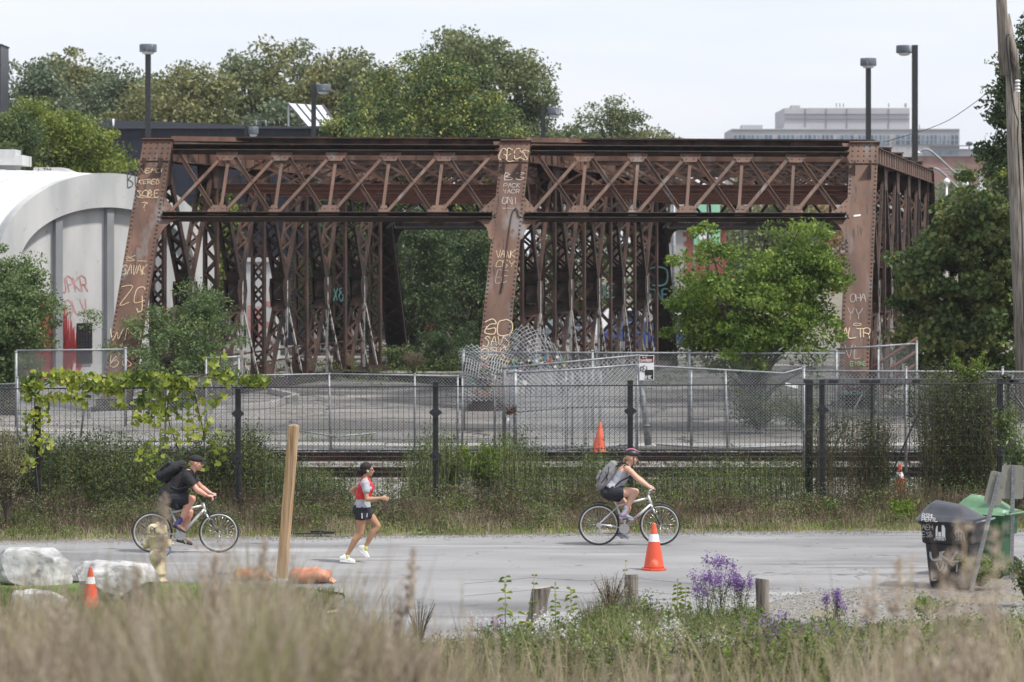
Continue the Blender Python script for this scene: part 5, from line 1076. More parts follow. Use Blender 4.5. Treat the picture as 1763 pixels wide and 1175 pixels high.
# warning sign
sg = thing('danger_sign', 'black and white danger sign with a red band wired to the chain link gate', 'sign', P(1113, 655, YF - .35)); a_, b_ = P(1101, 655, YF - .35), P(1126, 612, YF - .35); mb = MB(); mb.frame((a_ + b_) / 2, Vector(((b_.x - a_.x) / 2, 0, .0)), Vector((0, .004, 0)), Vector((0, 0, (b_.z - a_.z) / 2))); mb.build('plate', M['white'], sg, world=True)
def signbox(x0, y0, x1, y1, m, dy=.006, nm='band'):
    p, q = P(x0, y1, YF - .35), P(x1, y0, YF - .35); mb = MB(); mb.frame((p + q) / 2 - Vector((0, dy, 0)), Vector(((q.x - p.x) / 2, 0, 0)), Vector((0, .001, 0)), Vector((0, 0, (q.z - p.z) / 2))); return mb.build(nm, M[m], sg, world=True)
signbox(1102, 613, 1125, 624.5, 'dark_steel'); signbox(1102.5, 618, 1124.5, 623.5, 'red_paint', .008); signbox(1110, 637, 1125, 654, 'dark_steel')
mb = MB(); q = P(1103.6, 622.8, YF - .36); write(mb, 'DANGER', (q.x, YF - .360, q.z), XS, Vector((0, 0, 1)), (0, -1, 0), .055, .012, w=.035, curve=False); q = P(1110.4, 653, YF - .36); write(mb, 'WIK', (q.x, YF - .362, q.z), XS, Vector((0, 0, 1)), (0, -1, 0), .09, .016, w=.045, wob=.04); q = P(1106.5, 617, YF - .36); write(mb, 'M.K', (q.x, YF - .360, q.z), XS, Vector((0, 0, 1)), (0, -1, 0), .035, .009, w=.03); mb.build('lettering', M['white'], sg, world=True)
mb = MB(); q = P(1103, 640, YF - .36); write(mb, 'KEI', (q.x, YF - .357, q.z), XS, Vector((0, 0, 1)), (0, -1, 0), .13, .02, w=.05, wob=.04); mb.build('graffiti', M['chalk_dark'], sg, world=True)
# coloured tiles woven into the mesh
art = thing('woven_tiles', 'patchwork of small coloured tiles and striped squares woven into the chain link', 'fence art', P(850, 700, YM - .15)); cols = [('#4a7d9c', 'blue'), ('#58997f', 'sea_green'), ('#a3574f', 'red'), ('#b8a95c', 'yellow'), ('#d8d8d2', 'pale'), ('#2d2f36', 'black'), ('#a37598', 'pink'), ('#67915a', 'leaf_green')]
rnd = random.Random(21); bins = {c: MB() for c, _ in cols}; R45 = .052
def tile(px, py, c): 
    q = P(px, py, YM - .12); bins[c].frame(q, Vector((R45 * .5, 0, R45 * .5)), Vector((0, .003, 0)), Vector((-R45 * .5, 0, R45 * .5)))
for i in range(-9, 10):
    for j in range(-14, 15):
        x_ = 832 + (i + (j % 2) * .5) * 4.9 + j * .25; y_ = 650 + j * 2.45
        dd = ((x_ - 830 - (y_ - 650) * .28) / 17) ** 2 + ((y_ - 650) / 22) ** 2
        if dd < 1 + rnd.uniform(-.25, .2): tile(x_, y_, rnd.choice(cols)[0])
for _ in range(60): tile(900 + rnd.gauss(0, 42), 627 + rnd.gauss(0, 5), rnd.choice(cols)[0])
for _ in range(50): tile(880 + rnd.gauss(0, 16), 655 + rnd.gauss(0, 10), rnd.choice(cols)[0])
for c, nm in cols:
    M['tile_' + nm] = mat(nm + '_plastic_tile', [hexc(c)], .5); bins[c].build('tiles', M['tile_' + nm], art, world=True)
M['tile_stripe'] = M['tile_black']
for cx_, cy_ in ((814, 628), (858, 626)):
    mb = MB(); m2 = MB()
    for i in range(6):
        p0_ = P(cx_ - 12 + i * 4.4, cy_ - 14 + i * 2.0, YM - .13); p1_ = P(cx_ - 12 + i * 4.4 - 4, cy_ + 16 + i * 2.0 - 4, YM - .13); mb.bar(p0_, p1_, .045, .006, (1, 0, 0)); o__ = Vector((.04, .002, -.015)); m2.bar(p0_ + o__, p1_ + o__, .02, .005, (1, 0, 0))
    mb.build('striped_square', M['tile_black'], art, world=True); m2.build('pale_stripes', M['tile_pale'], art, world=True)
# pipe railing seen through the left truss
rl = thing('pipe_railing', 'rusty low pipe railing seen through the left truss', 'railing', (P(500, 0, 112).x, 112, 0)); 
pa, pb = Vector((P(372, 0, 99).x - .2, 99, 0)), Vector((P(690, 0, 124).x - .4, 124, 0))
for z in (.45, .85, 1.25): grail(rl, [pa + Vector((0, 0, z)), pb + Vector((0, 0, z))], .035, 'rail', 'rust_red')
for i in range(11): p = pa.lerp(pb, i / 10); gpost(rl, p.x, p.y, 1.28, .035, m='rust_red')

# grape vine over the left fence
LM['vine'] = leaf_mat('grape_vine_leaves', [C(.05, .09, .018), C(.16, .22, .035), C(.30, .36, .05), C(.44, .45, .09)], clump=1.6, trans=.4, spread=.7)
def vine_leaves(pts, size, r):
    """five-lobed vine leaves as small fans"""
    n = len(pts); k = 9; ang = np.linspace(-2.6, 2.6, k); rad = np.array([.55, .85, .62, .95, .70, .95, .62, .85, .55]) ; ang = np.linspace(math.radians(-150), math.radians(150), k)
    d1 = rand_unit(r, n); d1[:, 2] -= .7; d1 /= np.linalg.norm(d1, axis=1, keepdims=True); nn = np.array([0, -1.0, .35])[None] + r.normal(size=(n, 3)) * .55; d2 = np.cross(nn, d1); d2 /= np.linalg.norm(d2, axis=1, keepdims=True); d3 = np.cross(d1, d2)
    s_ = (size * r.uniform(.55, 1.25, n))[:, None, None] * .5; rim = (d1[:, None] * np.cos(ang)[None, :, None] + d2[:, None] * np.sin(ang)[None, :, None]) * rad[None, :, None] + d3[:, None] * .12
    rim[:, 4] = d1 * 1.15; V = np.concatenate([pts[:, None], pts[:, None] + rim * s_], 1); idx = np.arange(n)[:, None] * (k + 1)
    Ft = np.concatenate([idx + np.array([[0, i + 1, i + 2]]) for i in range(k - 1)]); return V.reshape(-1, 3), Ft
vn_ = thing('grape_vine', 'yellow green grape vine trailing over the left end of the black fence', 'vine', fpt(200)); r = np.random.default_rng(31)
def vscatter(n, x0, x1, y0, y1, amp=0, fy_=None):
    px = r.uniform(x0, x1, n); py = r.uniform(y0, y1, n) + (amp * np.sin(px * .045) if amp else 0); Yv = 51.6 + px / 1763 * 2.2 - .14 + r.uniform(-.10, .14, n)
    return np.stack([(px - CX) / F * Yv, Yv, HC - (py - HY) / F * Yv], 1)
def vdens(p): n_ = np.array([mnoise.noise(Vector((a * 2.2, c * 2.2, 5))) for a, b, c in p]); return p[n_ > -.12]
top_row = np.concatenate([vscatter(520, 38, 335, 642, 668, 6), vscatter(90, 260, 460, 645, 664, 4)]); pts = np.concatenate([vscatter(120, 40, 130, 640, 690), vscatter(120, 260, 460, 640, 662, 5), vscatter(60, 340, 395, 610, 660), vscatter(160, 38, 90, 660, 790), vscatter(120, 95, 220, 660, 700), vscatter(330, 235, 385, 665, 800), vscatter(110, 225, 300, 650, 740), vscatter(50, 250, 360, 780, 830), vscatter(14, 40, 60, 790, 815), vscatter(20, 400, 462, 648, 664), vscatter(200, 40, 400, 640, 700)]); pts = np.concatenate([top_row, vdens(pts)])
V, Ft = vine_leaves(pts, .135, r); np_mesh('leaves', V, Ft, LM['vine'], vn_, world=True)
mb = MB()
for pl in ([(70, 880), (62, 800), (58, 720), (75, 665), (150, 648), (230, 655), (330, 645), (440, 655)], [(300, 860), (310, 790), (290, 720), (300, 665), (370, 640), (380, 612)], [(350, 850), (352, 760), (340, 700), (330, 655)]): mb.tube(crom([tuple(P(a_, b_, fy(a_) - .1)) for a_, b_ in pl], 5), .012, 5)
mb.build('stem', M['bark'], vn_, world=True)
# ------------------------------------------------------------------ props by the path
def cone(px, py, label, h=.71, m='orange', band=True, Y=None, lean=0.0, grp='traffic cones'):
    q = G(px, py) if Y is None else Vector(((px - CX) / F * Y, Y, 0)); root = thing('traffic_cone', label, 'traffic cone', (q.x, q.y, q.z + .008), group=grp); k = h / .71; root.rotation_euler = (0, lean, 0)
    mb = MB(); w_ = .185 * k; mb.prism([(w_ * math.cos(a_) * (1.06 if i % 2 else 1), w_ * math.sin(a_) * (1.06 if i % 2 else 1), 0) for i, a_ in enumerate([2 * math.pi * j / 16 for j in range(16)])], (0, 0, .03 * k)); mb.build('base', M[m], root, bevel=.006)
    mb = MB(); mb.lathe([(.155 * k, .028 * k), (.150 * k, .06 * k), (.112 * k, .30 * k), (.066 * k, .50 * k), (.028 * k, .69 * k), (.022 * k, .71 * k)], 24); bo = mb.build('body', M[m], root)
    if band: mb = MB(); mb.lathe([(.0855 * k, .43 * k), (.0625 * k, .545 * k)], 24, cap=False); mb.build('reflective_band', M['reflect'], bo)
    return root
cone(1126, 982, 'bright orange traffic cone with a white band standing on the path before a bicycle wheel', .72)
cone(156, 1050, 'orange traffic cone with a white band in the lawn behind the blurred grass', .58)
cone(1031, 780, 'faded plain orange cone tilted beyond the fence near the chain link gate', .78, 'orange_faded', False, 69.0, .05)
cone(1549, 866, 'orange traffic cone behind the black gate at the right', .70, 'orange', True, 56.4)
cone(1762, 872, 'orange traffic cone behind the gate cut off by the right edge', .62, 'orange', True, 56.2)

# fire hydrant
q = G(271, 1002); hy = thing('fire_hydrant', 'chipped cream yellow fire hydrant with a scribbled cap', 'fire hydrant', q)
M['hydrant'] = mat('chipped_cream_hydrant_paint', [C(.50, .42, .26), C(.58, .50, .34)], .6, 5, bump=.3, spots=[(C(.35, .17, .07), 9, .66), (C(.72, .68, .55), 4, .60)])
mb = MB(); mb.lathe([(.15, 0), (.15, .03), (.12, .04), (.115, .10), (.135, .11), (.135, .14), (.112, .15), (.112, .45), (.125, .56), (.135, .66), (.150, .675), (.150, .70)], 24); mb.build('barrel', M['hydrant'], hy)
mb = MB(); mb.lathe([(.135, .70), (.148, .715), (.146, .79), (.136, .83), (.10, .855), (.05, .862), (.02, .863)], 24)
for i in range(8): a_ = i * math.pi / 4; mb.dome((.142 * math.cos(a_), .142 * math.sin(a_), .735), (math.cos(a_), math.sin(a_), 0), .02, .012, 6)
cpo = mb.build('cap', M['hydrant'], hy); mb = MB(); mb.lathe([(.028, .86), (.028, .885)], 5); mb.build('operating_nut', M['hydrant'], cpo)
mb = MB(); write(mb, 'PK1', (-.075, -.152, .735), XS, Vector((0, 0, 1)), (0, -1, 0), .09, .012, w=.04, wob=.05); write(mb, 'J', (-.02, -.135, .47), XS, Vector((0, 0, 1)), (0, -1, 0), .05, .010, w=.04); mb.build('graffiti', M['chalk_dark'], hy)
for s_ in (-1, 1):
    mb = MB(); mb.lathe([(.06, s_ * .11), (.06, s_ * .15), (.075, s_ * .155), (.075, s_ * .20), (.045, s_ * .215)], 16, (0, 0, .56), 'X'); mb.lathe([(.02, s_ * .21), (.02, s_ * .245)], 5, (0, 0, .56), 'X'); mb.build('side_outlet', M['hydrant'], hy)
mb = MB(); mb.lathe([(.085, -.11), (.085, -.155), (.10, -.16), (.10, -.20), (.03, -.215)][::-1], 18, (0, 0, .40), 'Y'); mb.build('front_outlet', M['hydrant'], hy)
mb = MB(); mb.tube([(.17, -.05, .60), (.20, -.06, .52), (.19, -.05, .44), (.14, -.06, .40)], .014, 5); mb.build('chain', M['blue_paint'], hy)

# leaning square timber post
q = G(484, 996); pt = thing('timber_post', 'tall fresh square timber post leaning right beside the orange sandbags', 'post', q); t_ = P(506, 733, q.y); tv = t_ - q
mb = MB(); mb.bar(Vector((0, 0, -.1)), tv, .135, .135, (.97, -.25, 0)); mb.build('beam', M['wood_fresh'], pt, bevel=.006)
mb = MB(); c = tv * .995; mb.frame(c + Vector((0, 0, .012)), Vector((.05, -.013, 0)), Vector((.013, .05, 0)), Vector((0, 0, .012))); mb.build('end_grain', M['wood_cut'], pt)
# sandbags
def rock_mesh(mb, c, rad, seed, cuts=15, n=26, rough=.035):
    r_ = np.random.default_rng(seed); bm_ = bmesh.new(); bmesh.ops.create_icosphere(bm_, subdivisions=4, radius=1.0)
    pl = [(unit(Vector(r_.normal(size=3))), r_.uniform(.52, .80)) for _ in range(cuts)] + [(Vector((0, 0, 1)), .62), (Vector((0, -1, .15)).normalized(), .68)]
    for v in bm_.verts:
        p = v.co.copy()
        for n_, d_ in pl:
            e = p.dot(n_) - d_
            if e > 0: p -= n_ * e * .97
        p += p.normalized() * (rough * mnoise.noise(p * 3.1 + Vector((seed, 0, 0))) + rough * .6 * mnoise.noise(p * 8 + Vector((seed, 1, 0))) + rough * .5 * mnoise.noise(p * 17 + Vector((seed, 2, 0))))
        v.co = Vector((c[0] + p.x * rad[0], c[1] + p.y * rad[1], c[2] + p.z * rad[2]))
    bm_.verts.ensure_lookup_table(); mb.add([v.co for v in bm_.verts], [[v.index for v in f_.verts] for f_ in bm_.faces], False); bm_.free()
def boulder(px, py, w_, h_, seed, label):
    q = G(px, py); s_ = q.y / F; mb = MB(); rock_mesh(mb, (0, 0, h_ * s_ * .40), (w_ * s_ * .66, w_ * s_ * .5, h_ * s_ * .92), seed); o = mb.build('boulder', M['stone']); o.location = q + Vector((0, w_ * s_ * .3, 0)); return tag(o, label, 'boulder', 'boulders on the lawn')
boulder(58, 1008, 108, 62, 3, 'flat topped grey boulder nearest the path at the left edge')
boulder(192, 1042, 122, 72, 8, 'wide pale sloping boulder beside the fire hydrant')
boulder(58, 1092, 104, 72, 5, 'whitish boulder in front of the flat topped one at the left edge')
def sandbag(px, py, L_, wd, label, seed, rz=0.0, hgt=.15):
    q = G(px, py); r_ = random.Random(seed); mb = MB(); pts = []; n = 30; k = 22
    vs = []
    for i in range(n + 1):
        t = i / n; x_ = (t - .5) * L_; env = max(.0, 1 - abs(2 * t - 1) ** 6) ** .5 if 0 < t < 1 else 0; e2 = .25 + .75 * env
        for j in range(k):
            a_ = 2 * math.pi * j / k; ca_, sa_ = math.cos(a_), math.sin(a_); yy = math.copysign(abs(ca_) ** .7, ca_) * wd * .5 * (.8 + .2 * e2); zz = math.copysign(abs(sa_) ** .8, sa_) * hgt * .5 * (env * .75 + .25 * (1 - t) * env + .08) + .05 * mnoise.noise(Vector((x_ * 5, yy * 5, seed * 3)))
            w2 = .035 * abs(mnoise.noise(Vector((x_ * 11, yy * 7, seed)))) + .014 * math.sin(x_ * 60 + yy * 20) * (1 - env); vs.append((x_, yy, max(.004, hgt * .48 + zz + w2)))
    fs = [(i * k + j, i * k + (j + 1) % k, (i + 1) * k + (j + 1) % k, (i + 1) * k + j) for i in range(n) for j in range(k)] + [tuple(range(k))[::-1], tuple(range(n * k, (n + 1) * k))]
    mb.add(vs, fs, True); root = thing('sandbag', label, 'sandbag', q, rz); mb.build('bag', M['cloth_orange'], root)
    mb = MB(); mb.prism([(L_ * .45, -.06, .05), (L_ * .60, -.12, .01), (L_ * .62, .08, .02), (L_ * .46, .06, .09)], (0, 0, .012)); mb.build('tied_end', M['cloth_orange'], root)
    return root
sandbag(534, 1004, .62, .38, 'folded orange sandbag lying right of the timber post', 1, -.12, .22); sandbag(432, 1000, .52, .34, 'orange sandbag left of the timber post behind the blurred grass', 2, .15, .18)
# black rubber flap by the verge
rf = MB(); q = G(540, 921); rf.prism([(-.36, 0, .012), (-.1, .12, .012), (.36, .10, .012), (.30, -.04, .012), (.02, -.05, .012)], (0, 0, .02)); rf.tube([(-.05, .05, .05), (.1, .08, .055), (.36, .02, .045)], .02, 6); o_ = rf.build('rubber_strip', M['rubber']); o_.location = q; tag(o_, 'black rubber strip lying flat at the far edge of the path', 'debris')

# wooden stubs with wire
def stub(px, pyt, pyb, w_, label, lean=0.0, Y=36.2, seed=1, m='wood_old'):
    z0 = 0.0; q = Vector(((px - CX) / F * Y, Y, -.05)); top = P(px + lean, pyt, Y) - q; root = thing('fence_stub', label, 'post', q, group='weathered wooden fence stubs'); r_ = w_ * Y / F / 2; mb = MB(); n = 9; k = 14; vs = []
    for i in range(n + 1):
        c = top * (i / n); 
        for j in range(k):
            a_ = 2 * math.pi * j / k; rr = r_ * (1 + .10 * mnoise.noise(Vector((math.cos(a_) * 2, math.sin(a_) * 2, i * .25 + seed * 3))) + .05 * mnoise.noise(Vector((a_ * 5, i * .4, seed))) + (.12 if i < 3 else 0)); vs.append((c.x + rr * math.cos(a_), c.y + rr * math.sin(a_), c.z + (.014 * math.sin(a_ + seed) if i == n else 0)))
    mb.add(vs, [(i * k + j, i * k + (j + 1) % k, (i + 1) * k + (j + 1) % k, (i + 1) * k + j) for i in range(n) for j in range(k)], True); mb.build('shaft', M[m], root)
    mb = MB(); mb.add([vs[n * k + j] for j in range(k)], [tuple(range(k))]); mb.build('cut_end', M['wood_cut'], root); return root
stub(572, 1053, 1105, 23, 'leftmost wooden fence stub behind the blurred grass', 0, 37.2, 1); stub(920, 1012, 1066, 32, 'thick split wooden stub leaning right beside the yellow milkweed', 12, 37.2, 2); stub(1087, 990, 1075, 24, 'knotty wooden stub in front of the traffic cone', 0, 37.0, 3); stub(1314, 997, 1072, 23, 'straight round wooden stub beside the purple asters', -2, 36.6, 4)
mb = MB()
for z in (.50, .66): 
    P3 = [((px - CX) / F * Yq, Yq - .12, zz) for px, Yq, zz in ((800, 37.2, z - .08), (915, 37.2, z), (1010, 37.1, z - .03), (1087, 37.0, z + .02), (1200, 36.8, z - .04), (1314, 36.6, z))]; mb.tube(P3, .0022, 4)
o_ = mb.build('fence_wire', M['dark_steel'], origin=G(1087, 1075)); tag(o_, 'thin rusty wires strung between the wooden stubs', 'wire')

# wheeled bins
def bin_(px, py, rz, bodym, lidm, label, k=1.0):
    q = G(px, py); root = thing('wheeled_bin', label, 'wheeled bin', q, rz, group='wheeled bins by the path'); Z = lambda z: z * k
    def ring(w_, d_, z, yo=0, rd=.05):
        o = []
        for sx_, sy_ in ((-1, -1), (1, -1), (1, 1), (-1, 1)):
            cx_, cy_ = sx_ * (w_ / 2 - rd), sy_ * (d_ / 2 - rd) + yo; a0_ = math.atan2(sy_, sx_) - math.pi / 4
            for i in range(4): a_ = a0_ + i * math.pi / 6; o.append((k * (cx_ + rd * math.cos(a_)), k * (cy_ + rd * math.sin(a_)), Z(z)))
        return o
    def loft(mb, rings, cap=True):
        n = len(rings[0]); b_ = len(mb.v); 
        for r_ in rings: mb.v.extend(r_)
        for i in range(len(rings) - 1):
            for j in range(n): mb.f.append((b_ + i * n + j, b_ + i * n + (j + 1) % n, b_ + (i + 1) * n + (j + 1) % n, b_ + (i + 1) * n + j)); mb.smooth.append(False)
        if cap: mb.f.append(tuple(b_ + j for j in range(n))[::-1]); mb.smooth.append(False); mb.f.append(tuple(b_ + (len(rings) - 1) * n + j for j in range(n))); mb.smooth.append(False)
    mb = MB(); loft(mb, [ring(.50, .56, .02), ring(.52, .60, .10), ring(.60, .70, .68), ring(.66, .78, .70), ring(.68, .82, .98), ring(.73, .88, .985), ring(.73, .88, 1.02)]); bo = mb.build('body', M[bodym], root, bevel=.008)
    mb = MB()                                # domed lid with a raised spine, front at -Y
    nx_, ny_ = 16, 20; vs = []
    for j in range(ny_ + 1):
        v = j / ny_; 
        for i in range(nx_ + 1):
            u = i / nx_; x_ = (u - .5) * .76; y_ = (v - .5) * .92; ex = 1 - abs(2 * u - 1) ** 4; ridge = math.exp(-((u - .5) / .27) ** 4); prof_ = min(1, (1 - v) * 3.2) ** .8 * (.25 + .75 * min(1, v * 5) ** .7) * (1.02 - .45 * (v) ** 1.2)
            z_ = 1.03 + .05 * min(1, ex * 1.5) + .20 * prof_ * ridge * (1.0) + .045 * prof_ * ex + (.012 * math.sin(u * math.pi * 9) * prof_ if .12 < v < .85 else 0); vs.append((k * x_, -k * y_ * -1, Z(z_)))
    top_n = len(vs); vs2 = [(x_, y_, Z(1.03) - .005) for x_, y_, z_ in vs]; rowl = nx_ + 1; fs = [(j * rowl + i, j * rowl + i + 1, (j + 1) * rowl + i + 1, (j + 1) * rowl + i) for j in range(ny_) for i in range(nx_)]
    rim = [i for i in range(rowl)] + [j * rowl + nx_ for j in range(1, ny_ + 1)] + [ny_ * rowl + i for i in range(nx_ - 1, -1, -1)] + [j * rowl for j in range(ny_ - 1, 0, -1)]
    mb.add(vs + [vs2[i] for i in rim], fs, True); b_ = top_n; n = len(rim)
    for i in range(n): mb.f.append((rim[i], rim[(i + 1) % n], b_ + (i + 1) % n, b_ + i)); mb.smooth.append(False)
    ld = mb.build('lid', M[lidm], root)
    mb = MB(); mb.tube([(-k * .34, k * .47, Z(1.03)), (-k * .34, k * .54, Z(1.05)), (k * .34, k * .54, Z(1.05)), (k * .34, k * .47, Z(1.03))], .016, 8); mb.build('handle', M['galv' if bodym == 'black_plastic' else 'green_lid'], root)
    for s_ in (-1, 1):
        mb = MB(); mb.lathe([(.05, -.035), (.13, -.035), (.15, -.01), (.15, .01), (.13, .035), (.05, .035)], 22, (s_ * .31 * k, .30 * k, .15), 'X'); wh = mb.build('wheel', M['rubber'], root); mb = MB(); mb.lathe([(.11, -.038), (.11, .038)], 16, (s_ * .31 * k, .30 * k, .15), 'X'); mb.build('rim', M['lamp_grey'], wh)
    mb = MB(); mb.tube([(-.32 * k, .30 * k, .15), (.32 * k, .30 * k, .15)], .015, 6); mb.build('axle', M['galv'], root)
    return root, bo, ld, k
bk, bo, ld, k = bin_(1641, 1012, R(-118), 'black_plastic', 'grey_lid', 'black wheeled bin with a grey black lid, white graffiti and a white city emblem', .96)
# marks sit on the bin's long side, which faces the camera (local -X turned)
sl = math.atan2(.05, .60)
def side(y_, z): x_ = -(.60 / 2 + (.08 / 2) * max(0, (z - .1) / .58 - 1)) ; hw = np.interp(z, [.10, .68, .70, .98], [.26, .30, .33, .34]); return Vector((hw * k + .004, y_ * k, z * k))
uS, vS, nS = Vector((0, 1, 0)), Vector((0, 0, 1)), Vector((1, 0, 0))
def onside(y_, z): return side(y_, z)
sx_ = 1
mb = MB(); c = onside(-.06, .80); 
for (dy_, w_, h_) in ((0, .035, .16), (.045, .03, .19)):        # two curved towers and a low block
    pass
def onface(pts2, c): return [c + Vector((0, a_, b_)) for a_, b_ in pts2]
mb.prism(onface([(-.095, 0), (-.095, .10), (-.085, .145), (-.065, .165), (-.065, 0)], c), nS * .004); mb.prism(onface([(-.055, 0), (-.055, .07), (-.015, .07), (-.015, 0)], c), nS * .004)
mb.prism(onface([(-.004, 0), (-.004, .19), (.03, .17), (.05, .12), (.05, 0)], c), nS * .004); mb.prism(onface([(-.10, -.02), (-.10, -.008), (.055, -.008), (.055, -.02)], c), nS * .004); mb.build('city_emblem', M['white'], bo)
mb = MB(); write(mb, 'LITTER ONLY', onside(-.18, .745) + nS * .002, uS, vS, nS, .028, .006, w=.013, curve=False, gap=.3); mb.build('lettering', M['white'], bo)
mb = MB(); write(mb, 'OKZ', onside(-.26, .44), uS, vS, nS, .19, .032, w=.13, wob=.06, rnd=random.Random(5)); write(mb, 'VM', onside(-.18, .28), uS, vS, nS, .17, .022, w=.14, wob=.08); M['bin_spray'] = mat('faded_grey_spray_paint', [C(.28, .28, .285), C(.42, .42, .41)], .8, 12); write(mb, 'L', onside(-.24, .14), uS, vS, nS, .18, .02, w=.07); mb.build('graffiti', M['bin_spray'], bo)
mb = MB(); write(mb, 'AEH', onside(-.37, .90), uS, vS, nS, .07, .007, w=.045, wob=.08); write(mb, 'ESB', onside(-.37, .79), uS, vS, nS, .07, .006, w=.045, wob=.08); write(mb, 'SRN', onside(.15, .76), uS, vS, nS, .14, .006, w=.04, wob=.1); mb.build('graffiti', M['chalk_white'], bo)
mb = MB()
for j, (tx, z_) in enumerate((('RSML', 1.085), ('PERIL', 1.03))): write(mb, tx, Vector((.392 * k - (z_ - 1.03) * .3, -.36 * k, z_ * k)), uS, Vector((-.3, 0, 1)), Vector((1, 0, .3)), .055, .008, w=.04, wob=.05)
mb.build('graffiti', M['white'], ld)
bin_(1700, 992, R(-124), 'green_plastic', 'green_lid', 'green wheeled bin with a pale green lid behind the black bin', .93)

# sign posts seen from behind
def signpost(px, py, pxt, pyt, pl, label):
    q = G(px, py); t_ = P(pxt, pyt, q.y) - q; root = thing('sign_post', label, 'sign', q, group='road signs seen from behind'); u_ = t_.normalized(); sd_ = u_.cross(Vector((0, 1, 0))).normalized() * -1; mb = MB()
    mb.bar(Vector((0, 0, -.05)), t_, .055, .006, sd_); mb.bar(sd_ * .026 + Vector((0, .02, -.05)), t_ + sd_ * .026 + Vector((0, .02, 0)), .006, .035, sd_); mb.bar(-sd_ * .026 + Vector((0, .02, -.05)), t_ - sd_ * .026 + Vector((0, .02, 0)), .006, .035, sd_)
    n = int(t_.length / .05)
    mb.build('post', M['galv'], root); mb = MB()
    for i in range(n): mb.dome(u_ * (.05 * i + .03) + Vector((0, -.004, 0)), (0, -1, 0), .007, .002, 6)
    mb.build('bolt_holes', M['dark_steel'], root)
    x0_, y0_, x1_, y1_ = pl; s_ = q.y / F; c = u_ * (t_.length - (y1_ - y0_) * s_ * .5 - .0) + sd_ * ((x0_ + x1_) / 2 - pxt) * s_ * 0 + Vector((0, .045, 0)); w2, h2 = (x1_ - x0_) * s_ / 2, (y1_ - y0_) * s_ / 2 * 1.02
    rd = .04; pts = []
    for sx2, sy2 in ((1, 1), (-1, 1), (-1, -1), (1, -1)):
        a0_ = math.atan2(sy2, sx2) - math.pi / 4
        for i in range(4): a_ = a0_ + i * math.pi / 6; pts.append(c + sd_ * (sx2 * (w2 - rd) + rd * math.cos(a_)) + u_ * (sy2 * (h2 - rd) + rd * math.sin(a_)))
    mb = MB(); mb.prism(pts, (0, .004, 0)); mb.build('plate', M['plate_back'], root); return root
M['plate_back'] = mat('dull_sign_back', [C(.20, .20, .18), C(.27, .27, .24)], .6, 3, spots=[(C(.17, .16, .14), 6, .62)])
signpost(1670, 1022, 1722, 814, (1694, 812, 1724, 868), 'leaning road sign seen from behind beside the black bin')
signpost(1741, 997, 1745, 802, (1727, 803, 1765, 860), 'upright road sign seen from behind at the right edge')
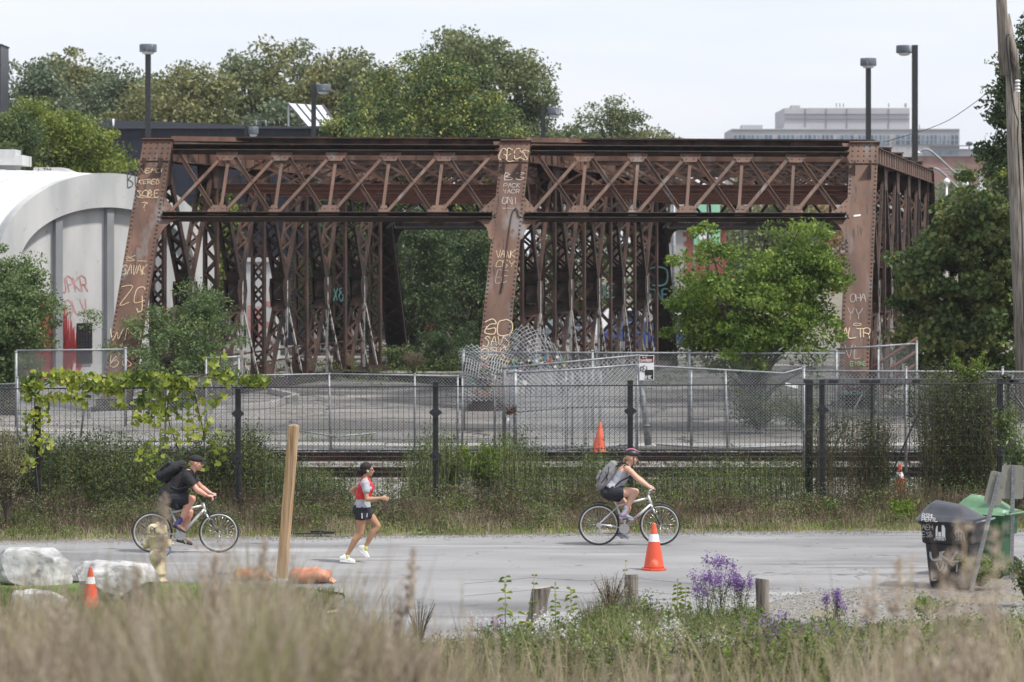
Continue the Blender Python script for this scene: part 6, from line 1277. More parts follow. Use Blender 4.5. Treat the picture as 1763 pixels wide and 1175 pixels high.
# ------------------------------------------------------------------ bicycles
def make_bike(root, wb, wr, bb, seat_top, st_top, head_top, head_bot, bar_c, grip_c, m, style=0, crank_a=80.0, fat=.026):
    """local X forward, origin at the rear wheel's contact point"""
    ax0 = Vector((0, 0, wr)); ax1 = Vector((wb, 0, wr)); V3 = lambda p, y=0.0: Vector((p[0], y, p[1]))
    for i, c in enumerate((ax0, ax1)):
        mb = MB(); n = 44
        R_ = wr - .045; mb.lathe([(R_, -.012), (R_ + .012, -.014), (R_ + .016, 0), (R_ + .012, .014), (R_, .012), (R_ - .006, 0), (R_, -.012)], n, c, 'Y', cap=False)
        mb.lathe([(.024, -.045), (.024, .045)], 10, c, 'Y'); w_ = mb.build('wheel', M['alloy'], root)
        mb = MB(); Rt = wr - fat * .62; prof = [(Rt + fat * .62 * math.cos(a_), fat * .72 * math.sin(a_)) for a_ in [2 * math.pi * k / 12 for k in range(13)]]; mb.lathe(prof, 56, c, 'Y', cap=False); mb.build('tyre', M['rubber'], w_)
        mb = MB()
        for k in range(28):
            a_ = 2 * math.pi * k / 28; s_ = 1 if k % 2 else -1; b_ = a_ + .35 * (1 if k % 4 < 2 else -1)
            mb.tube([c + Vector((.024 * math.cos(b_), s_ * .03, .024 * math.sin(b_))), c + Vector((R_ * math.cos(a_), 0, R_ * math.sin(a_)))], .0022, 4)
        mb.build('spokes', M['chrome'], w_)
    BB = V3(bb); ST = V3(st_top); HT = V3(head_top); HB = V3(head_bot); mb = MB(); hd = (HB - HT).normalized()
    mb.tube([ST, HT + hd * .03], .018, 10); mb.tube([BB, HB - hd * .03], .023, 10); mb.tube([BB, ST], .017, 10); mb.tube([HT - hd * .015, HB + hd * .015], .024, 10); mb.lathe([(.032, -.04), (.032, .04)], 12, BB, 'Y')
    for s_ in (-1, 1):
        mb.tube([BB + Vector((0, s_ * .03, 0)), Vector((.10, s_ * .05, wr)), ax0 + Vector((0, s_ * .06, 0))], .010, 8); mb.tube([ST + Vector((0, s_ * .02, -.02)), ax0 + Vector((.02, s_ * .06, .03)), ax0 + Vector((0, s_ * .06, 0))], .009, 8)
    mb.build('frame', M[m], root)
    mb = MB(); SP = V3(seat_top); mb.tube([ST - (SP - ST) * .2, SP], .013, 8); mb.build('seat_post', M['chrome'], root)
    mb = MB(); c = SP + Vector((0, 0, .025)); vs = []; prof = [(-.13, .02, 0), (-.125, .07, .012), (-.06, .078, .018), (.02, .045, .012), (.09, .022, .008), (.13, .012, 0)]
    for x_, w_, z_ in prof:
        for a_ in range(8): t = 2 * math.pi * a_ / 8; vs.append(c + Vector((x_, w_ * math.cos(t), z_ + .022 * math.sin(t))))
    mb.add(vs, [(i * 8 + k, i * 8 + (k + 1) % 8, (i + 1) * 8 + (k + 1) % 8, (i + 1) * 8 + k) for i in range(5) for k in range(8)] + [tuple(range(8))[::-1], tuple(range(40, 48))], True); mb.build('saddle', M['rubber'], root)
    # fork with suspension legs
    mb = MB(); crown = HB + hd * .03
    for s_ in (-1, 1): mb.tube([crown + Vector((0, s_ * .055, 0)), crown.lerp(ax1, .45) + Vector((0, s_ * .06, 0))], .014, 8)
    mb.bar(crown + Vector((0, -.07, 0)), crown + Vector((0, .07, 0)), .045, .035); fk = mb.build('fork', M['chrome'], root)
    mb = MB()
    for s_ in (-1, 1): mb.tube([crown.lerp(ax1, .36) + Vector((0, s_ * .06, 0)), crown.lerp(ax1, .9) + Vector((.0, s_ * .06, 0)), ax1 + Vector((0, s_ * .06, 0))], [.020, .018, .015], 8)
    mb.build('fork_leg', M['dark_steel'], fk)
    BC = V3(bar_c); GC = V3(grip_c); mb = MB(); mb.tube([HT - hd * .01, BC], .016, 8); mb.build('stem', M[m if style else 'dark_steel'], root)
    mb = MB(); mb.tube([GC + Vector((0, -.29, 0)), GC + Vector((.02, -.17, 0)), BC + Vector((0, -.05, 0)), BC + Vector((0, .05, 0)), GC + Vector((.02, .17, 0)), GC + Vector((0, .29, 0))], .013, 8); hb = mb.build('handlebar', M['alloy'], root)
    for s_ in (-1, 1): mb = MB(); mb.tube([GC + Vector((-.0, s_ * .18, 0)), GC + Vector((-.0, s_ * .30, 0))], .018, 8); mb.build('grip', M['rubber'], hb); mb = MB(); mb.tube([GC + Vector((.03, s_ * .17, -.01)), GC + Vector((.07, s_ * .20, -.035)), GC + Vector((.075, s_ * .26, -.055))], .006, 5); mb.build('brake_lever', M['dark_steel'], hb)
    # crank, chain, cassette, derailleur, brakes
    mb = MB(); mb.lathe([(.085, -.058), (.085, -.052)], 26, BB, 'Y'); 
    a_ = R(crank_a); cv = Vector((math.cos(a_), 0, math.sin(a_))) * .17
    mb.bar(BB + Vector((0, -.075, 0)), BB + cv + Vector((0, -.085, 0)), .012, .026, (0, 1, 0)); mb.bar(BB + Vector((0, .075, 0)), BB - cv + Vector((0, .085, 0)), .012, .026, (0, 1, 0)); cr = mb.build('crank', M['chrome'], root)
    mb = MB()
    for s_, e in ((-1, cv), (1, -cv)): mb2 = MB(); mb2.box(BB + e + Vector((0, s_ * .13, 0)), (.085, .08, .022)); mb2.build('pedal', M['dark_steel'], cr)
    mb.tube([BB + Vector((0, -.055, .085)), ax0 + Vector((0, -.05, .045)), ax0 + Vector((-.045, -.05, 0)), ax0 + Vector((.02, -.05, -.05)), ax0 + Vector((.05, -.05, -.14)), BB + Vector((0, -.055, -.085))], .005, 4, cap=False); mb.build('chain', M['dark_steel'], root)
    mb = MB(); mb.lathe([(.045, -.055), (.02, -.035)], 18, ax0, 'Y'); mb.bar(ax0 + Vector((0, -.06, -.02)), ax0 + Vector((.04, -.06, -.13)), .012, .03, (0, 1, 0)); mb.lathe([(.022, -.065), (.022, -.05)], 10, ax0 + Vector((.04, 0, -.14)), 'Y'); mb.build('derailleur', M['chrome'], root)
    mb = MB(); 
    for s_ in (-1, 1): mb.bar(ax1 + (crown - ax1).normalized() * (wr - .02) + Vector((.03, s_ * .05, -.03)), crown + Vector((.03, s_ * .05, .03)), .012, .02)
    mb.tube([GC + Vector((.05, -.2, 0)), HT + Vector((.09, -.02, .02)), crown + Vector((.05, 0, .03))], .004, 4); mb.tube([GC + Vector((.05, .2, 0)), HT + Vector((.07, .02, -.03)), ST + Vector((.02, 0, .02))], .004, 4); mb.build('brake_cable', M['dark_steel'], root)
    return root

# ------------------------------------------------------------------ people
M['skin'] = mat('light_skin', [C(.52, .29, .21), C(.60, .36, .27)], .55, 5); M['skin_red'] = mat('ruddy_skin', [C(.52, .24, .17), C(.60, .32, .24)], .55, 5); M['skin_tan'] = mat('tanned_skin', [C(.36, .19, .115), C(.44, .245, .155)], .5, 5)
M['black_cloth'] = mat('black_fabric', [C(.009, .009, .012), C(.017, .017, .021)], .85, 8, bump=1.0, bscale=11); M['black_short'] = mat('black_shorts_fabric', [C(.008, .009, .016), C(.015, .016, .025)], .8, 8, bump=.3, bscale=16)
M['heather'] = mat('heather_grey_fabric', [C(.30, .31, .36), C(.40, .41, .46)], .85, 16, bump=1.0, bscale=10); M['red_mesh'] = mat('red_running_vest_fabric', [C(.46, .012, .018), C(.58, .025, .03)], .7, 10, bump=.3)
M['grey_pack'] = mat('grey_backpack_fabric', [C(.17, .165, .18), C(.25, .245, .26)], .8, 12, bump=.5, bscale=20); M['hair'] = mat('dark_brown_hair', [C(.007, .005, .005), C(.018, .012, .010)], .75, 20, stretch=(1, 1, .3), bump=.5); M['hair_blond'] = mat('light_brown_hair', [C(.30, .20, .09), C(.42, .30, .15)], .5, 20)
M['shoe_white'] = mat('white_shoe_knit', [C(.70, .71, .72), C(.80, .80, .80)], .6, 20); M['sock_y'] = mat('lime_sock', [C(.50, .58, .16)], .8); M['sock_b'] = mat('blue_sock', [C(.035, .035, .13), C(.06, .055, .20)], .8, 10); M['shoe_or'] = mat('orange_grey_shoe', [C(.30, .12, .08), C(.16, .12, .12)], .6, 14)
M['shoe_gb'] = mat('grey_blue_shoe', [C(.14, .17, .24), C(.26, .30, .38)], .6, 12); M['shoe_pink'] = mat('pink_shoe_trim', [C(.55, .08, .35)], .6); M['lips'] = mat('lip_skin', [C(.42, .14, .12)], .5); M['eye'] = mat('dark_eye', [C(.02, .014, .012)], .2)

def loft_(mb, pts, rad, n=14, ybias=(0, 1, 0)):
    """closed tapered shell through pts; rad (lateral, sagittal) per ring, first axis along ybias"""
    pts = [Vector(p) for p in pts]; m = len(pts); b = len(mb.v); yb = Vector(ybias)
    def add_ring(p, t, a_, c_):
        y = (yb - t * yb.dot(t)); y = y.normalized() if y.length > 1e-4 else t.orthogonal().normalized(); q = t.cross(y)
        for k in range(n): th = 2 * math.pi * k / n; mb.v.append(tuple(p + y * a_ * math.cos(th) + q * c_ * math.sin(th)))
    T = [unit(pts[min(i + 1, m - 1)] - pts[max(i - 1, 0)]) for i in range(m)]; rings = 0
    r0 = [(r, r) if not isinstance(r, tuple) else r for r in rad]
    for f_, g_ in ((.35, .92), (.75, .62)): pass
    def end(p, t, r_, sgn):
        seq = ((1.0, .30), (.87, .50), (.50, .87)) if sgn < 0 else ((.50, .87), (.87, .50), (1.0, .30))
        return [(p + t * sgn * h * min(r_) * .9, r_[0] * s_, r_[1] * s_) for h, s_ in seq]
    seq = [(q, T[0], a_, c_) for q, a_, c_ in end(pts[0], T[0], r0[0], -1)] + [(pts[i], T[i], *r0[i]) for i in range(m)] + [(q, T[-1], a_, c_) for q, a_, c_ in end(pts[-1], T[-1], r0[-1], 1)]
    for q, t, a_, c_ in seq: add_ring(q, t, a_, c_); rings += 1
    for i in range(rings - 1):
        for k in range(n): mb.f.append((b + i * n + k, b + i * n + (k + 1) % n, b + (i + 1) * n + (k + 1) % n, b + (i + 1) * n + k)); mb.smooth.append(True)
    mb.f.append(tuple(b + k for k in range(n))[::-1]); mb.smooth.append(True); mb.f.append(tuple(b + (rings - 1) * n + k for k in range(n))); mb.smooth.append(True)
    return mb
def hand(mb, wrist, dirv, palm_n, side, curl=70, size=1.0, grip=None):
    """palm and five bent fingers. dirv: along the hand; palm_n: out of the palm; side: towards the thumb"""
    d = unit(dirv); nrm = unit(palm_n); sd_ = unit(side); s_ = size; w = Vector(wrist)
    loft_(mb, [w - d * .01, w + d * .03 * s_, w + d * .085 * s_], [(.026 * s_, .020 * s_), (.036 * s_, .017 * s_), (.041 * s_, .014 * s_)], 10, sd_)
    for i, (o, L_) in enumerate(((.031, .070), (.010, .078), (-.011, .073), (-.031, .058))):
        p = w + d * .088 * s_ + sd_ * o * s_; pts = [p - d * .02 * s_]; a_ = 0; dd = d
        for j, f_ in enumerate((.42, .33, .25)):
            a_ += R(curl) * (.40 if j == 0 else .34); q = d * math.cos(a_) + nrm * math.sin(a_); pts.append(pts[-1] + q * L_ * s_ * f_ * (1.25 if j == 0 else 1))
        loft_(mb, pts, [.0092 * s_, .0090 * s_, .0084 * s_, .0072 * s_], 7, sd_)
    p = w + d * .03 * s_ + sd_ * .028 * s_; q1 = p + (sd_ * .6 + d * .65 + nrm * .35).normalized() * .038 * s_; q2 = q1 + (d * .8 + nrm * .6 * math.sin(R(curl)) + sd_ * .1).normalized() * .032 * s_
    loft_(mb, [p, q1, q2], [.0125 * s_, .0105 * s_, .0085 * s_], 7, nrm)
def head(mb, c, yaw=0.0, pitch=0.0, s=1.0, neck=None, female=False):
    """skull, jaw, nose, lips, brow, ear; faces +X. returns the local->figure map"""
    rot = Matrix.Rotation(pitch, 3, 'Y'); c = Vector(c); X = lambda x, y, z: c + rot @ Vector((x * s, y * s, z * s))
    mb.ell(X(-.012, 0, .035), (.094 * s, .076 * s, .085 * s), 18, 12, rot)                # cranium
    mb.ell(X(.018, 0, -.018), (.074 * s, .062 * s, .088 * s), 16, 12, rot)               # face
    mb.ell(X(.052, 0, -.082), (.026 * s, .030 * s, .024 * s), 12, 8, rot)                # chin
    mb.ell(X(.010, 0, -.062), (.060 * s, .054 * s, .038 * s), 14, 8, rot)                # jaw
    mb.ell(X(.078, 0, .022), (.016 * s, .046 * s, .012 * s), 12, 8, rot)                 # brow
    loft_(mb, [X(.084, 0, .014), X(.098, 0, -.008), X(.106, 0, -.022)], [.009 * s, .011 * s, .013 * s], 8)   # nose
    mb.ell(X(.086, 0, -.028), (.014 * s, .019 * s, .009 * s), 8, 6, rot)
    mb.ell(X(.082, 0, -.050), (.012 * s, .022 * s, .008 * s), 8, 6, rot); mb.ell(X(.080, 0, -.060), (.012 * s, .020 * s, .009 * s), 8, 6, rot)
    for y in (-1, 1):
        mb.ell(X(.058, y * .040, -.016), (.026 * s, .022 * s, .022 * s), 8, 6, rot)       # cheek
        mb.ell(X(-.008, y * .076, -.004), (.018 * s, .009 * s, .031 * s), 10, 8, rot @ Matrix.Rotation(.25, 3, 'Y'))
    if neck is not None: loft_(mb, [Vector(neck), Vector(neck).lerp(X(-.015, 0, -.05), .5), X(-.012, 0, -.03)], [(.060 * s, .062 * s), (.053 * s, .057 * s), (.052 * s, .058 * s)] if not female else [(.052 * s, .054 * s), (.045 * s, .050 * s), (.046 * s, .050 * s)], 14)
    return X, rot
def face_bits(root, X, rot, s=1.0):
    for y in (-1, 1):
        mb = MB(); mb.ell(X(.079, y * .030, .006), (.010 * s, .013 * s, .008 * s), 8, 6, rot); mb.build('eye', M['eye'], root)
    mb = MB(); mb.ell(X(.091, 0, -.0555), (.0045 * s, .017 * s, .007 * s), 8, 6, rot); mb.build('lips', M['lips'], root)
def shoe(name, heel, toe, root, m, sole='white', w=.045, up=None, hgt=.075, ankle=None):
    heel = Vector(heel); toe = Vector(toe); u = (toe - heel); L_ = u.length; u.normalize(); y = Vector((0, 1, 0)); n = u.cross(y); n = n if n.z > 0 else -n; mb = MB()
    P_ = lambda a_, b_: heel + u * a_ * L_ + n * b_
    loft_(mb, [P_(.08, .045), P_(.25, .048), P_(.5, .043), P_(.72, .034), P_(.92, .026)], [(w * .78, .042), (w * .85, .046), (w * .85, .040), (w * 1.02, .030), (w * .75, .020)], 12)
    if ankle is not None: loft_(mb, [P_(.2, .05), P_(.2, .05).lerp(Vector(ankle), .55)], [(.040, .046), (.036, .042)], 10)
    o = skin_obj(name, mb, .007, M[m], root, 3)
    mb = MB(); pl = []; prof = [(0.0, .55), (.03, .8), (.25, .88), (.5, .82), (.72, 1.06), (.9, .82), (.99, .35)]
    for a_, b_ in prof: pl.append(P_(a_, .0) + y * w * b_)
    for a_, b_ in reversed(prof): pl.append(P_(a_, .0) - y * w * b_)
    mb.prism(pl, n * .024); mb.build('sole', M[sole], o); return o
def leg(mb, hip, knee, ankle, r_hip=.088, r_knee=.054, r_ank=.036, calf=.058, bulge=1.0):
    hip, knee, ankle = Vector(hip), Vector(knee), Vector(ankle); u = (ankle - knee).normalized(); f = Vector((0, 1, 0)).cross(u); back = f if f.x < 0 else -f
    loft_(mb, [hip, hip.lerp(knee, .3), hip.lerp(knee, .62), hip.lerp(knee, .88), knee, knee.lerp(ankle, .12)], [r_hip, r_hip * .97 * bulge, r_hip * .80, r_knee * 1.08, r_knee, r_knee * .98], 14)
    loft_(mb, [knee, knee.lerp(ankle, .14), knee.lerp(ankle, .32) + back * .014, knee.lerp(ankle, .55) + back * .008, knee.lerp(ankle, .85), ankle], [r_knee * .98, r_knee * .98, calf, calf * .86, r_ank * 1.02, r_ank], 14)
def foot_core(mb, ankle, heel, toe):
    heel, toe, ankle = Vector(heel), Vector(toe), Vector(ankle); n = Vector((0, 0, 1)); loft_(mb, [ankle, heel.lerp(toe, .2) + Vector((0, 0, .05))], [.033, .030], 10); loft_(mb, [heel.lerp(toe, .12) + Vector((0, 0, .045)), heel.lerp(toe, .55) + Vector((0, 0, .040)), heel.lerp(toe, .88) + Vector((0, 0, .026))], [.028, (.034, .024), (.030, .014)], 10)
def arm(mb, sh, el, wr_, r0=.050, r1=.040, r2=.026):
    sh, el, wr_ = Vector(sh), Vector(el), Vector(wr_)
    loft_(mb, [sh, sh.lerp(el, .3), sh.lerp(el, .7), el], [r0, r0 * .97, r1 * 1.02, r1 * .98], 12); loft_(mb, [el, el.lerp(wr_, .22), el.lerp(wr_, .6), el.lerp(wr_, .92), wr_], [r1 * .96, r1 * 1.04, r1 * .84, r2 * 1.02, (r2 * .95, r2)], 12)
def crop_top(o, fn):
    """drop the faces of a garment where fn(centre) is true, to open neck, cuffs and hems"""
    bm_ = bmesh.new(); bm_.from_mesh(o.data); d_ = [f_ for f_ in bm_.faces if fn(f_.calc_center_median())]; bmesh.ops.delete(bm_, geom=d_, context='FACES'); bm_.to_mesh(o.data); bm_.free()
    sd2 = o.modifiers.new('thickness', 'SOLIDIFY'); sd2.thickness = .006; sd2.offset = -1

VOX = .0075
# ---- the woman on the bicycle -------------------------------------------------
def cyclist_w():
    q = G(1031, 940); k = 103.1
    bikeR = thing('bicycle', 'silver mountain bicycle with fat black tyres ridden by the woman with the grey backpack', 'bicycle', q + Vector((0, 0, .008)), group='bicycles on the path')
    make_bike(bikeR, 1.02, .343, (.42, .285), (.24, .765), (.305, .66), (.825, .82), (.885, .66), (.845, .905), (.905, .945), 'alloy', 1, crank_a=84)
    mb = MB()
    for i, c in enumerate(((0, .343), (1.02, .343))): mb.tube([(c[0] + .375 * math.cos(a_), 0, c[1] + .375 * math.sin(a_)) for a_ in [R(t) for t in ((70, 82, 94, 106) if i == 0 else (64, 76, 88, 100))]], [.012, .014, .014, .012], 6)
    mb.build('mudguard', M['dark_steel'], bikeR)
    mb = MB(); d_ = Vector((.885 - .42, 0, .66 - .285)).normalized(); write(mb, 'COVERT', Vector((.52, -.025, .355)), d_, Vector((-d_.z, 0, d_.x)), (0, -1, 0), .030, .007, w=.030, curve=False, slant=.3); M['bike_text'] = mat('dark_red_print', [C(.20, .02, .05)], .5); mb.build('lettering', M['bike_text'], bikeR)
    rt = thing('person', 'woman cycling in a grey tank top, black shorts and dark helmet, wearing a grey backpack', 'person', q + Vector((0, 0, .008)))
    hipc = Vector((.215, 0, .895)); shc = Vector((.475, 0, 1.285)); B = MB()
    loft_(B, [hipc + Vector((-.02, 0, -.02)), hipc + Vector((.0, 0, .05)), Vector((.285, 0, 1.03)), Vector((.355, 0, 1.13)), Vector((.425, 0, 1.23)), Vector((.468, 0, 1.30))], [(.165, .118), (.172, .125), (.138, .105), (.145, .112), (.158, .112), (.105, .075)], 18)
    for s_ in (-1, 1): B.ell((.435, s_ * .065, 1.165), (.062, .062, .055), 10, 8)
    X, rot = head(B, (.548, 0, 1.452), 0, R(6), .98, neck=(.478, 0, 1.31), female=True)
    leg(B, (.225, -.085, .885), (.612, -.09, .905), (.452, -.10, .60), .098, .060, .038, .062); leg(B, (.225, .085, .88), (.49, .09, .62), (.355, .10, .235), .098, .060, .038, .062)
    for s_ in (-1, 1):
        sh = Vector((.478, s_ * .165, 1.285)); el = Vector((.655, s_ * .215, 1.115)); w_ = Vector((.835, s_ * .225, .985)); B.ell(sh, (.058, .052, .056), 12, 8); loft_(B, [(.46, s_ * .09, 1.29), sh], [.055, .050], 10); arm(B, sh, el, w_, .050, .041, .026)
        hand(B, w_, (.75, 0, -.28), (-.3, 0, -1), (.2, -s_ * 1, 0), 105, .94)
    nh, nt = (.335, -.105, .465), (.575, -.105, .430); fh, ft_ = (.265, .11, .155), (.500, .11, .085)
    foot_core(B, (.452, -.10, .60), nh, nt); foot_core(B, (.355, .10, .235), fh, ft_)
    skin_obj('body', B, VOX, M['skin'], rt, 3); face_bits(rt, X, rot)
    T = MB(); loft_(T, [Vector((.205, 0, .945)), Vector((.245, 0, .985)), Vector((.288, 0, 1.03)), Vector((.358, 0, 1.13)), Vector((.425, 0, 1.215)), Vector((.452, 0, 1.265))], [(.178, .130), (.166, .126), (.149, .116), (.154, .122), (.162, .120), (.115, .080)], 18)
    for s_ in (-1, 1): T.ell((.440, s_ * .066, 1.165), (.068, .068, .058), 10, 8)
    o = skin_obj('tank_top', T, VOX, M['heather'], rt, 3); crop_top(o, lambda c: c.z > 1.262 or (c.z < .925))
    T = MB()
    for s_ in (-1, 1): T.tube([(.365, s_ * .065, 1.245), (.435, s_ * .072, 1.345), (.500, s_ * .070, 1.31), (.530, s_ * .068, 1.235)], .014, 6)
    T.build('tank_strap', M['black_cloth'], rt)
    S = MB(); loft_(S, [hipc + Vector((-.03, 0, -.03)), hipc + Vector((.0, 0, .05)), Vector((.238, 0, .985))], [(.176, .130), (.182, .138), (.168, .122)], 18); loft_(S, [(.215, -.085, .885), (.36, -.088, .895)], [.116, .110], 14); loft_(S, [(.215, .085, .88), (.325, .088, .78)], [.116, .110], 14); S.ell((.125, 0, .875), (.105, .165, .10), 14, 10)
    o = skin_obj('shorts', S, VOX, M['black_short'], rt, 3); crop_top(o, lambda c: (c.x > .405 and c.z > .8) or (c.z < .775 and c.x > .25 and c.y > 0) or c.z > 1.005)
    for (a_, h_, t_) in (((.452, -.10, .60), nh, nt), ((.355, .10, .235), fh, ft_)):
        sk = MB(); A_ = Vector(a_); loft_(sk, [A_ + Vector((.0, 0, .045)), A_, Vector(h_).lerp(Vector(t_), .25) + Vector((0, 0, .055))], [.043, .042, .042], 10); skin_obj('sock', sk, VOX, M['heather'], rt, 2)
        sh_ = shoe('shoe', h_, t_, rt, 'shoe_gb', 'heather', ankle=a_); mb = MB(); u_ = (Vector(t_) - Vector(h_)).normalized(); mb.bar(Vector(h_) + u_ * .05 + Vector((0, -.044, .045)), Vector(h_) + u_ * .13 + Vector((0, -.044, .075)), .004, .02, (0, 1, 0)); mb.build('trim', M['shoe_pink'], sh_)
    # helmet over a ponytail
    Hm = MB(); Hm.ell(X(-.008, 0, .078), (.132, .094, .078), 20, 12, rot); o = skin_obj('helmet', Hm, .008, M['black_plastic'], rt, 2); M['helmet_pink'] = mat('pink_helmet_panel', [C(.45, .14, .22)], .35)
    crop_top(o, lambda c: (rot.transposed() @ (c - X(0, 0, 0))).z < .048)
    mb = MB()
    for y in (-.05, -.02, .02, .05):
        pts = [X(.115 * math.cos(a_) - .008, y * (1 - .1 * abs(math.cos(a_))), .082 + .080 * math.sin(a_) * (1 - (y * 6) ** 2 * .35)) for a_ in [R(t) for t in range(25, 156, 13)]]; mb.tube(pts, .0095, 6)
    mb.build('helmet_ribs', M['helmet_pink'], o)
    mb = MB(); mb.prism([X(.105, -.07, .058), X(.155, -.035, .052), X(.160, .035, .052), X(.105, .07, .058)], X(0, 0, .006) - X(0, 0, 0)); mb.build('visor', M['black_plastic'], o)
    mb = MB()
    for y in (-1, 1): mb.tube([X(.03, y * .082, .055), X(.035, y * .074, -.02), X(.045, y * .050, -.085), X(.05, 0, -.112)], .006, 5)
    mb.build('chin_strap', M['black_cloth'], o)
    Hr = MB(); Hr.ell(X(-.062, 0, .0), (.036, .062, .050), 12, 8, rot); loft_(Hr, [X(-.085, 0, .01), X(-.125, 0, -.03), X(-.13, 0, -.09)], [.022, .026, .012], 10); skin_obj('hair', Hr, VOX, M['hair_blond'], rt, 2)
    # backpack
    bp = thing('backpack', 'grey backpack with black straps worn by the cycling woman', 'backpack', q + Vector((0, 0, 1.0)), group='backpacks')
    K = MB(); ux = Vector((.50, 0, .865)).normalized(); nx = Vector((-.865, 0, .50)).normalized(); c0 = Vector((.135, 0, .175)); 
    for a_, b_ in ((-.17, .13), (-.05, .155), (.08, .155), (.19, .12)): pass
    loft_(K, [c0 + ux * -.20, c0 + ux * -.08, c0 + ux * .08, c0 + ux * .21], [(.135, .085), (.150, .115), (.150, .110), (.125, .075)], 18); ob = skin_obj('bag', K, .008, M['grey_pack'], bp, 2)
    mb = MB(); mb.bar(c0 + ux * -.14 + nx * .118, c0 + ux * .02 + nx * .135, .20, .035, (0, 1, 0)); mb.build('pocket', M['grey_pack'], ob, bevel=.012)
    mb = MB()
    for y in (-.155, .155):
        s2 = 1 if y > 0 else -1; mb.tube([c0 + ux * .15 + Vector((0, y * .8, 0)) + nx * .05, c0 + ux * .02 + Vector((0, y, 0)) + nx * .0, c0 + ux * -.15 + Vector((0, y * .88, 0)) + nx * .03], .008, 5)
        mb.tube([c0 + ux * .05 + Vector((0, y, 0)) + nx * .06, c0 + ux * -.06 + Vector((0, y * 1.0, 0)) - nx * .04], .007, 5)
    mb.build('side_strap', M['black_cloth'], ob)
    mb = MB()
    for s_ in (-1, 1):
        o1 = Vector((0, 0, -1.0)); mb.tube(crom([tuple(Vector(v) + o1) for v in ((.28, s_ * .10, 1.33), (.395, s_ * .105, 1.385), (.475, s_ * .112, 1.36), (.545, s_ * .115, 1.27), (.50, s_ * .150, 1.16), (.37, s_ * .165, 1.10), (.26, s_ * .150, 1.00))], 4), .0135, 6)
    mb.build('shoulder_strap', M['black_cloth'], bp)
    mb = MB(); mb.tube([c0 + ux * .20 - nx * .03 + Vector((0, -.03, 0)), c0 + ux * .26 + Vector((0, 0, 0)) - nx * .02, c0 + ux * .20 - nx * .03 + Vector((0, .03, 0))], .007, 5); mb.build('handle', M['black_cloth'], ob)
cyclist_w()

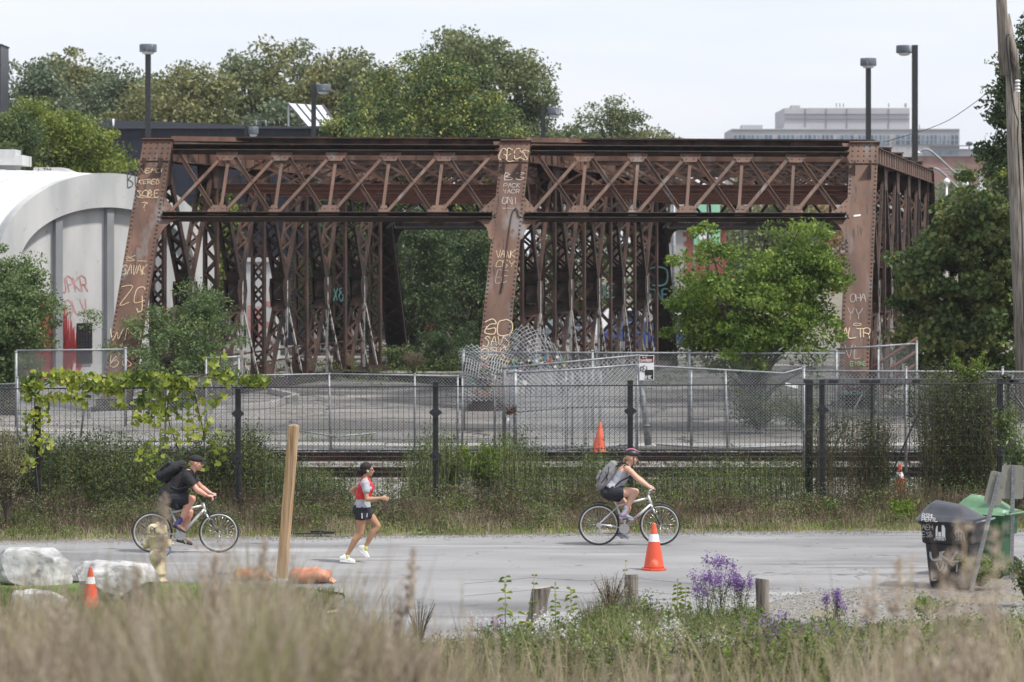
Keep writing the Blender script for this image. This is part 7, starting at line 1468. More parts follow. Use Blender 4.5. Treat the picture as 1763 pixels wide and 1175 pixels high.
# ---- the man on the bicycle ----------------------------------------------------
def cyclist_m():
    q = G(261.8, 952.5)
    bikeR = thing('bicycle', 'silver grey bicycle with thin tyres ridden by the man in black at the left', 'bicycle', q + Vector((0, 0, .008)), group='bicycles on the path')
    make_bike(bikeR, 1.09, .330, (.47, .290), (.275, .785), (.325, .655), (.83, .80), (.865, .68), (.90, .925), (.985, .915), 'alloy', 0, crank_a=118, fat=.020)
    rt = thing('person', 'man cycling in a black cap, black t-shirt and black shorts, wearing a black backpack', 'person', q + Vector((0, 0, .008)))
    hipc = Vector((.285, 0, .905)); B = MB()
    loft_(B, [hipc + Vector((-.02, 0, -.02)), hipc + Vector((.0, 0, .06)), Vector((.40, 0, 1.06)), Vector((.48, 0, 1.15)), Vector((.56, 0, 1.24)), Vector((.605, 0, 1.29))], [(.175, .135), (.185, .150), (.180, .150), (.182, .145), (.185, .13), (.12, .085)], 18)
    X, rot = head(B, (.722, 0, 1.452), 0, R(8), 1.06, neck=(.625, 0, 1.295))
    leg(B, (.30, -.10, .885), (.668, -.12, .885), (.478, -.12, .535), .112, .066, .042, .068); leg(B, (.30, .10, .88), (.60, .12, .65), (.47, .12, .24), .112, .066, .042, .068)
    for s_ in (-1, 1):
        sh = Vector((.60, s_ * .20, 1.245)); el = Vector((.765, s_ * .27, 1.045)); w_ = Vector((.925, s_ * .25, .945)); B.ell(sh, (.068, .06, .065), 12, 8); loft_(B, [(.58, s_ * .10, 1.25), sh], [.07, .060], 10); arm(B, sh, el, w_, .058, .047, .030)
        hand(B, w_, (.75, 0, -.12), (-.25, 0, -1), (.2, -s_ * 1, 0), 105, 1.03)
    nh, nt = (.345, -.125, .435), (.560, -.125, .330); fh, ft_ = (.385, .125, .165), (.645, .125, .105)
    foot_core(B, (.478, -.12, .535), nh, nt); foot_core(B, (.47, .12, .24), fh, ft_)
    skin_obj('body', B, VOX, M['skin_red'], rt, 3); face_bits(rt, X, rot, 1.06)
    T = MB(); loft_(T, [Vector((.255, 0, .93)), Vector((.31, 0, .99)), Vector((.405, 0, 1.06)), Vector((.485, 0, 1.155)), Vector((.56, 0, 1.24)), Vector((.612, 0, 1.30))], [(.200, .165), (.200, .168), (.196, .168), (.196, .158), (.196, .142), (.115, .085)], 18)
    for s_ in (-1, 1): loft_(T, [(.575, s_ * .12, 1.25), (.60, s_ * .20, 1.24), Vector((.60, s_ * .20, 1.245)).lerp(Vector((.765, s_ * .27, 1.045)), .62)], [.092, .085, .078], 12)
    o = skin_obj('t_shirt', T, VOX, M['black_cloth'], rt, 3)
    crop_top(o, lambda c: (c - Vector((.60, c.y, 1.245))).dot(Vector((.165, 0, -.20)).normalized()) > .165 and abs(c.y) > .16 or c.z > 1.352)
    S = MB(); loft_(S, [hipc + Vector((-.03, 0, -.03)), hipc + Vector((.0, 0, .05)), Vector((.31, 0, 1.0))], [(.190, .150), (.198, .160), (.19, .150)], 18); loft_(S, [(.29, -.10, .885), (.42, -.108, .89), (.575, -.115, .885)], [.128, .122, .112], 14); loft_(S, [(.29, .10, .88), (.41, .108, .80), (.50, .115, .73)], [.128, .124, .116], 14); S.ell((.20, 0, .885), (.12, .18, .12), 14, 10)
    loft_(S, [(.38, -.11, .86), (.44, -.12, .74)], [(.10, .07), (.10, .03)], 12)
    o = skin_obj('shorts', S, VOX, M['black_short'], rt, 3); crop_top(o, lambda c: c.x > .615 and c.y < 0 or (c.y > 0 and (c - Vector((.50, 0, .73))).dot(Vector((.79, 0, -.6))) > .055))
    for (a_, h_, t_) in (((.478, -.12, .535), nh, nt), ((.47, .12, .24), fh, ft_)):
        sk = MB(); A_ = Vector(a_); kn = Vector((.63, A_.y, .88)) if A_.y < 0 else Vector((.60, A_.y, .65)); loft_(sk, [A_.lerp(kn, .13), A_, Vector(h_).lerp(Vector(t_), .25) + Vector((0, 0, .055))], [.046, .044, .044], 10); skin_obj('sock', sk, VOX, M['sock_b'], rt, 2)
        shoe('shoe', h_, t_, rt, 'shoe_or', 'dark_steel', w=.048, ankle=None)
    Cp = MB(); Cp.ell(X(-.010, 0, .064), (.112, .092, .072), 20, 12, rot); o = skin_obj('cap', Cp, .007, M['black_cloth'], rt, 2); crop_top(o, lambda c: (rot.transposed() @ (c - X(0, 0, 0))).z < .034)
    mb = MB(); mb.prism([X(.070, -.066, .040), X(.125, -.058, .030), X(.163, -.030, .020), X(.170, 0, .018), X(.163, .030, .020), X(.125, .058, .030), X(.070, .066, .040)], X(0, 0, .006) - X(0, 0, 0)); mb.build('brim', M['black_cloth'], o)
    mb = MB(); mb.lathe([(.033, -.005), (.033, .005)], 14, (.925, -.25, .945), 'X'); mb.build('watch', M['black_plastic'], rt)
    bp = thing('backpack', 'bulky black backpack worn by the man on the bicycle', 'backpack', q + Vector((0, 0, 1.0)), group='backpacks'); K = MB(); ux = Vector((.86, 0, .50)).normalized(); nx = Vector((-.5, 0, .86)).normalized(); c0 = Vector((.315, 0, .355))
    loft_(K, [c0 + ux * -.20, c0 + ux * -.08, c0 + ux * .08, c0 + ux * .20], [(.15, .085), (.165, .110), (.165, .100), (.13, .065)], 18); K.ell(c0 - ux * .14 + nx * -.05, (.10, .14, .10), 12, 8); ob = skin_obj('bag', K, .008, M['black_cloth'], bp, 2)
    mb = MB(); mb.bar(c0 - ux * .15 + nx * .10, c0 + ux * .05 + nx * .125, .22, .05, (0, 1, 0)); mb.build('pocket', M['black_plastic'], ob, bevel=.015)
    mb = MB()
    for s_ in (-1, 1):
        o1 = Vector((0, 0, -1.0)); mb.tube(crom([tuple(Vector(v) + o1) for v in ((.44, s_ * .12, 1.43), (.55, s_ * .12, 1.415), (.66, s_ * .125, 1.37), (.70, s_ * .13, 1.26), (.62, s_ * .17, 1.12), (.45, s_ * .20, 1.06), (.33, s_ * .18, 1.10))], 4), .015, 6)
    mb.tube([c0 - ux * .20 + nx * .06, c0 - ux * .26 + nx * .10, c0 - ux * .20 + nx * .11], .009, 5); mb.build('shoulder_strap', M['black_plastic'], bp)
cyclist_m()

# ---- the runner ------------------------------------------------------------------
def runner():
    q = G(620, 970); rt = thing('person', 'woman running in a red vest over a grey t-shirt, black shorts and white shoes', 'person', q + Vector((0, 0, .008))); B = MB()
    loft_(B, [(.030, 0, .80), (.035, 0, .86), (.045, 0, .96), (.060, 0, 1.06), (.078, 0, 1.17), (.085, 0, 1.26), (.080, 0, 1.31)], [(.150, .115), (.165, .118), (.128, .092), (.130, .098), (.148, .108), (.140, .085), (.075, .060)], 18)
    for s_ in (-1, 1): B.ell((.150, s_ * .062, 1.175), (.050, .056, .052), 10, 8); B.ell((-.035, s_ * .065, .84), (.075, .075, .085), 12, 8)
    X, rot = head(B, (.120, 0, 1.460), 0, R(2), .93, neck=(.078, 0, 1.31), female=True)
    leg(B, (.035, -.082, .82), (.005, -.085, .475), (-.195, -.075, .135), .094, .056, .035, .056); leg(B, (.060, .082, .82), (.272, .085, .575), (.085, .080, .255), .094, .056, .035, .056)
    sh = Vector((.085, -.165, 1.262)); el = Vector((.118, -.215, 1.015)); w_ = Vector((.335, -.20, 1.035)); B.ell(sh, (.052, .045, .05), 12, 8); loft_(B, [(.08, -.09, 1.27), sh], [.052, .046], 10); arm(B, sh, el, w_, .045, .037, .024); hand(B, w_, (.95, .0, -.12), (.1, 1, 0), (0, .1, 1), 50, .92)
    sh = Vector((.070, .165, 1.262)); el = Vector((-.150, .215, 1.115)); w_ = Vector((.02, .20, .98)); B.ell(sh, (.052, .045, .05), 12, 8); loft_(B, [(.07, .09, 1.27), sh], [.052, .046], 10); arm(B, sh, el, w_, .045, .037, .024); hand(B, w_, (.85, 0, -.3), (.1, -1, 0), (0, .1, 1), 50, .92)
    nh, nt = (-.318, -.075, .028), (-.070, -.075, .006); fh, ft_ = (-.050, .08, .212), (.125, .08, .050)
    foot_core(B, (-.195, -.075, .135), nh, nt)
    loft_(B, [(.085, .08, .255), (.03, .08, .19)], [.032, .030], 10); loft_(B, [(.01, .08, .19), (.06, .08, .13), (.105, .08, .085)], [.028, (.034, .024), (.030, .016)], 10)
    skin_obj('body', B, VOX, M['skin_tan'], rt, 3); face_bits(rt, X, rot, .93)
    T = MB(); loft_(T, [(.036, 0, .875), (.042, 0, .93), (.048, 0, .98), (.062, 0, 1.06), (.080, 0, 1.17), (.087, 0, 1.255), (.082, 0, 1.30)], [(.180, .140), (.162, .125), (.148, .112), (.146, .112), (.160, .122), (.150, .098), (.088, .070)], 18)
    for s_ in (-1, 1): T.ell((.155, s_ * .062, 1.172), (.056, .062, .056), 10, 8)
    loft_(T, [(.082, -.10, 1.265), (.088, -.165, 1.255), (.108, -.195, 1.145)], [.068, .062, .058], 12); loft_(T, [(.078, .10, 1.265), (.070, .165, 1.255), (-.025, .19, 1.195)], [.068, .062, .058], 12)
    o = skin_obj('t_shirt', T, VOX, M['heather'], rt, 3); crop_top(o, lambda c: c.z < .882 or c.z > 1.335 or (c.z < 1.118 and abs(c.y) > .172 and c.x > .02))
    Vs = MB(); loft_(Vs, [(.052, 0, 1.035), (.066, 0, 1.08), (.082, 0, 1.17), (.088, 0, 1.245), (.083, 0, 1.30)], [(.156, .124), (.158, .126), (.168, .134), (.140, .112), (.080, .078)], 18)
    for s_ in (-1, 1): Vs.ell((.165, s_ * .060, 1.165), (.056, .060, .062), 10, 8)
    o = skin_obj('vest', Vs, VOX, M['red_mesh'], rt, 3)
    crop_top(o, lambda c: c.z < .995 or c.z > 1.340 or (abs(c.y) > .100 and c.z > 1.12 and ((c.x - .115) / .085) ** 2 + ((c.z - 1.24) / .13) ** 2 < 1))
    S = MB(); loft_(S, [(.030, 0, .80), (.035, 0, .86), (.044, 0, .915)], [(.168, .135), (.176, .132), (.160, .112)], 18); loft_(S, [(.035, -.085, .81), (.033, -.088, .71)], [.108, .112], 14); loft_(S, [(.060, .085, .81), (.125, .086, .735)], [.108, .112], 14)
    for s_ in (-1, 1): S.ell((-.035, s_ * .065, .84), (.088, .085, .095), 12, 8)
    o = skin_obj('shorts', S, VOX, M['black_short'], rt, 3); crop_top(o, lambda c: (c.z < .690 and c.y < 0) or (c.y > 0 and (c - Vector((.125, 0, .735))).dot(Vector((.65, 0, -.76))) > .028))
    mb = MB(); mb.bar((.040, -.200, .80), (.042, -.203, .715), .012, .003, (1, 0, 0)); mb.bar((.12, -.165, .80), (.115, -.172, .735), .010, .003, (1, 0, 0)); mb.build('reflective_stripe', M['reflect'], o)
    for (a_, kn, h_, t_) in (((-.195, -.075, .135), (.005, -.085, .475), nh, nt), ((.085, .080, .255), (.272, .085, .575), fh, ft_)):
        sk = MB(); A_ = Vector(a_); loft_(sk, [A_ - Vector((0, 0, .012)), A_ - Vector((.005, 0, .05))], [.0385, .039], 10); skin_obj('sock', sk, VOX, M['sock_y'], rt, 2); shoe('shoe', h_, t_, rt, 'shoe_white', 'shoe_white', w=.042, ankle=a_)
    Hr = MB(); Hr.ell(X(-.030, 0, .050), (.098, .086, .082), 16, 12, rot); Hr.ell(X(-.050, 0, .0), (.062, .080, .070), 14, 10, rot); Hr.ell(X(-.130, 0, -.020), (.056, .055, .060), 12, 10, rot); Hr.ell(X(-.10, .01, -.055), (.030, .04, .035), 10, 8, rot); o = skin_obj('hair', Hr, VOX, M['hair'], rt, 2); crop_top(o, lambda c: (lambda l_: l_.x > .030 + .50 * max(0, l_.z) + .006 * math.sin(l_.z * 140))(rot.transposed() @ (c - X(0, 0, 0))))
    mb = MB(); mb.ell(X(.080, -.028, .006), (.012, .024, .017), 10, 8, rot); mb.ell(X(.080, .028, .006), (.012, .024, .017), 10, 8, rot); mb.tube([X(.075, -.052, .010), X(.0, -.080, .014)], .004, 5); mb.tube([X(.075, .052, .010), X(.0, .080, .014)], .004, 5); mb.build('sunglasses', M['black_plastic'], rt)
    mb = MB(); mb.ell(X(.008, -.078, -.014), (.011, .010, .016), 8, 6, rot); mb.build('earbud', M['white'], rt)
    mb = MB(); mb.ell((.192, -.05, 1.20), (.028, .03, .045), 10, 8); mb.ell((.192, .05, 1.20), (.028, .03, .045), 10, 8); mb.build('vest_pocket', M['red_mesh'], rt)
runner()
# ------------------------------------------------------------------ grasses, weeds, flowers
def blades(name, base, h, w, mats, parent=None, bend=.35, seg=3, seed=0, kind='stuff', label=None, cat=None, lean=(0, 0)):
    r = np.random.default_rng(seed); n = len(base); h = np.broadcast_to(h, n); w = np.broadcast_to(w, n)
    az = r.uniform(0, 2 * np.pi, n); bd = bend * r.uniform(.2, 1.4, n) * h; dx, dy = np.cos(az) * bd + lean[0] * h, np.sin(az) * bd + lean[1] * h; fa = r.uniform(-.9, .9, n); wx, wy = np.cos(fa), np.sin(fa)
    t = np.linspace(0, 1, seg + 1); V = np.zeros((n, seg + 1, 2, 3), np.float32)
    for i, tt in enumerate(t):
        c = base + np.stack([dx * tt ** 2, dy * tt ** 2, h * (tt - .12 * bend * tt ** 3)], 1); ww = w * (1 - tt) ** .7 * .5 + w * .06
        V[:, i, 0] = c - np.stack([wx, wy, 0 * wx], 1) * ww[:, None]; V[:, i, 1] = c + np.stack([wx, wy, 0 * wx], 1) * ww[:, None]
    idx = (np.arange(n) * (seg + 1) * 2)[:, None]; Fq = np.concatenate([idx + np.array([[2 * i, 2 * i + 1, 2 * i + 3, 2 * i + 2]]) for i in range(seg)])
    o = np_mesh(name, V, Fq, mats, parent, world=parent is not None)
    if parent is None: tag(o, label, cat, kind=kind)
    return o
def gz(x, y): return np.array([ground_z(a, b) for a, b in zip(x, y)]) - .03
GM = {}
GM['dry'] = leaf_mat('dry_grass', [C(.20, .155, .105), C(.36, .30, .21), C(.54, .47, .36)], trans=.35, clump=.9, rough=.8)
GM['olive'] = leaf_mat('olive_grass', [C(.15, .155, .075), C(.27, .26, .13), C(.42, .39, .23)], trans=.35, clump=.9, rough=.8)
GM['plume'] = leaf_mat('grass_seed_heads', [C(.32, .25, .20), C(.48, .40, .33), C(.62, .55, .47)], trans=.4, clump=1.0, rough=.9)
GM['green'] = leaf_mat('green_weeds', [C(.06, .095, .022), C(.115, .165, .04), C(.21, .26, .07)], trans=.35, clump=1.1)
GM['fresh'] = leaf_mat('fresh_green_weeds', [C(.09, .15, .02), C(.17, .26, .035), C(.30, .38, .07)], trans=.4, clump=1.1)
GM['brown'] = leaf_mat('brown_dead_stalks', [C(.055, .038, .026), C(.12, .085, .06), C(.22, .17, .12)], trans=.1, clump=1.2, rough=.9)
GM['darkweed'] = leaf_mat('dark_weeds', [C(.024, .038, .014), C(.06, .085, .03), C(.13, .16, .055)], trans=.2, clump=.9, spread=.7)
GM['lawn'] = leaf_mat('lawn_blades', [C(.06, .11, .018), C(.11, .18, .03), C(.20, .25, .07)], trans=.35, clump=.8)
GM['purple'] = leaf_mat('purple_aster_petals', [C(.17, .10, .28), C(.27, .17, .40), C(.42, .30, .54)], trans=.3, clump=4)
GM['whitef'] = leaf_mat('white_aster_petals', [C(.62, .62, .60), C(.80, .80, .78)], trans=.3, clump=4)
GM['milk'] = leaf_mat('milkweed_leaves', [C(.14, .22, .05), C(.28, .36, .08), C(.48, .48, .12)], trans=.4, clump=2)
RG = np.random.default_rng(101)
def interp(px, tab): return np.interp(px, [a for a, b in tab], [b for a, b in tab])

# foreground tall dry grass on the bank (out of focus)
def bank(name, n, ylo, yhi, prof, jit, mk, w, label, seed, dens=None, hmin=.25, plume=0, bend=.30):
    r = np.random.default_rng(seed); px = r.uniform(-60, 1823, n * 3)
    if dens: px = px[r.uniform(0, 1, len(px)) < interp(px, dens)]
    px = px[:int(n * 1.9)]; Y = r.uniform(ylo, yhi, len(px)) ; x = (px - CX) / F * Y; cn = np.array([mnoise.noise(Vector((a * 2.6, b * 1.1, seed * .37))) for a, b in zip(x, Y)]); kk = cn > r.uniform(-.45, .30, len(px)); px, Y, x, cn = px[kk][:n], Y[kk][:n], x[kk][:n], cn[kk][:n]; top = interp(px, prof) + np.abs(r.normal(0, jit, len(px))) * np.where(r.uniform(0, 1, len(px)) < .09, -1.2, 1.5) - 130 * cn
    z = gz(x, Y); h = np.clip(HC - (top - HY) / F * Y - z, hmin, 1.45); base = np.stack([x, Y, z], 1)
    o = blades(name, base, h, w * (Y / 10) ** .5, GM[mk], None, bend, 4, seed, 'stuff', label, 'grass')
    if plume:
        r = np.random.default_rng(seed + 1); k = r.choice(len(px), plume, replace=False); az = r.uniform(0, 6.28, plume); m = 26
        tip = base[k] + np.stack([np.cos(az) * .12, np.sin(az) * .12, h[k]], 1); t = r.uniform(0, 1, (plume, m)); pos = tip[:, None, :] - np.stack([np.cos(az)[:, None] * .05 * t, np.sin(az)[:, None] * .05 * t, t * .22], -1) + r.normal(0, .012, (plume, m, 3)) * (.4 + t[..., None])
        V, Fq = leaf_quads(r, pos.reshape(-1, 3), .030, asp=.28, droop=-.8); tag(np_mesh('seed_heads', V, Fq, GM['plume']), 'feathery pinkish brown seed heads on the foreground grass', 'seed heads', kind='stuff')
    return o
PR = [(-60, 1100), (150, 1095), (230, 1070), (300, 1040), (480, 1040), (600, 1080), (760, 1120), (900, 1145), (1100, 1150), (1250, 1140), (1400, 1140), (1550, 1120), (1650, 1100), (1823, 1100)]
DN = [(-60, 1), (520, 1), (640, .7), (760, .30), (900, .07), (1250, .05), (1500, .07), (1763, .14)]
bank('dry_grass', 8000, 8.5, 15, PR, 45, 'dry', .010, 'tall dry blurred grass filling the near bank at the bottom left', 11, DN, plume=420)
bank('olive_grass', 4600, 8, 16, [(a, b + 30) for a, b in PR], 45, 'olive', .012, 'olive green blurred grass mixed into the near bank', 12, DN)
bank('brown_grass', 2600, 8, 15, [(a, b + 25) for a, b in PR], 45, 'brown', .012, 'darker brown blurred grass in patches on the near bank', 121, DN)
bank('near_stalks', 240, 6.5, 12, [(a, b - 70) for a, b in PR], 40, 'plume', .007, 'few tall blurred stalks standing above the near grass', 13, [(0, .9), (640, .5), (900, .1), (1150, .15), (1480, .35), (1620, .8), (1763, .8)], bend=.22)
bank('mid_grass', 7000, 17, 27, [(0, 1085), (200, 1070), (480, 1050), (620, 1110), (900, 1135), (1250, 1120), (1600, 1105), (1763, 1095)], 25, 'olive', .010, 'softly blurred olive grass lower on the bank', 14, [(0, 1), (600, .8), (800, .12), (1000, .05), (1400, .05), (1763, .15)])
bank('mid_dry_grass', 5000, 17, 27, [(0, 1075), (200, 1060), (480, 1045), (620, 1110), (900, 1130), (1250, 1125), (1600, 1105), (1763, 1095)], 30, 'dry', .010, 'softly blurred straw coloured grass lower on the bank', 15, [(0, 1), (600, .8), (800, .12), (1000, .05), (1400, .05), (1763, .2)])
# blurred tall plumes at the right, in front of the bins
def plume_stalk(px, pyt, Y, label, n=420, spread=.07, ln=.55, seed=0, mk='plume'):
    r = np.random.default_rng(seed); x = (px - CX) / F * Y; z0 = ground_z(x, Y); top = P(px, pyt, Y); root = thing('grass_plume', label, 'grass stalk', (x, Y, z0 - .02), group='blurred plumes in front of the bins'); ln = min(ln, (top.z - z0) * .7)
    mb = MB(); mb.tube([(x - .05, Y, z0), (x, Y, (z0 + top.z) / 2), tuple(top)], [.006, .005, .003], 5); mb.build('stem', M['straw'], root, world=True)
    t = r.uniform(0, 1, n) ** .8; pos = np.array(top)[None] - np.stack([.03 * t, 0 * t, ln * t], 1) + r.normal(0, 1, (n, 3)) * spread * (.25 + .75 * np.sin(np.pi * np.clip(t, .05, 1)) ** .7)[:, None] * np.array([1, 1, .5]); V, Fq = leaf_quads(r, pos, .035, asp=.35, droop=-.6); np_mesh('seed_head', V, Fq, GM[mk], root, world=True)
M['straw'] = mat('dry_straw_stem', [C(.25, .19, .12), C(.33, .26, .17)], .8)
plume_stalk(1570, 950, 11, 'single blurred plume left of the black bin', seed=1, n=160); plume_stalk(1622, 975, 10, 'blurred plume before the left side of the black bin', seed=2, n=200); plume_stalk(1660, 900, 9.5, 'tallest thick blurred plume before the black bin', 300, .05, seed=3)
plume_stalk(1715, 905, 10, 'thick blurred plume before the green bin', 260, .04, seed=4); plume_stalk(1548, 962, 12.5, 'faint short blurred plume over the path', 110, .03, .25, seed=5); plume_stalk(1505, 985, 12, 'leftmost short blurred plume over the path', 90, .03, .2, seed=6)
plume_stalk(712, 945, 13, 'lone thin plume rising over the path right of the runner', 150, .014, .30, seed=7); plume_stalk(690, 1030, 13, 'leaning thin plume left of the lone one', 120, .016, .25, seed=8); plume_stalk(285, 850, 12, 'slanting pale plume crossing the man on the bicycle', 140, .018, .3, seed=9); plume_stalk(240, 965, 12, 'pale blurred plume left of the fire hydrant', 90, .018, .25, seed=10); plume_stalk(372, 950, 13, 'blurred plume in front of the front bicycle wheel', 130, .016, .3, seed=19); plume_stalk(455, 925, 12, 'blurred plume left of the timber post', 120, .018, .3, seed=20); plume_stalk(812, 1060, 20, 'thin plume left of the split stub', 120, .02, .3, seed=21)

# lawn blades
def field(name, n, poly_px, hlo, hhi, w, mk, label, seed, z=0.0, bend=.4, kind='stuff', seg=2, cat='grass', clump=0):
    r = np.random.default_rng(seed); (xa, ya), (xb, yb) = poly_px; px = r.uniform(xa, xb, n * 2); Y = r.uniform(ya, yb, n * 2); x = (px - CX) / F * Y
    if clump: nzv = np.array([mnoise.noise(Vector((a * clump, b * clump, seed))) for a, b in zip(x, Y)]); k = nzv > r.uniform(-.55, .25, len(nzv)); x, Y = x[k], Y[k]
    x, Y = x[:n], Y[:n]; base = np.stack([x, Y, gz(x, Y) + z], 1); return blades(name, base, r.uniform(hlo, hhi, len(x)), w, GM[mk], None, bend, seg, seed, kind, label, cat)
field('lawn_grass', 26000, ((-30, 34.5), (575, 41.4)), .03, .085, .010, 'lawn', 'short green lawn grass round the boulders', 21, .03, .8)
field('lawn_tufts', 1800, ((-30, 34.5), (600, 41.2)), .10, .28, .010, 'olive', 'scattered taller tufts in the lawn', 22, .0, .6, clump=1.5)
# verge between the path and the black fence
def verge(name, n, y0, y1, hlo, hhi, w, mk, label, seed, cl=.9, bend=.5, seg=2):
    r = np.random.default_rng(seed); px = r.uniform(-60, 1823, n * 2); t = r.uniform(0, 1, n * 2); e = interp(px, [(-60, 48.3), (600, 49.05), (1200, 49.75), (1823, 50.2)]); Y = e + .15 + (interp(px, [(-60, y1 - .6), (1823, y1 + .6)]) - e) * (y0 + (1 - y0) * t); x = (px - CX) / F * Y
    nzv = np.array([mnoise.noise(Vector((a * cl, b * cl, seed))) for a, b in zip(x, Y)]); k = nzv > r.uniform(-.6, .3, len(nzv)); x, Y, t = x[k][:n], Y[k][:n], t[k][:n]; nv = nzv[k][:n]
    return blades(name, np.stack([x, Y, 0 * x - .02], 1), r.uniform(hlo, hhi, len(x)) * (.55 + .5 * t) * (.8 + .7 * nv), w, GM[mk], None, bend, seg, seed, 'stuff', label, 'weeds')
verge('verge_grass', 15000, .0, 52.7, .05, .20, .012, 'olive', 'low green weeds along the far edge of the path', 31)
verge('verge_dry_grass', 12000, .15, 52.8, .18, .48, .010, 'dry', 'dry straw coloured weeds at the foot of the black fence', 32)
verge('verge_stalks', 16000, .22, 52.9, .28, .72, .010, 'brown', 'dead brown stalks at the foot of the black fence', 33, bend=.25)
verge('verge_fresh', 2600, .0, 52.6, .08, .26, .020, 'fresh', 'bright green weeds sprinkled along the verge', 34, cl=1.6)
# leafy weed thickets behind the fence
def thicket(name, pxr, Yr, top, n, per, mk, label, seed, leaf=.06, spread=.10, stemm='brown', zlo=.1, cat='weeds'):
    r = np.random.default_rng(seed); px = r.uniform(*pxr, int(n * 1.6)); Y = r.uniform(*Yr, len(px)); x = (px - CX) / F * Y; cn = np.array([mnoise.noise(Vector((a * .9, b * .5, 3.3))) for a, b in zip(x, Y)]); kk = cn > r.uniform(-.42, .16, len(px)); px, Y, x, cn = px[kk][:n], Y[kk][:n], x[kk][:n], cn[kk][:n]; n = len(px); tp = interp(px, top) + r.normal(0, 12, n) - 55 * cn; h = np.clip(HC - (tp - HY) / F * Y, .2, 3.2); base = np.stack([x, Y, 0 * x], 1)
    t = r.uniform(zlo, 1, (n, per)); ln = r.normal(0, .10, (n, 1, 2)); pos = base[:, None, :] + np.concatenate([ln * t[..., None] * h[:, None, None] + r.normal(0, spread, (n, per, 2)) * (1.2 - t[..., None] * .8), (t * h[:, None])[..., None]], -1)
    V, Fq = leaf_quads(r, pos.reshape(-1, 3), leaf, asp=.38, droop=.1); tag(np_mesh(name, V, Fq, GM[mk]), label, cat, kind='stuff'); 
    if stemm: blades(name.replace('leaves', 'stems') if 'leaves' in name else name + '_stems', base, h, .010, GM[stemm], None, .15, 3, seed, 'stuff', 'thin stems of the ' + label, cat)
TOP = [(-60, 740), (60, 770), (90, 775), (230, 778), (250, 768), (420, 765), (460, 810), (600, 825), (660, 780), (740, 765), (780, 760), (900, 775), (960, 800), (1080, 815), (1150, 820), (1250, 805), (1390, 790)]
thicket('thicket_leaves', (-60, 450), (53.6, 56), TOP, 900, 34, 'darkweed', 'dark weeds crowding behind the left part of the black fence', 41, .075, .12, 'brown')
thicket('thicket_green_leaves', (-60, 450), (53.6, 55.5), [(a, b + 15) for a, b in TOP], 560, 30, 'green', 'green weeds growing through the left part of the black fence', 42, .075, .12, None)
thicket('wispy_leaves', (440, 1400), (53.8, 57), TOP, 900, 22, 'darkweed', 'wispy dark weeds behind the middle of the black fence', 43, .055, .10, 'darkweed')
thicket('wispy_green_leaves', (440, 1400), (53.8, 56), [(a, b + 8) for a, b in TOP], 750, 24, 'green', 'wispy green weeds behind the middle of the black fence', 44, .055, .09, 'olive')
thicket('low_dark_leaves', (440, 1823), (53.3, 54.6), [(440, 855), (900, 850), (1400, 845), (1823, 850)], 900, 22, 'darkweed', 'low dark undergrowth at the foot of the black fence', 45, .06, .10, None)
thicket('gate_leaves', (1405, 1530), (54.2, 54.7), [(1405, 720), (1450, 690), (1530, 760)], 330, 36, 'darkweed', 'dark weeds covering the left half of the black gate', 46, .05, .07, 'brown')
thicket('gate_vine_leaves', (1588, 1722), (54.2, 54.8), [(1588, 700), (1620, 672), (1700, 665), (1722, 690)], 480, 46, 'darkweed', 'dense dark climbing weeds on the right half of the black gate', 47, .055, .07, 'brown')
thicket('gate_green_leaves', (1600, 1760), (54.1, 54.6), [(1600, 740), (1650, 690), (1760, 740)], 120, 26, 'green', 'green shoots among the climbing weeds of the gate', 48, .055, .07, None)

def shrub(name, px, pyb, Y, w_px, top_px, mk, label, seed, n=34, per=34, leaf=.09, cat='shrub', stem='brown', asp=.4, droop=.2, group=None, spread=.05):
    r = np.random.default_rng(seed); c = P(px, pyb, Y); root = thing(name, label, cat, c, group=group); hw = w_px * Y / F / 2; H = P(px, top_px, Y).z - c.z; a = r.uniform(0, 6.28, n); tip = np.stack([c.x + np.cos(a) * hw * r.uniform(.1, 1, n), c.y + np.sin(a) * hw * .7 * r.uniform(.1, 1, n), c.z + H * r.uniform(.55, 1, n) * (1 - .0 * a)], 1)
    mb = MB()
    for q in tip: q = Vector(q); mb.tube([c, c.lerp(q, .5) + Vector((0, 0, H * .12)), q], [.010, .007, .003], 4, cap=False)
    mb.build('stems', M['bark'], root, world=True); t = r.uniform(.25, 1.0, (n, per, 1)); cc = np.array(c)[None, None]; pos = cc + (tip[:, None] - cc) * t + np.array([0, 0, H * .12]) * np.sin(np.pi * t) + r.normal(0, spread, (n, per, 3)); V, Fq = leaf_quads(r, pos.reshape(-1, 3), leaf, asp=asp, droop=droop); np_mesh('leaves', V, Fq, GM[mk] if mk in GM else LM[mk], root, world=True); return root
shrub('sumac_shrub', 835, 862, 54.6, 130, 762, 'fresh', 'fresh green feathery sumac shrub behind the fence near the middle', 51, 40, 46, .11, asp=.28)
shrub('sumac_shrub', 770, 862, 55, 90, 778, 'green', 'smaller green sumac shrub left of the fresh green one', 511, 26, 40, .10, asp=.28)
shrub('leafy_shoots', 1670, 672, 54.4, 88, 608, 'fresh', 'bright green shoots sprouting over the top of the black gate', 52, 26, 26, .09, 'shoots', asp=.25, spread=.03)
shrub('leafy_bush', 1550, 912, 51.5, 62, 862, 'fresh', 'small bright green bush before the fence left of the bins', 53, 26, 34, .10)
shrub('leafy_bush', 1425, 905, 51.8, 46, 862, 'green', 'low weedy bush at the foot of the black gate posts', 531, 20, 30, .08)
shrub('leafy_bush', 1750, 905, 51.5, 60, 700, 'shrub', 'tall weedy bush right of the rightmost black post', 54, 30, 40, .08, spread=.09)
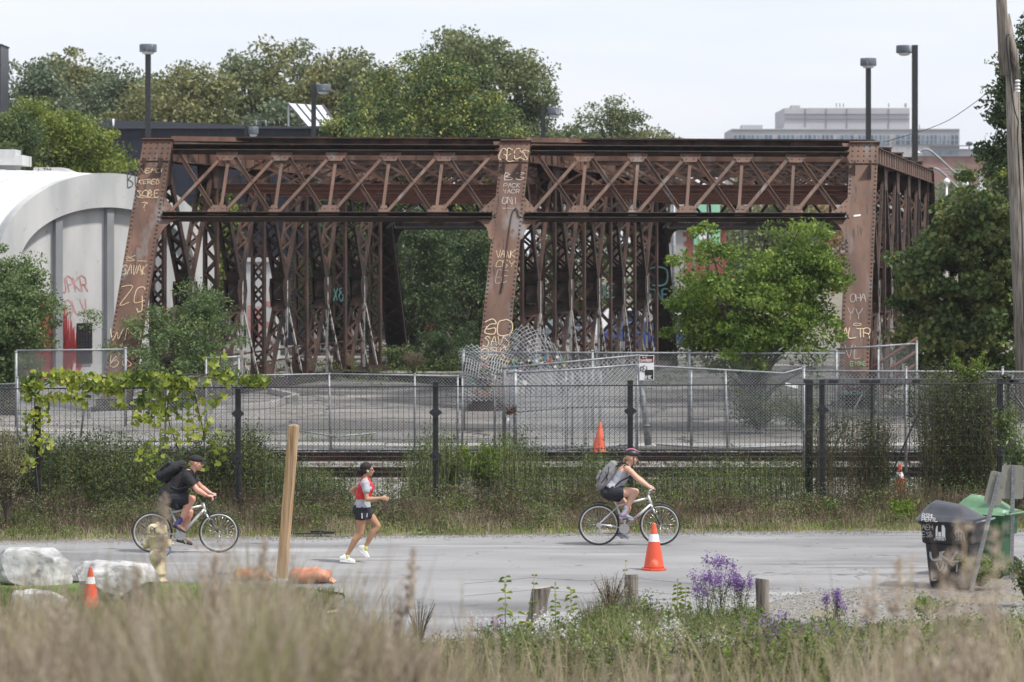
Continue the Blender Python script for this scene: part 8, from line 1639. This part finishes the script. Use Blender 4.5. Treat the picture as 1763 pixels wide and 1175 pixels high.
shrub('leafy_bush', 1735, 800, 53.0, 60, 690, 'green', 'green and reddish climber on the rightmost black post', 541, 20, 26, .08)
shrub('leafy_bush', 1690, 1010, 41.2, 110, 955, 'fresh', 'green weeds growing at the feet of the wheeled bins', 55, 34, 34, .06)
shrub('leafy_bush', 1765, 1030, 39.2, 70, 960, 'green', 'green weeds beside the upright road sign', 551, 24, 30, .06)
shrub('tall_grass_clump', 12, 900, 49.6, 100, 715, 'olive', 'tall feathery olive clump at the left edge before the fence', 56, 70, 50, .06, 'grass clump', asp=.2, droop=-.8)
shrub('leafy_bush', 1600, 1060, 36, 150, 1030, 'fresh', 'low spreading green weeds on the gravel below the bins', 552, 30, 30, .05)
# dark flat shrub mass at the lot's middle
shrub('leafy_bush', 1305, 742, 77, 120, 680, 'darkweed', 'dark low undergrowth beneath the bright green tree', 57, 50, 50, .10, spread=.15); shrub('leafy_bush', 1380, 740, 78, 90, 690, 'green', 'green undergrowth right of the bright green tree trunk', 58, 40, 40, .10, spread=.15)
shrub('grass_tuft', 712, 645, 110, 46, 605, 'dry', 'pale dry grass tuft at the far end of the left truss', 59, 60, 30, .12, 'grass clump', asp=.12, droop=-.9); 
for i, (px, py, w_) in enumerate(((260, 770, 70), (420, 700, 60), (560, 690, 40), (910, 760, 60), (1180, 690, 50))): pass
thicket('yard_weeds_leaves', (100, 640), (72.2, 76), [(100, 745), (640, 765)], 90, 14, 'green', 'low scattered weeds at the lot edge', 60, .07, .12, None); thicket('rail_weeds_leaves', (-40, 1800), (57.5, 60.5), [(0, 855), (1763, 848)], 330, 14, 'green', 'low scattered weeds beside the railway tracks', 61, .06, .10, None)
thicket('far_verge_leaves', (360, 1200), (104, 126), [(360, 648), (1200, 640)], 330, 22, 'green', 'weeds growing beneath the bridge trusses', 62, .12, .2, None)
thicket('right_verge_leaves', (1480, 1800), (84, 92), [(1480, 672), (1800, 650)], 200, 30, 'darkweed', 'weeds at the foot of the right truss', 63, .10, .2, None)

# near verge between the wooden stubs and the bank
def near(name, n, pxr, Yr, top, mk, w, label, seed, bend=.4, jit=10, cl=0, cat='weeds'):
    r = np.random.default_rng(seed); px = r.uniform(*pxr, n); Y = r.uniform(*Yr, n); x = (px - CX) / F * Y
    edge = interp(px, [(560, 1120), (700, 1128), (840, 1112), (1010, 1082), (1210, 1068), (1300, 1082), (1500, 1096), (1763, 1090)]); py0 = HY + HC * F / Y; k = (py0 > edge) | (px < 300); px, Y, x = px[k], Y[k], x[k]
    if cl: nzv = np.array([mnoise.noise(Vector((a * cl, b * cl, seed))) for a, b in zip(x, Y)]); k = nzv > r.uniform(-.5, .3, len(nzv)); px, Y, x = px[k], Y[k], x[k]
    z = gz(x, Y); h = np.clip(HC - (interp(px, top) + np.abs(r.normal(0, jit * 2, len(px))) - HY) / F * Y - z, .06, 1.0); return blades(name, np.stack([x, Y, z], 1), h, w, GM[mk], None, bend, 3, seed, 'stuff', label, cat)
NT = [(560, 1095), (700, 1105), (830, 1085), (950, 1070), (1010, 1060), (1040, 1035), (1110, 1030), (1160, 1055), (1300, 1045), (1330, 1072), (1500, 1078), (1763, 1060)]
near('near_weeds', 3000, (580, 1823), (29, 37.3), NT, 'green', .012, 'green weeds round the wooden stubs', 71, .6); near('near_dry_weeds', 5000, (580, 1823), (29, 37.4), NT, 'dry', .009, 'dry weeds round the wooden stubs', 72, .5, 12, .9); near('near_fresh_weeds', 1800, (850, 1823), (30, 37.2), [(a, b + 12) for a, b in NT], 'fresh', .014, 'fresh green weeds round the wooden stubs', 73, .8, 8, 1.2)
near('near_brown_stalks', 1500, (980, 1320), (34, 37.2), [(980, 1060), (1030, 1010), (1080, 1015), (1130, 1040), (1320, 1045)], 'brown', .009, 'dead brown stalks between the knotty stub and the asters', 74, .3)
near('verge_strip_grass', 2600, (1320, 1620), (38.4, 42.2), [(1320, 1030), (1620, 1005)], 'dry', .012, 'low yellowish grass strip along the near edge of the path', 75, .8); 
def thick_near(name, pxr, Yr, top, n, per, mk, label, seed, leaf): 
    r = np.random.default_rng(seed); px = r.uniform(*pxr, n); Y = r.uniform(*Yr, n); x = (px - CX) / F * Y; z = gz(x, Y); h = np.clip(HC - (interp(px, top) + r.normal(0, 12, n) - HY) / F * Y - z, .12, .9); t = r.uniform(.1, 1, (n, per)); pos = np.stack([x, Y, z], 1)[:, None, :] + np.concatenate([r.normal(0, .05, (n, per, 2)), (t * h[:, None])[..., None]], -1); V, Fq = leaf_quads(r, pos.reshape(-1, 3), leaf, asp=.45, droop=.2); tag(np_mesh(name, V, Fq, GM[mk]), label, 'weeds', kind='stuff')
thick_near('near_leaves', (830, 1823), (30, 36.8), [(a, b + 5) for a, b in NT], 1100, 26, 'green', 'leafy green undergrowth round the wooden stubs', 76, .045); thick_near('near_dark_leaves', (1100, 1823), (32, 36.6), [(a, b + 10) for a, b in NT], 700, 26, 'darkweed', 'dark leafy undergrowth below the asters', 77, .045); thick_near('near_fresh_leaves', (1300, 1823), (32, 36.6), [(a, b + 12) for a, b in NT], 450, 24, 'fresh', 'bright leafy undergrowth right of the asters', 78, .04)

def aster(px, pyt, pyb, Y, w_px, mk, label, seed, heads=10, per=110, fl=.024):
    r = np.random.default_rng(seed); q = P(px, pyb, Y); q.z = ground_z(q.x, Y) - .02; root = thing('aster_plant', label, 'wildflower', q, group='purple asters' if mk == 'purple' else 'white asters'); top = P(px, pyt, Y); hw = w_px * Y / F / 2; H = top.z - q.z; mb = MB(); hp = []
    for i in range(heads):
        e = Vector((q.x + r.uniform(-hw, hw), q.y + r.uniform(-hw, hw) * .6, top.z - r.uniform(0, .42) * min(H, .55) )); b_ = q + Vector((r.normal() * .04, r.normal() * .04, 0)); mb.tube([b_, b_.lerp(e, .55) + Vector((0, 0, H * .06)), e], [.006, .004, .002], 4, cap=False); hp.append((b_, e))
    mb.build('stems', M['bark'], root, world=True); c = np.repeat(np.array([tuple(e) for b_, e in hp]), per, 0); pos = c + r.normal(0, 1, (len(c), 3)) * np.array([hw * .17, hw * .15, .045]); V, Fq = leaf_quads(r, pos, fl, asp=.8, droop=0); np_mesh('flowers', V, Fq, GM[mk], root, world=True)
    t = r.uniform(.15, .92, (heads, 60, 1)); B0 = np.array([tuple(b_) for b_, e in hp])[:, None]; E0 = np.array([tuple(e) for b_, e in hp])[:, None]; pos = B0 + (E0 - B0) * t + r.normal(0, .022, (heads, 60, 3)); V, Fq = leaf_quads(r, pos.reshape(-1, 3), .045, asp=.22, droop=-.3); np_mesh('leaves', V, Fq, GM['green'], root, world=True)
for a in ((1242, 964, 1060, 36.4, 50, 'purple', 'tallest purple aster left of the straight stub', 81, 9), (1212, 992, 1065, 36.2, 46, 'purple', 'purple aster leaning left beside the tallest one', 82, 9), (1276, 985, 1062, 36.5, 48, 'purple', 'full purple aster touching the straight stub', 83, 11), (1432, 1018, 1080, 36.2, 42, 'purple', 'purple aster alone on the gravel side right of the straight stub', 84, 9), (1375, 1062, 1120, 30.6, 100, 'purple', 'low spread purple aster right of the straight stub', 85, 8, 40), (1300, 1062, 1110, 30.6, 50, 'purple', 'low purple aster just below the straight stub', 86, 4, 40), (845, 1068, 1110, 35, 40, 'purple', 'purple aster left of the split stub', 87, 5, 40), (1160, 1112, 1160, 32, 22, 'purple', 'tiny purple aster among the white ones', 88, 3, 30), (1595, 1082, 1150, 30.6, 50, 'purple', 'purple aster low at the right among dry grass', 89, 4, 40),
          (950, 1062, 1140, 30.2, 60, 'whitef', 'white aster below the split stub', 90, 10, 46, .024), (1005, 1078, 1150, 30.2, 40, 'whitef', 'small white aster right of the split stub', 91, 5, 30, .018), (1130, 1072, 1140, 30.2, 80, 'whitef', 'white aster beneath the knotty stub', 92, 10, 50, .024), (1200, 1098, 1180, 30.2, 110, 'whitef', 'largest white aster in the lower middle', 93, 16, 60, .026), (1245, 1085, 1150, 30.2, 50, 'whitef', 'white aster right of the largest one', 94, 5, 26, .018), (820, 1060, 1100, 30.2, 60, 'whitef', 'faint white aster at the edge of the path', 95, 5, 26, .016), (740, 1100, 1140, 30.2, 60, 'whitef', 'faint white aster left of the purple one', 96, 5, 26, .016)): aster(*a)
def milkweed(px, pyt, pyb, Y, label, seed, L_=.13, pairs=8, mk='milk'):
    r = np.random.default_rng(seed); q = P(px, pyb, Y); q.z = ground_z(q.x, Y) - .02; top = P(px + r.uniform(-3, 3), pyt, Y); root = thing('milkweed', label, 'weed', q, group='milkweeds'); mb = MB(); mb.tube([q, q.lerp(top, .5), top], [.008, .006, .004], 5); mb.build('stem', M['straw'], root, world=True); mb = MB()
    for i in range(pairs):
        c = q.lerp(top, .35 + .63 * i / (pairs - 1)); a0 = r.uniform(0, 3.14)
        for s_ in (0, math.pi):
            a_ = a0 + s_; d_ = Vector((math.cos(a_), math.sin(a_) * .6, r.uniform(-.5, .7))).normalized(); sd_ = d_.cross(Vector((0, 0, 1))).normalized(); l_ = L_ * r.uniform(.6, 1.1) * (1 - .35 * i / pairs); up_v = sd_.cross(d_) * .02
            pts = [c, c + d_ * l_ * .35 + sd_ * l_ * .24 + up_v, c + d_ * l_ * .75 + sd_ * l_ * .17 + up_v, c + d_ * l_ - Vector((0, 0, l_ * .2)), c + d_ * l_ * .75 - sd_ * l_ * .17 + up_v, c + d_ * l_ * .35 - sd_ * l_ * .24 + up_v]; mb.add(pts, [(0, 1, 2, 3), (0, 3, 4, 5)])
    mb.build('leaves', GM[mk], root, world=True)
milkweed(870, 992, 1080, 36.6, 'tall milkweed with a leafy tip left of the split stub', 1); milkweed(957, 1005, 1075, 36.8, 'thin milkweed right of the split stub', 2, .10); milkweed(985, 1015, 1100, 36, 'leafy yellow green milkweed between the split and knotty stubs', 3, .13, 9); milkweed(917, 990, 1020, 37.1, 'small milkweed tip rising behind the split stub', 4, .08, 5); milkweed(1165, 1000, 1075, 36.6, 'branching yellow green milkweed left of the purple asters', 5, .12, 10); milkweed(1180, 1012, 1080, 36.4, 'pale leaved milkweed touching the purple asters', 6, .11); milkweed(905, 1058, 1100, 35, 'broad yellow leaved milkweed below the split stub', 7, .18, 4); milkweed(1110, 1030, 1090, 36, 'short milkweed right of the knotty stub', 8, .09); milkweed(1140, 1058, 1110, 34.5, 'yellow seed pod milkweed below the knotty stub', 9, .13, 4); milkweed(1075, 965, 1075, 37.0, 'thin stalk with a pale tip left of the knotty stub', 10, .05, 6)
shrub('dead_shrub', 722, 1120, 35.5, 60, 1030, 'brown', 'small leafless dead shrub at the near edge of the path', 97, 24, 14, .02, 'shrub', spread=.02)
shrub('dead_shrub', 1050, 1075, 36.6, 70, 985, 'dry', 'brown dried shrub left of the knotty stub', 98, 40, 30, .035, 'shrub', asp=.3, spread=.03)
# fallen leaves, litter on path and lot
r = np.random.default_rng(77); n = 260; px = r.uniform(0, 1763, n); Yl = r.uniform(39, 50, n); pos = np.stack([(px - CX) / F * Yl, Yl, np.full(n, .018)], 1); V, Fq = leaf_quads(r, pos, .05, asp=.7); V = V.reshape(-1, 4, 3); V[:, :, 2] = .012 + (V[:, :, 2] - .018) * .12 + .006; tag(np_mesh('fallen_leaves', V, Fq, GM['brown']), 'a few fallen leaves scattered over the path', 'leaves', kind='stuff')

# haze: one box of even, thin air round everything but the sky
hz = MB(); hz.box((0, 1180, 55), (2400, 2460, 116)); ho = hz.build('haze', None); hm = bpy.data.materials.new('thin_air'); hm.use_nodes = True; hn = hm.node_tree.nodes; hn.clear(); ov = hn.new('ShaderNodeOutputMaterial'); pv = hn.new('ShaderNodeVolumePrincipled')
pv.inputs['Color'].default_value = (.86, .90, .97, 1); pv.inputs['Density'].default_value = .00016; pv.inputs['Anisotropy'].default_value = .2; hm.node_tree.links.new(pv.outputs[0], ov.inputs['Volume']); ho.data.materials.append(hm); tag(ho, 'thin pale summer haze softening the far trees and buildings', 'haze', kind='stuff')

def verge_leaves(name, n, mk, label, seed, leaf=.05, tmin=.1):
    r = np.random.default_rng(seed); px = r.uniform(-60, 1823, n); t = r.uniform(tmin, 1, n); e = interp(px, [(-60, 48.4), (600, 49.15), (1200, 49.85), (1823, 50.3)]); Y = e + (interp(px, [(-60, 51.5), (1823, 53.6)]) - e) * t; x = (px - CX) / F * Y
    nv = np.array([mnoise.noise(Vector((a * 1.1, b * 1.1, seed))) for a, b in zip(x, Y)]); k = nv > r.uniform(-.5, .35, n); x, Y, t, nv = x[k], Y[k], t[k], nv[k]; h = (.10 + .42 * t) * (1 + nv); m = 22; tt = r.uniform(.05, 1, (len(x), m)); pos = np.stack([x, Y, 0 * x], 1)[:, None] + np.concatenate([r.normal(0, .07, (len(x), m, 2)), (tt * h[:, None])[..., None]], -1); V, Fq = leaf_quads(r, pos.reshape(-1, 3), leaf, asp=.45, droop=.2); tag(np_mesh(name, V, Fq, GM[mk]), label, 'weeds', kind='stuff')
verge_leaves('verge_leaves', 1500, 'green', 'leafy green weeds along the foot of the black fence', 201); verge_leaves('verge_brown_leaves', 1300, 'brown', 'withered brown leaves along the foot of the black fence', 202, .045, .3); verge_leaves('verge_dark_leaves', 1300, 'darkweed', 'dark leafy weeds along the foot of the black fence', 203, .05, .4)

# the mixed wild border below the stubs, seen sharp between the blurred grasses
NB = [(640, 1125), (830, 1110), (1000, 1105), (1300, 1095), (1763, 1090)]
for nm, n, mk, lf, lab, sd_, pxr in (('border_leaves', 1000, 'green', .05, 'mixed green leaves of the wild border in front of the stubs', 301, (640, 1823)), ('border_dark_leaves', 1100, 'darkweed', .05, 'dark leaves deep in the wild border in front of the stubs', 302, (760, 1823)), ('border_fresh_leaves', 330, 'fresh', .06, 'bright green leaves dotted through the wild border', 303, (900, 1823)), ('border_brown_leaves', 1100, 'brown', .035, 'withered stalks and leaves in the wild border', 304, (700, 1823)), ('border_olive_leaves', 900, 'olive', .05, 'olive leaves of the wild border', 305, (640, 1823))):
    thick_near(nm, pxr, (28, 35.5), NB, n, 24, mk, lab, sd_, lf)
near('border_stalks', 3000, (640, 1823), (28, 35.5), [(a, b - 8) for a, b in NB], 'dry', .009, 'dry thin stalks of the wild border', 306, .35, 12, .7)
for a in ((1480, 1075, 1120, 34, 30, 'purple', 'purple aster between the gravel and the right stalks', 311, 4, 60), (1330, 1088, 1130, 30.6, 60, 'purple', 'wide low purple aster at the lower right of the straight stub', 312, 7, 60), (1060, 1120, 1165, 30.2, 40, 'whitef', 'white aster low beside the tiny purple one', 313, 6, 30, .018), (1640, 1100, 1140, 30.2, 30, 'whitef', 'white aster low at the right border', 314, 4, 26, .018)): aster(*a)
milkweed(1290, 1100, 1160, 31.5, 'leafy milkweed low in the border under the straight stub', 21, .10, 7, 'fresh'); milkweed(1500, 1090, 1150, 32, 'leafy milkweed low in the border right of the gravel edge', 22, .10, 7, 'fresh'); milkweed(1030, 1092, 1160, 32, 'leafy milkweed low in the border left of the white asters', 23, .11, 7, 'milk')
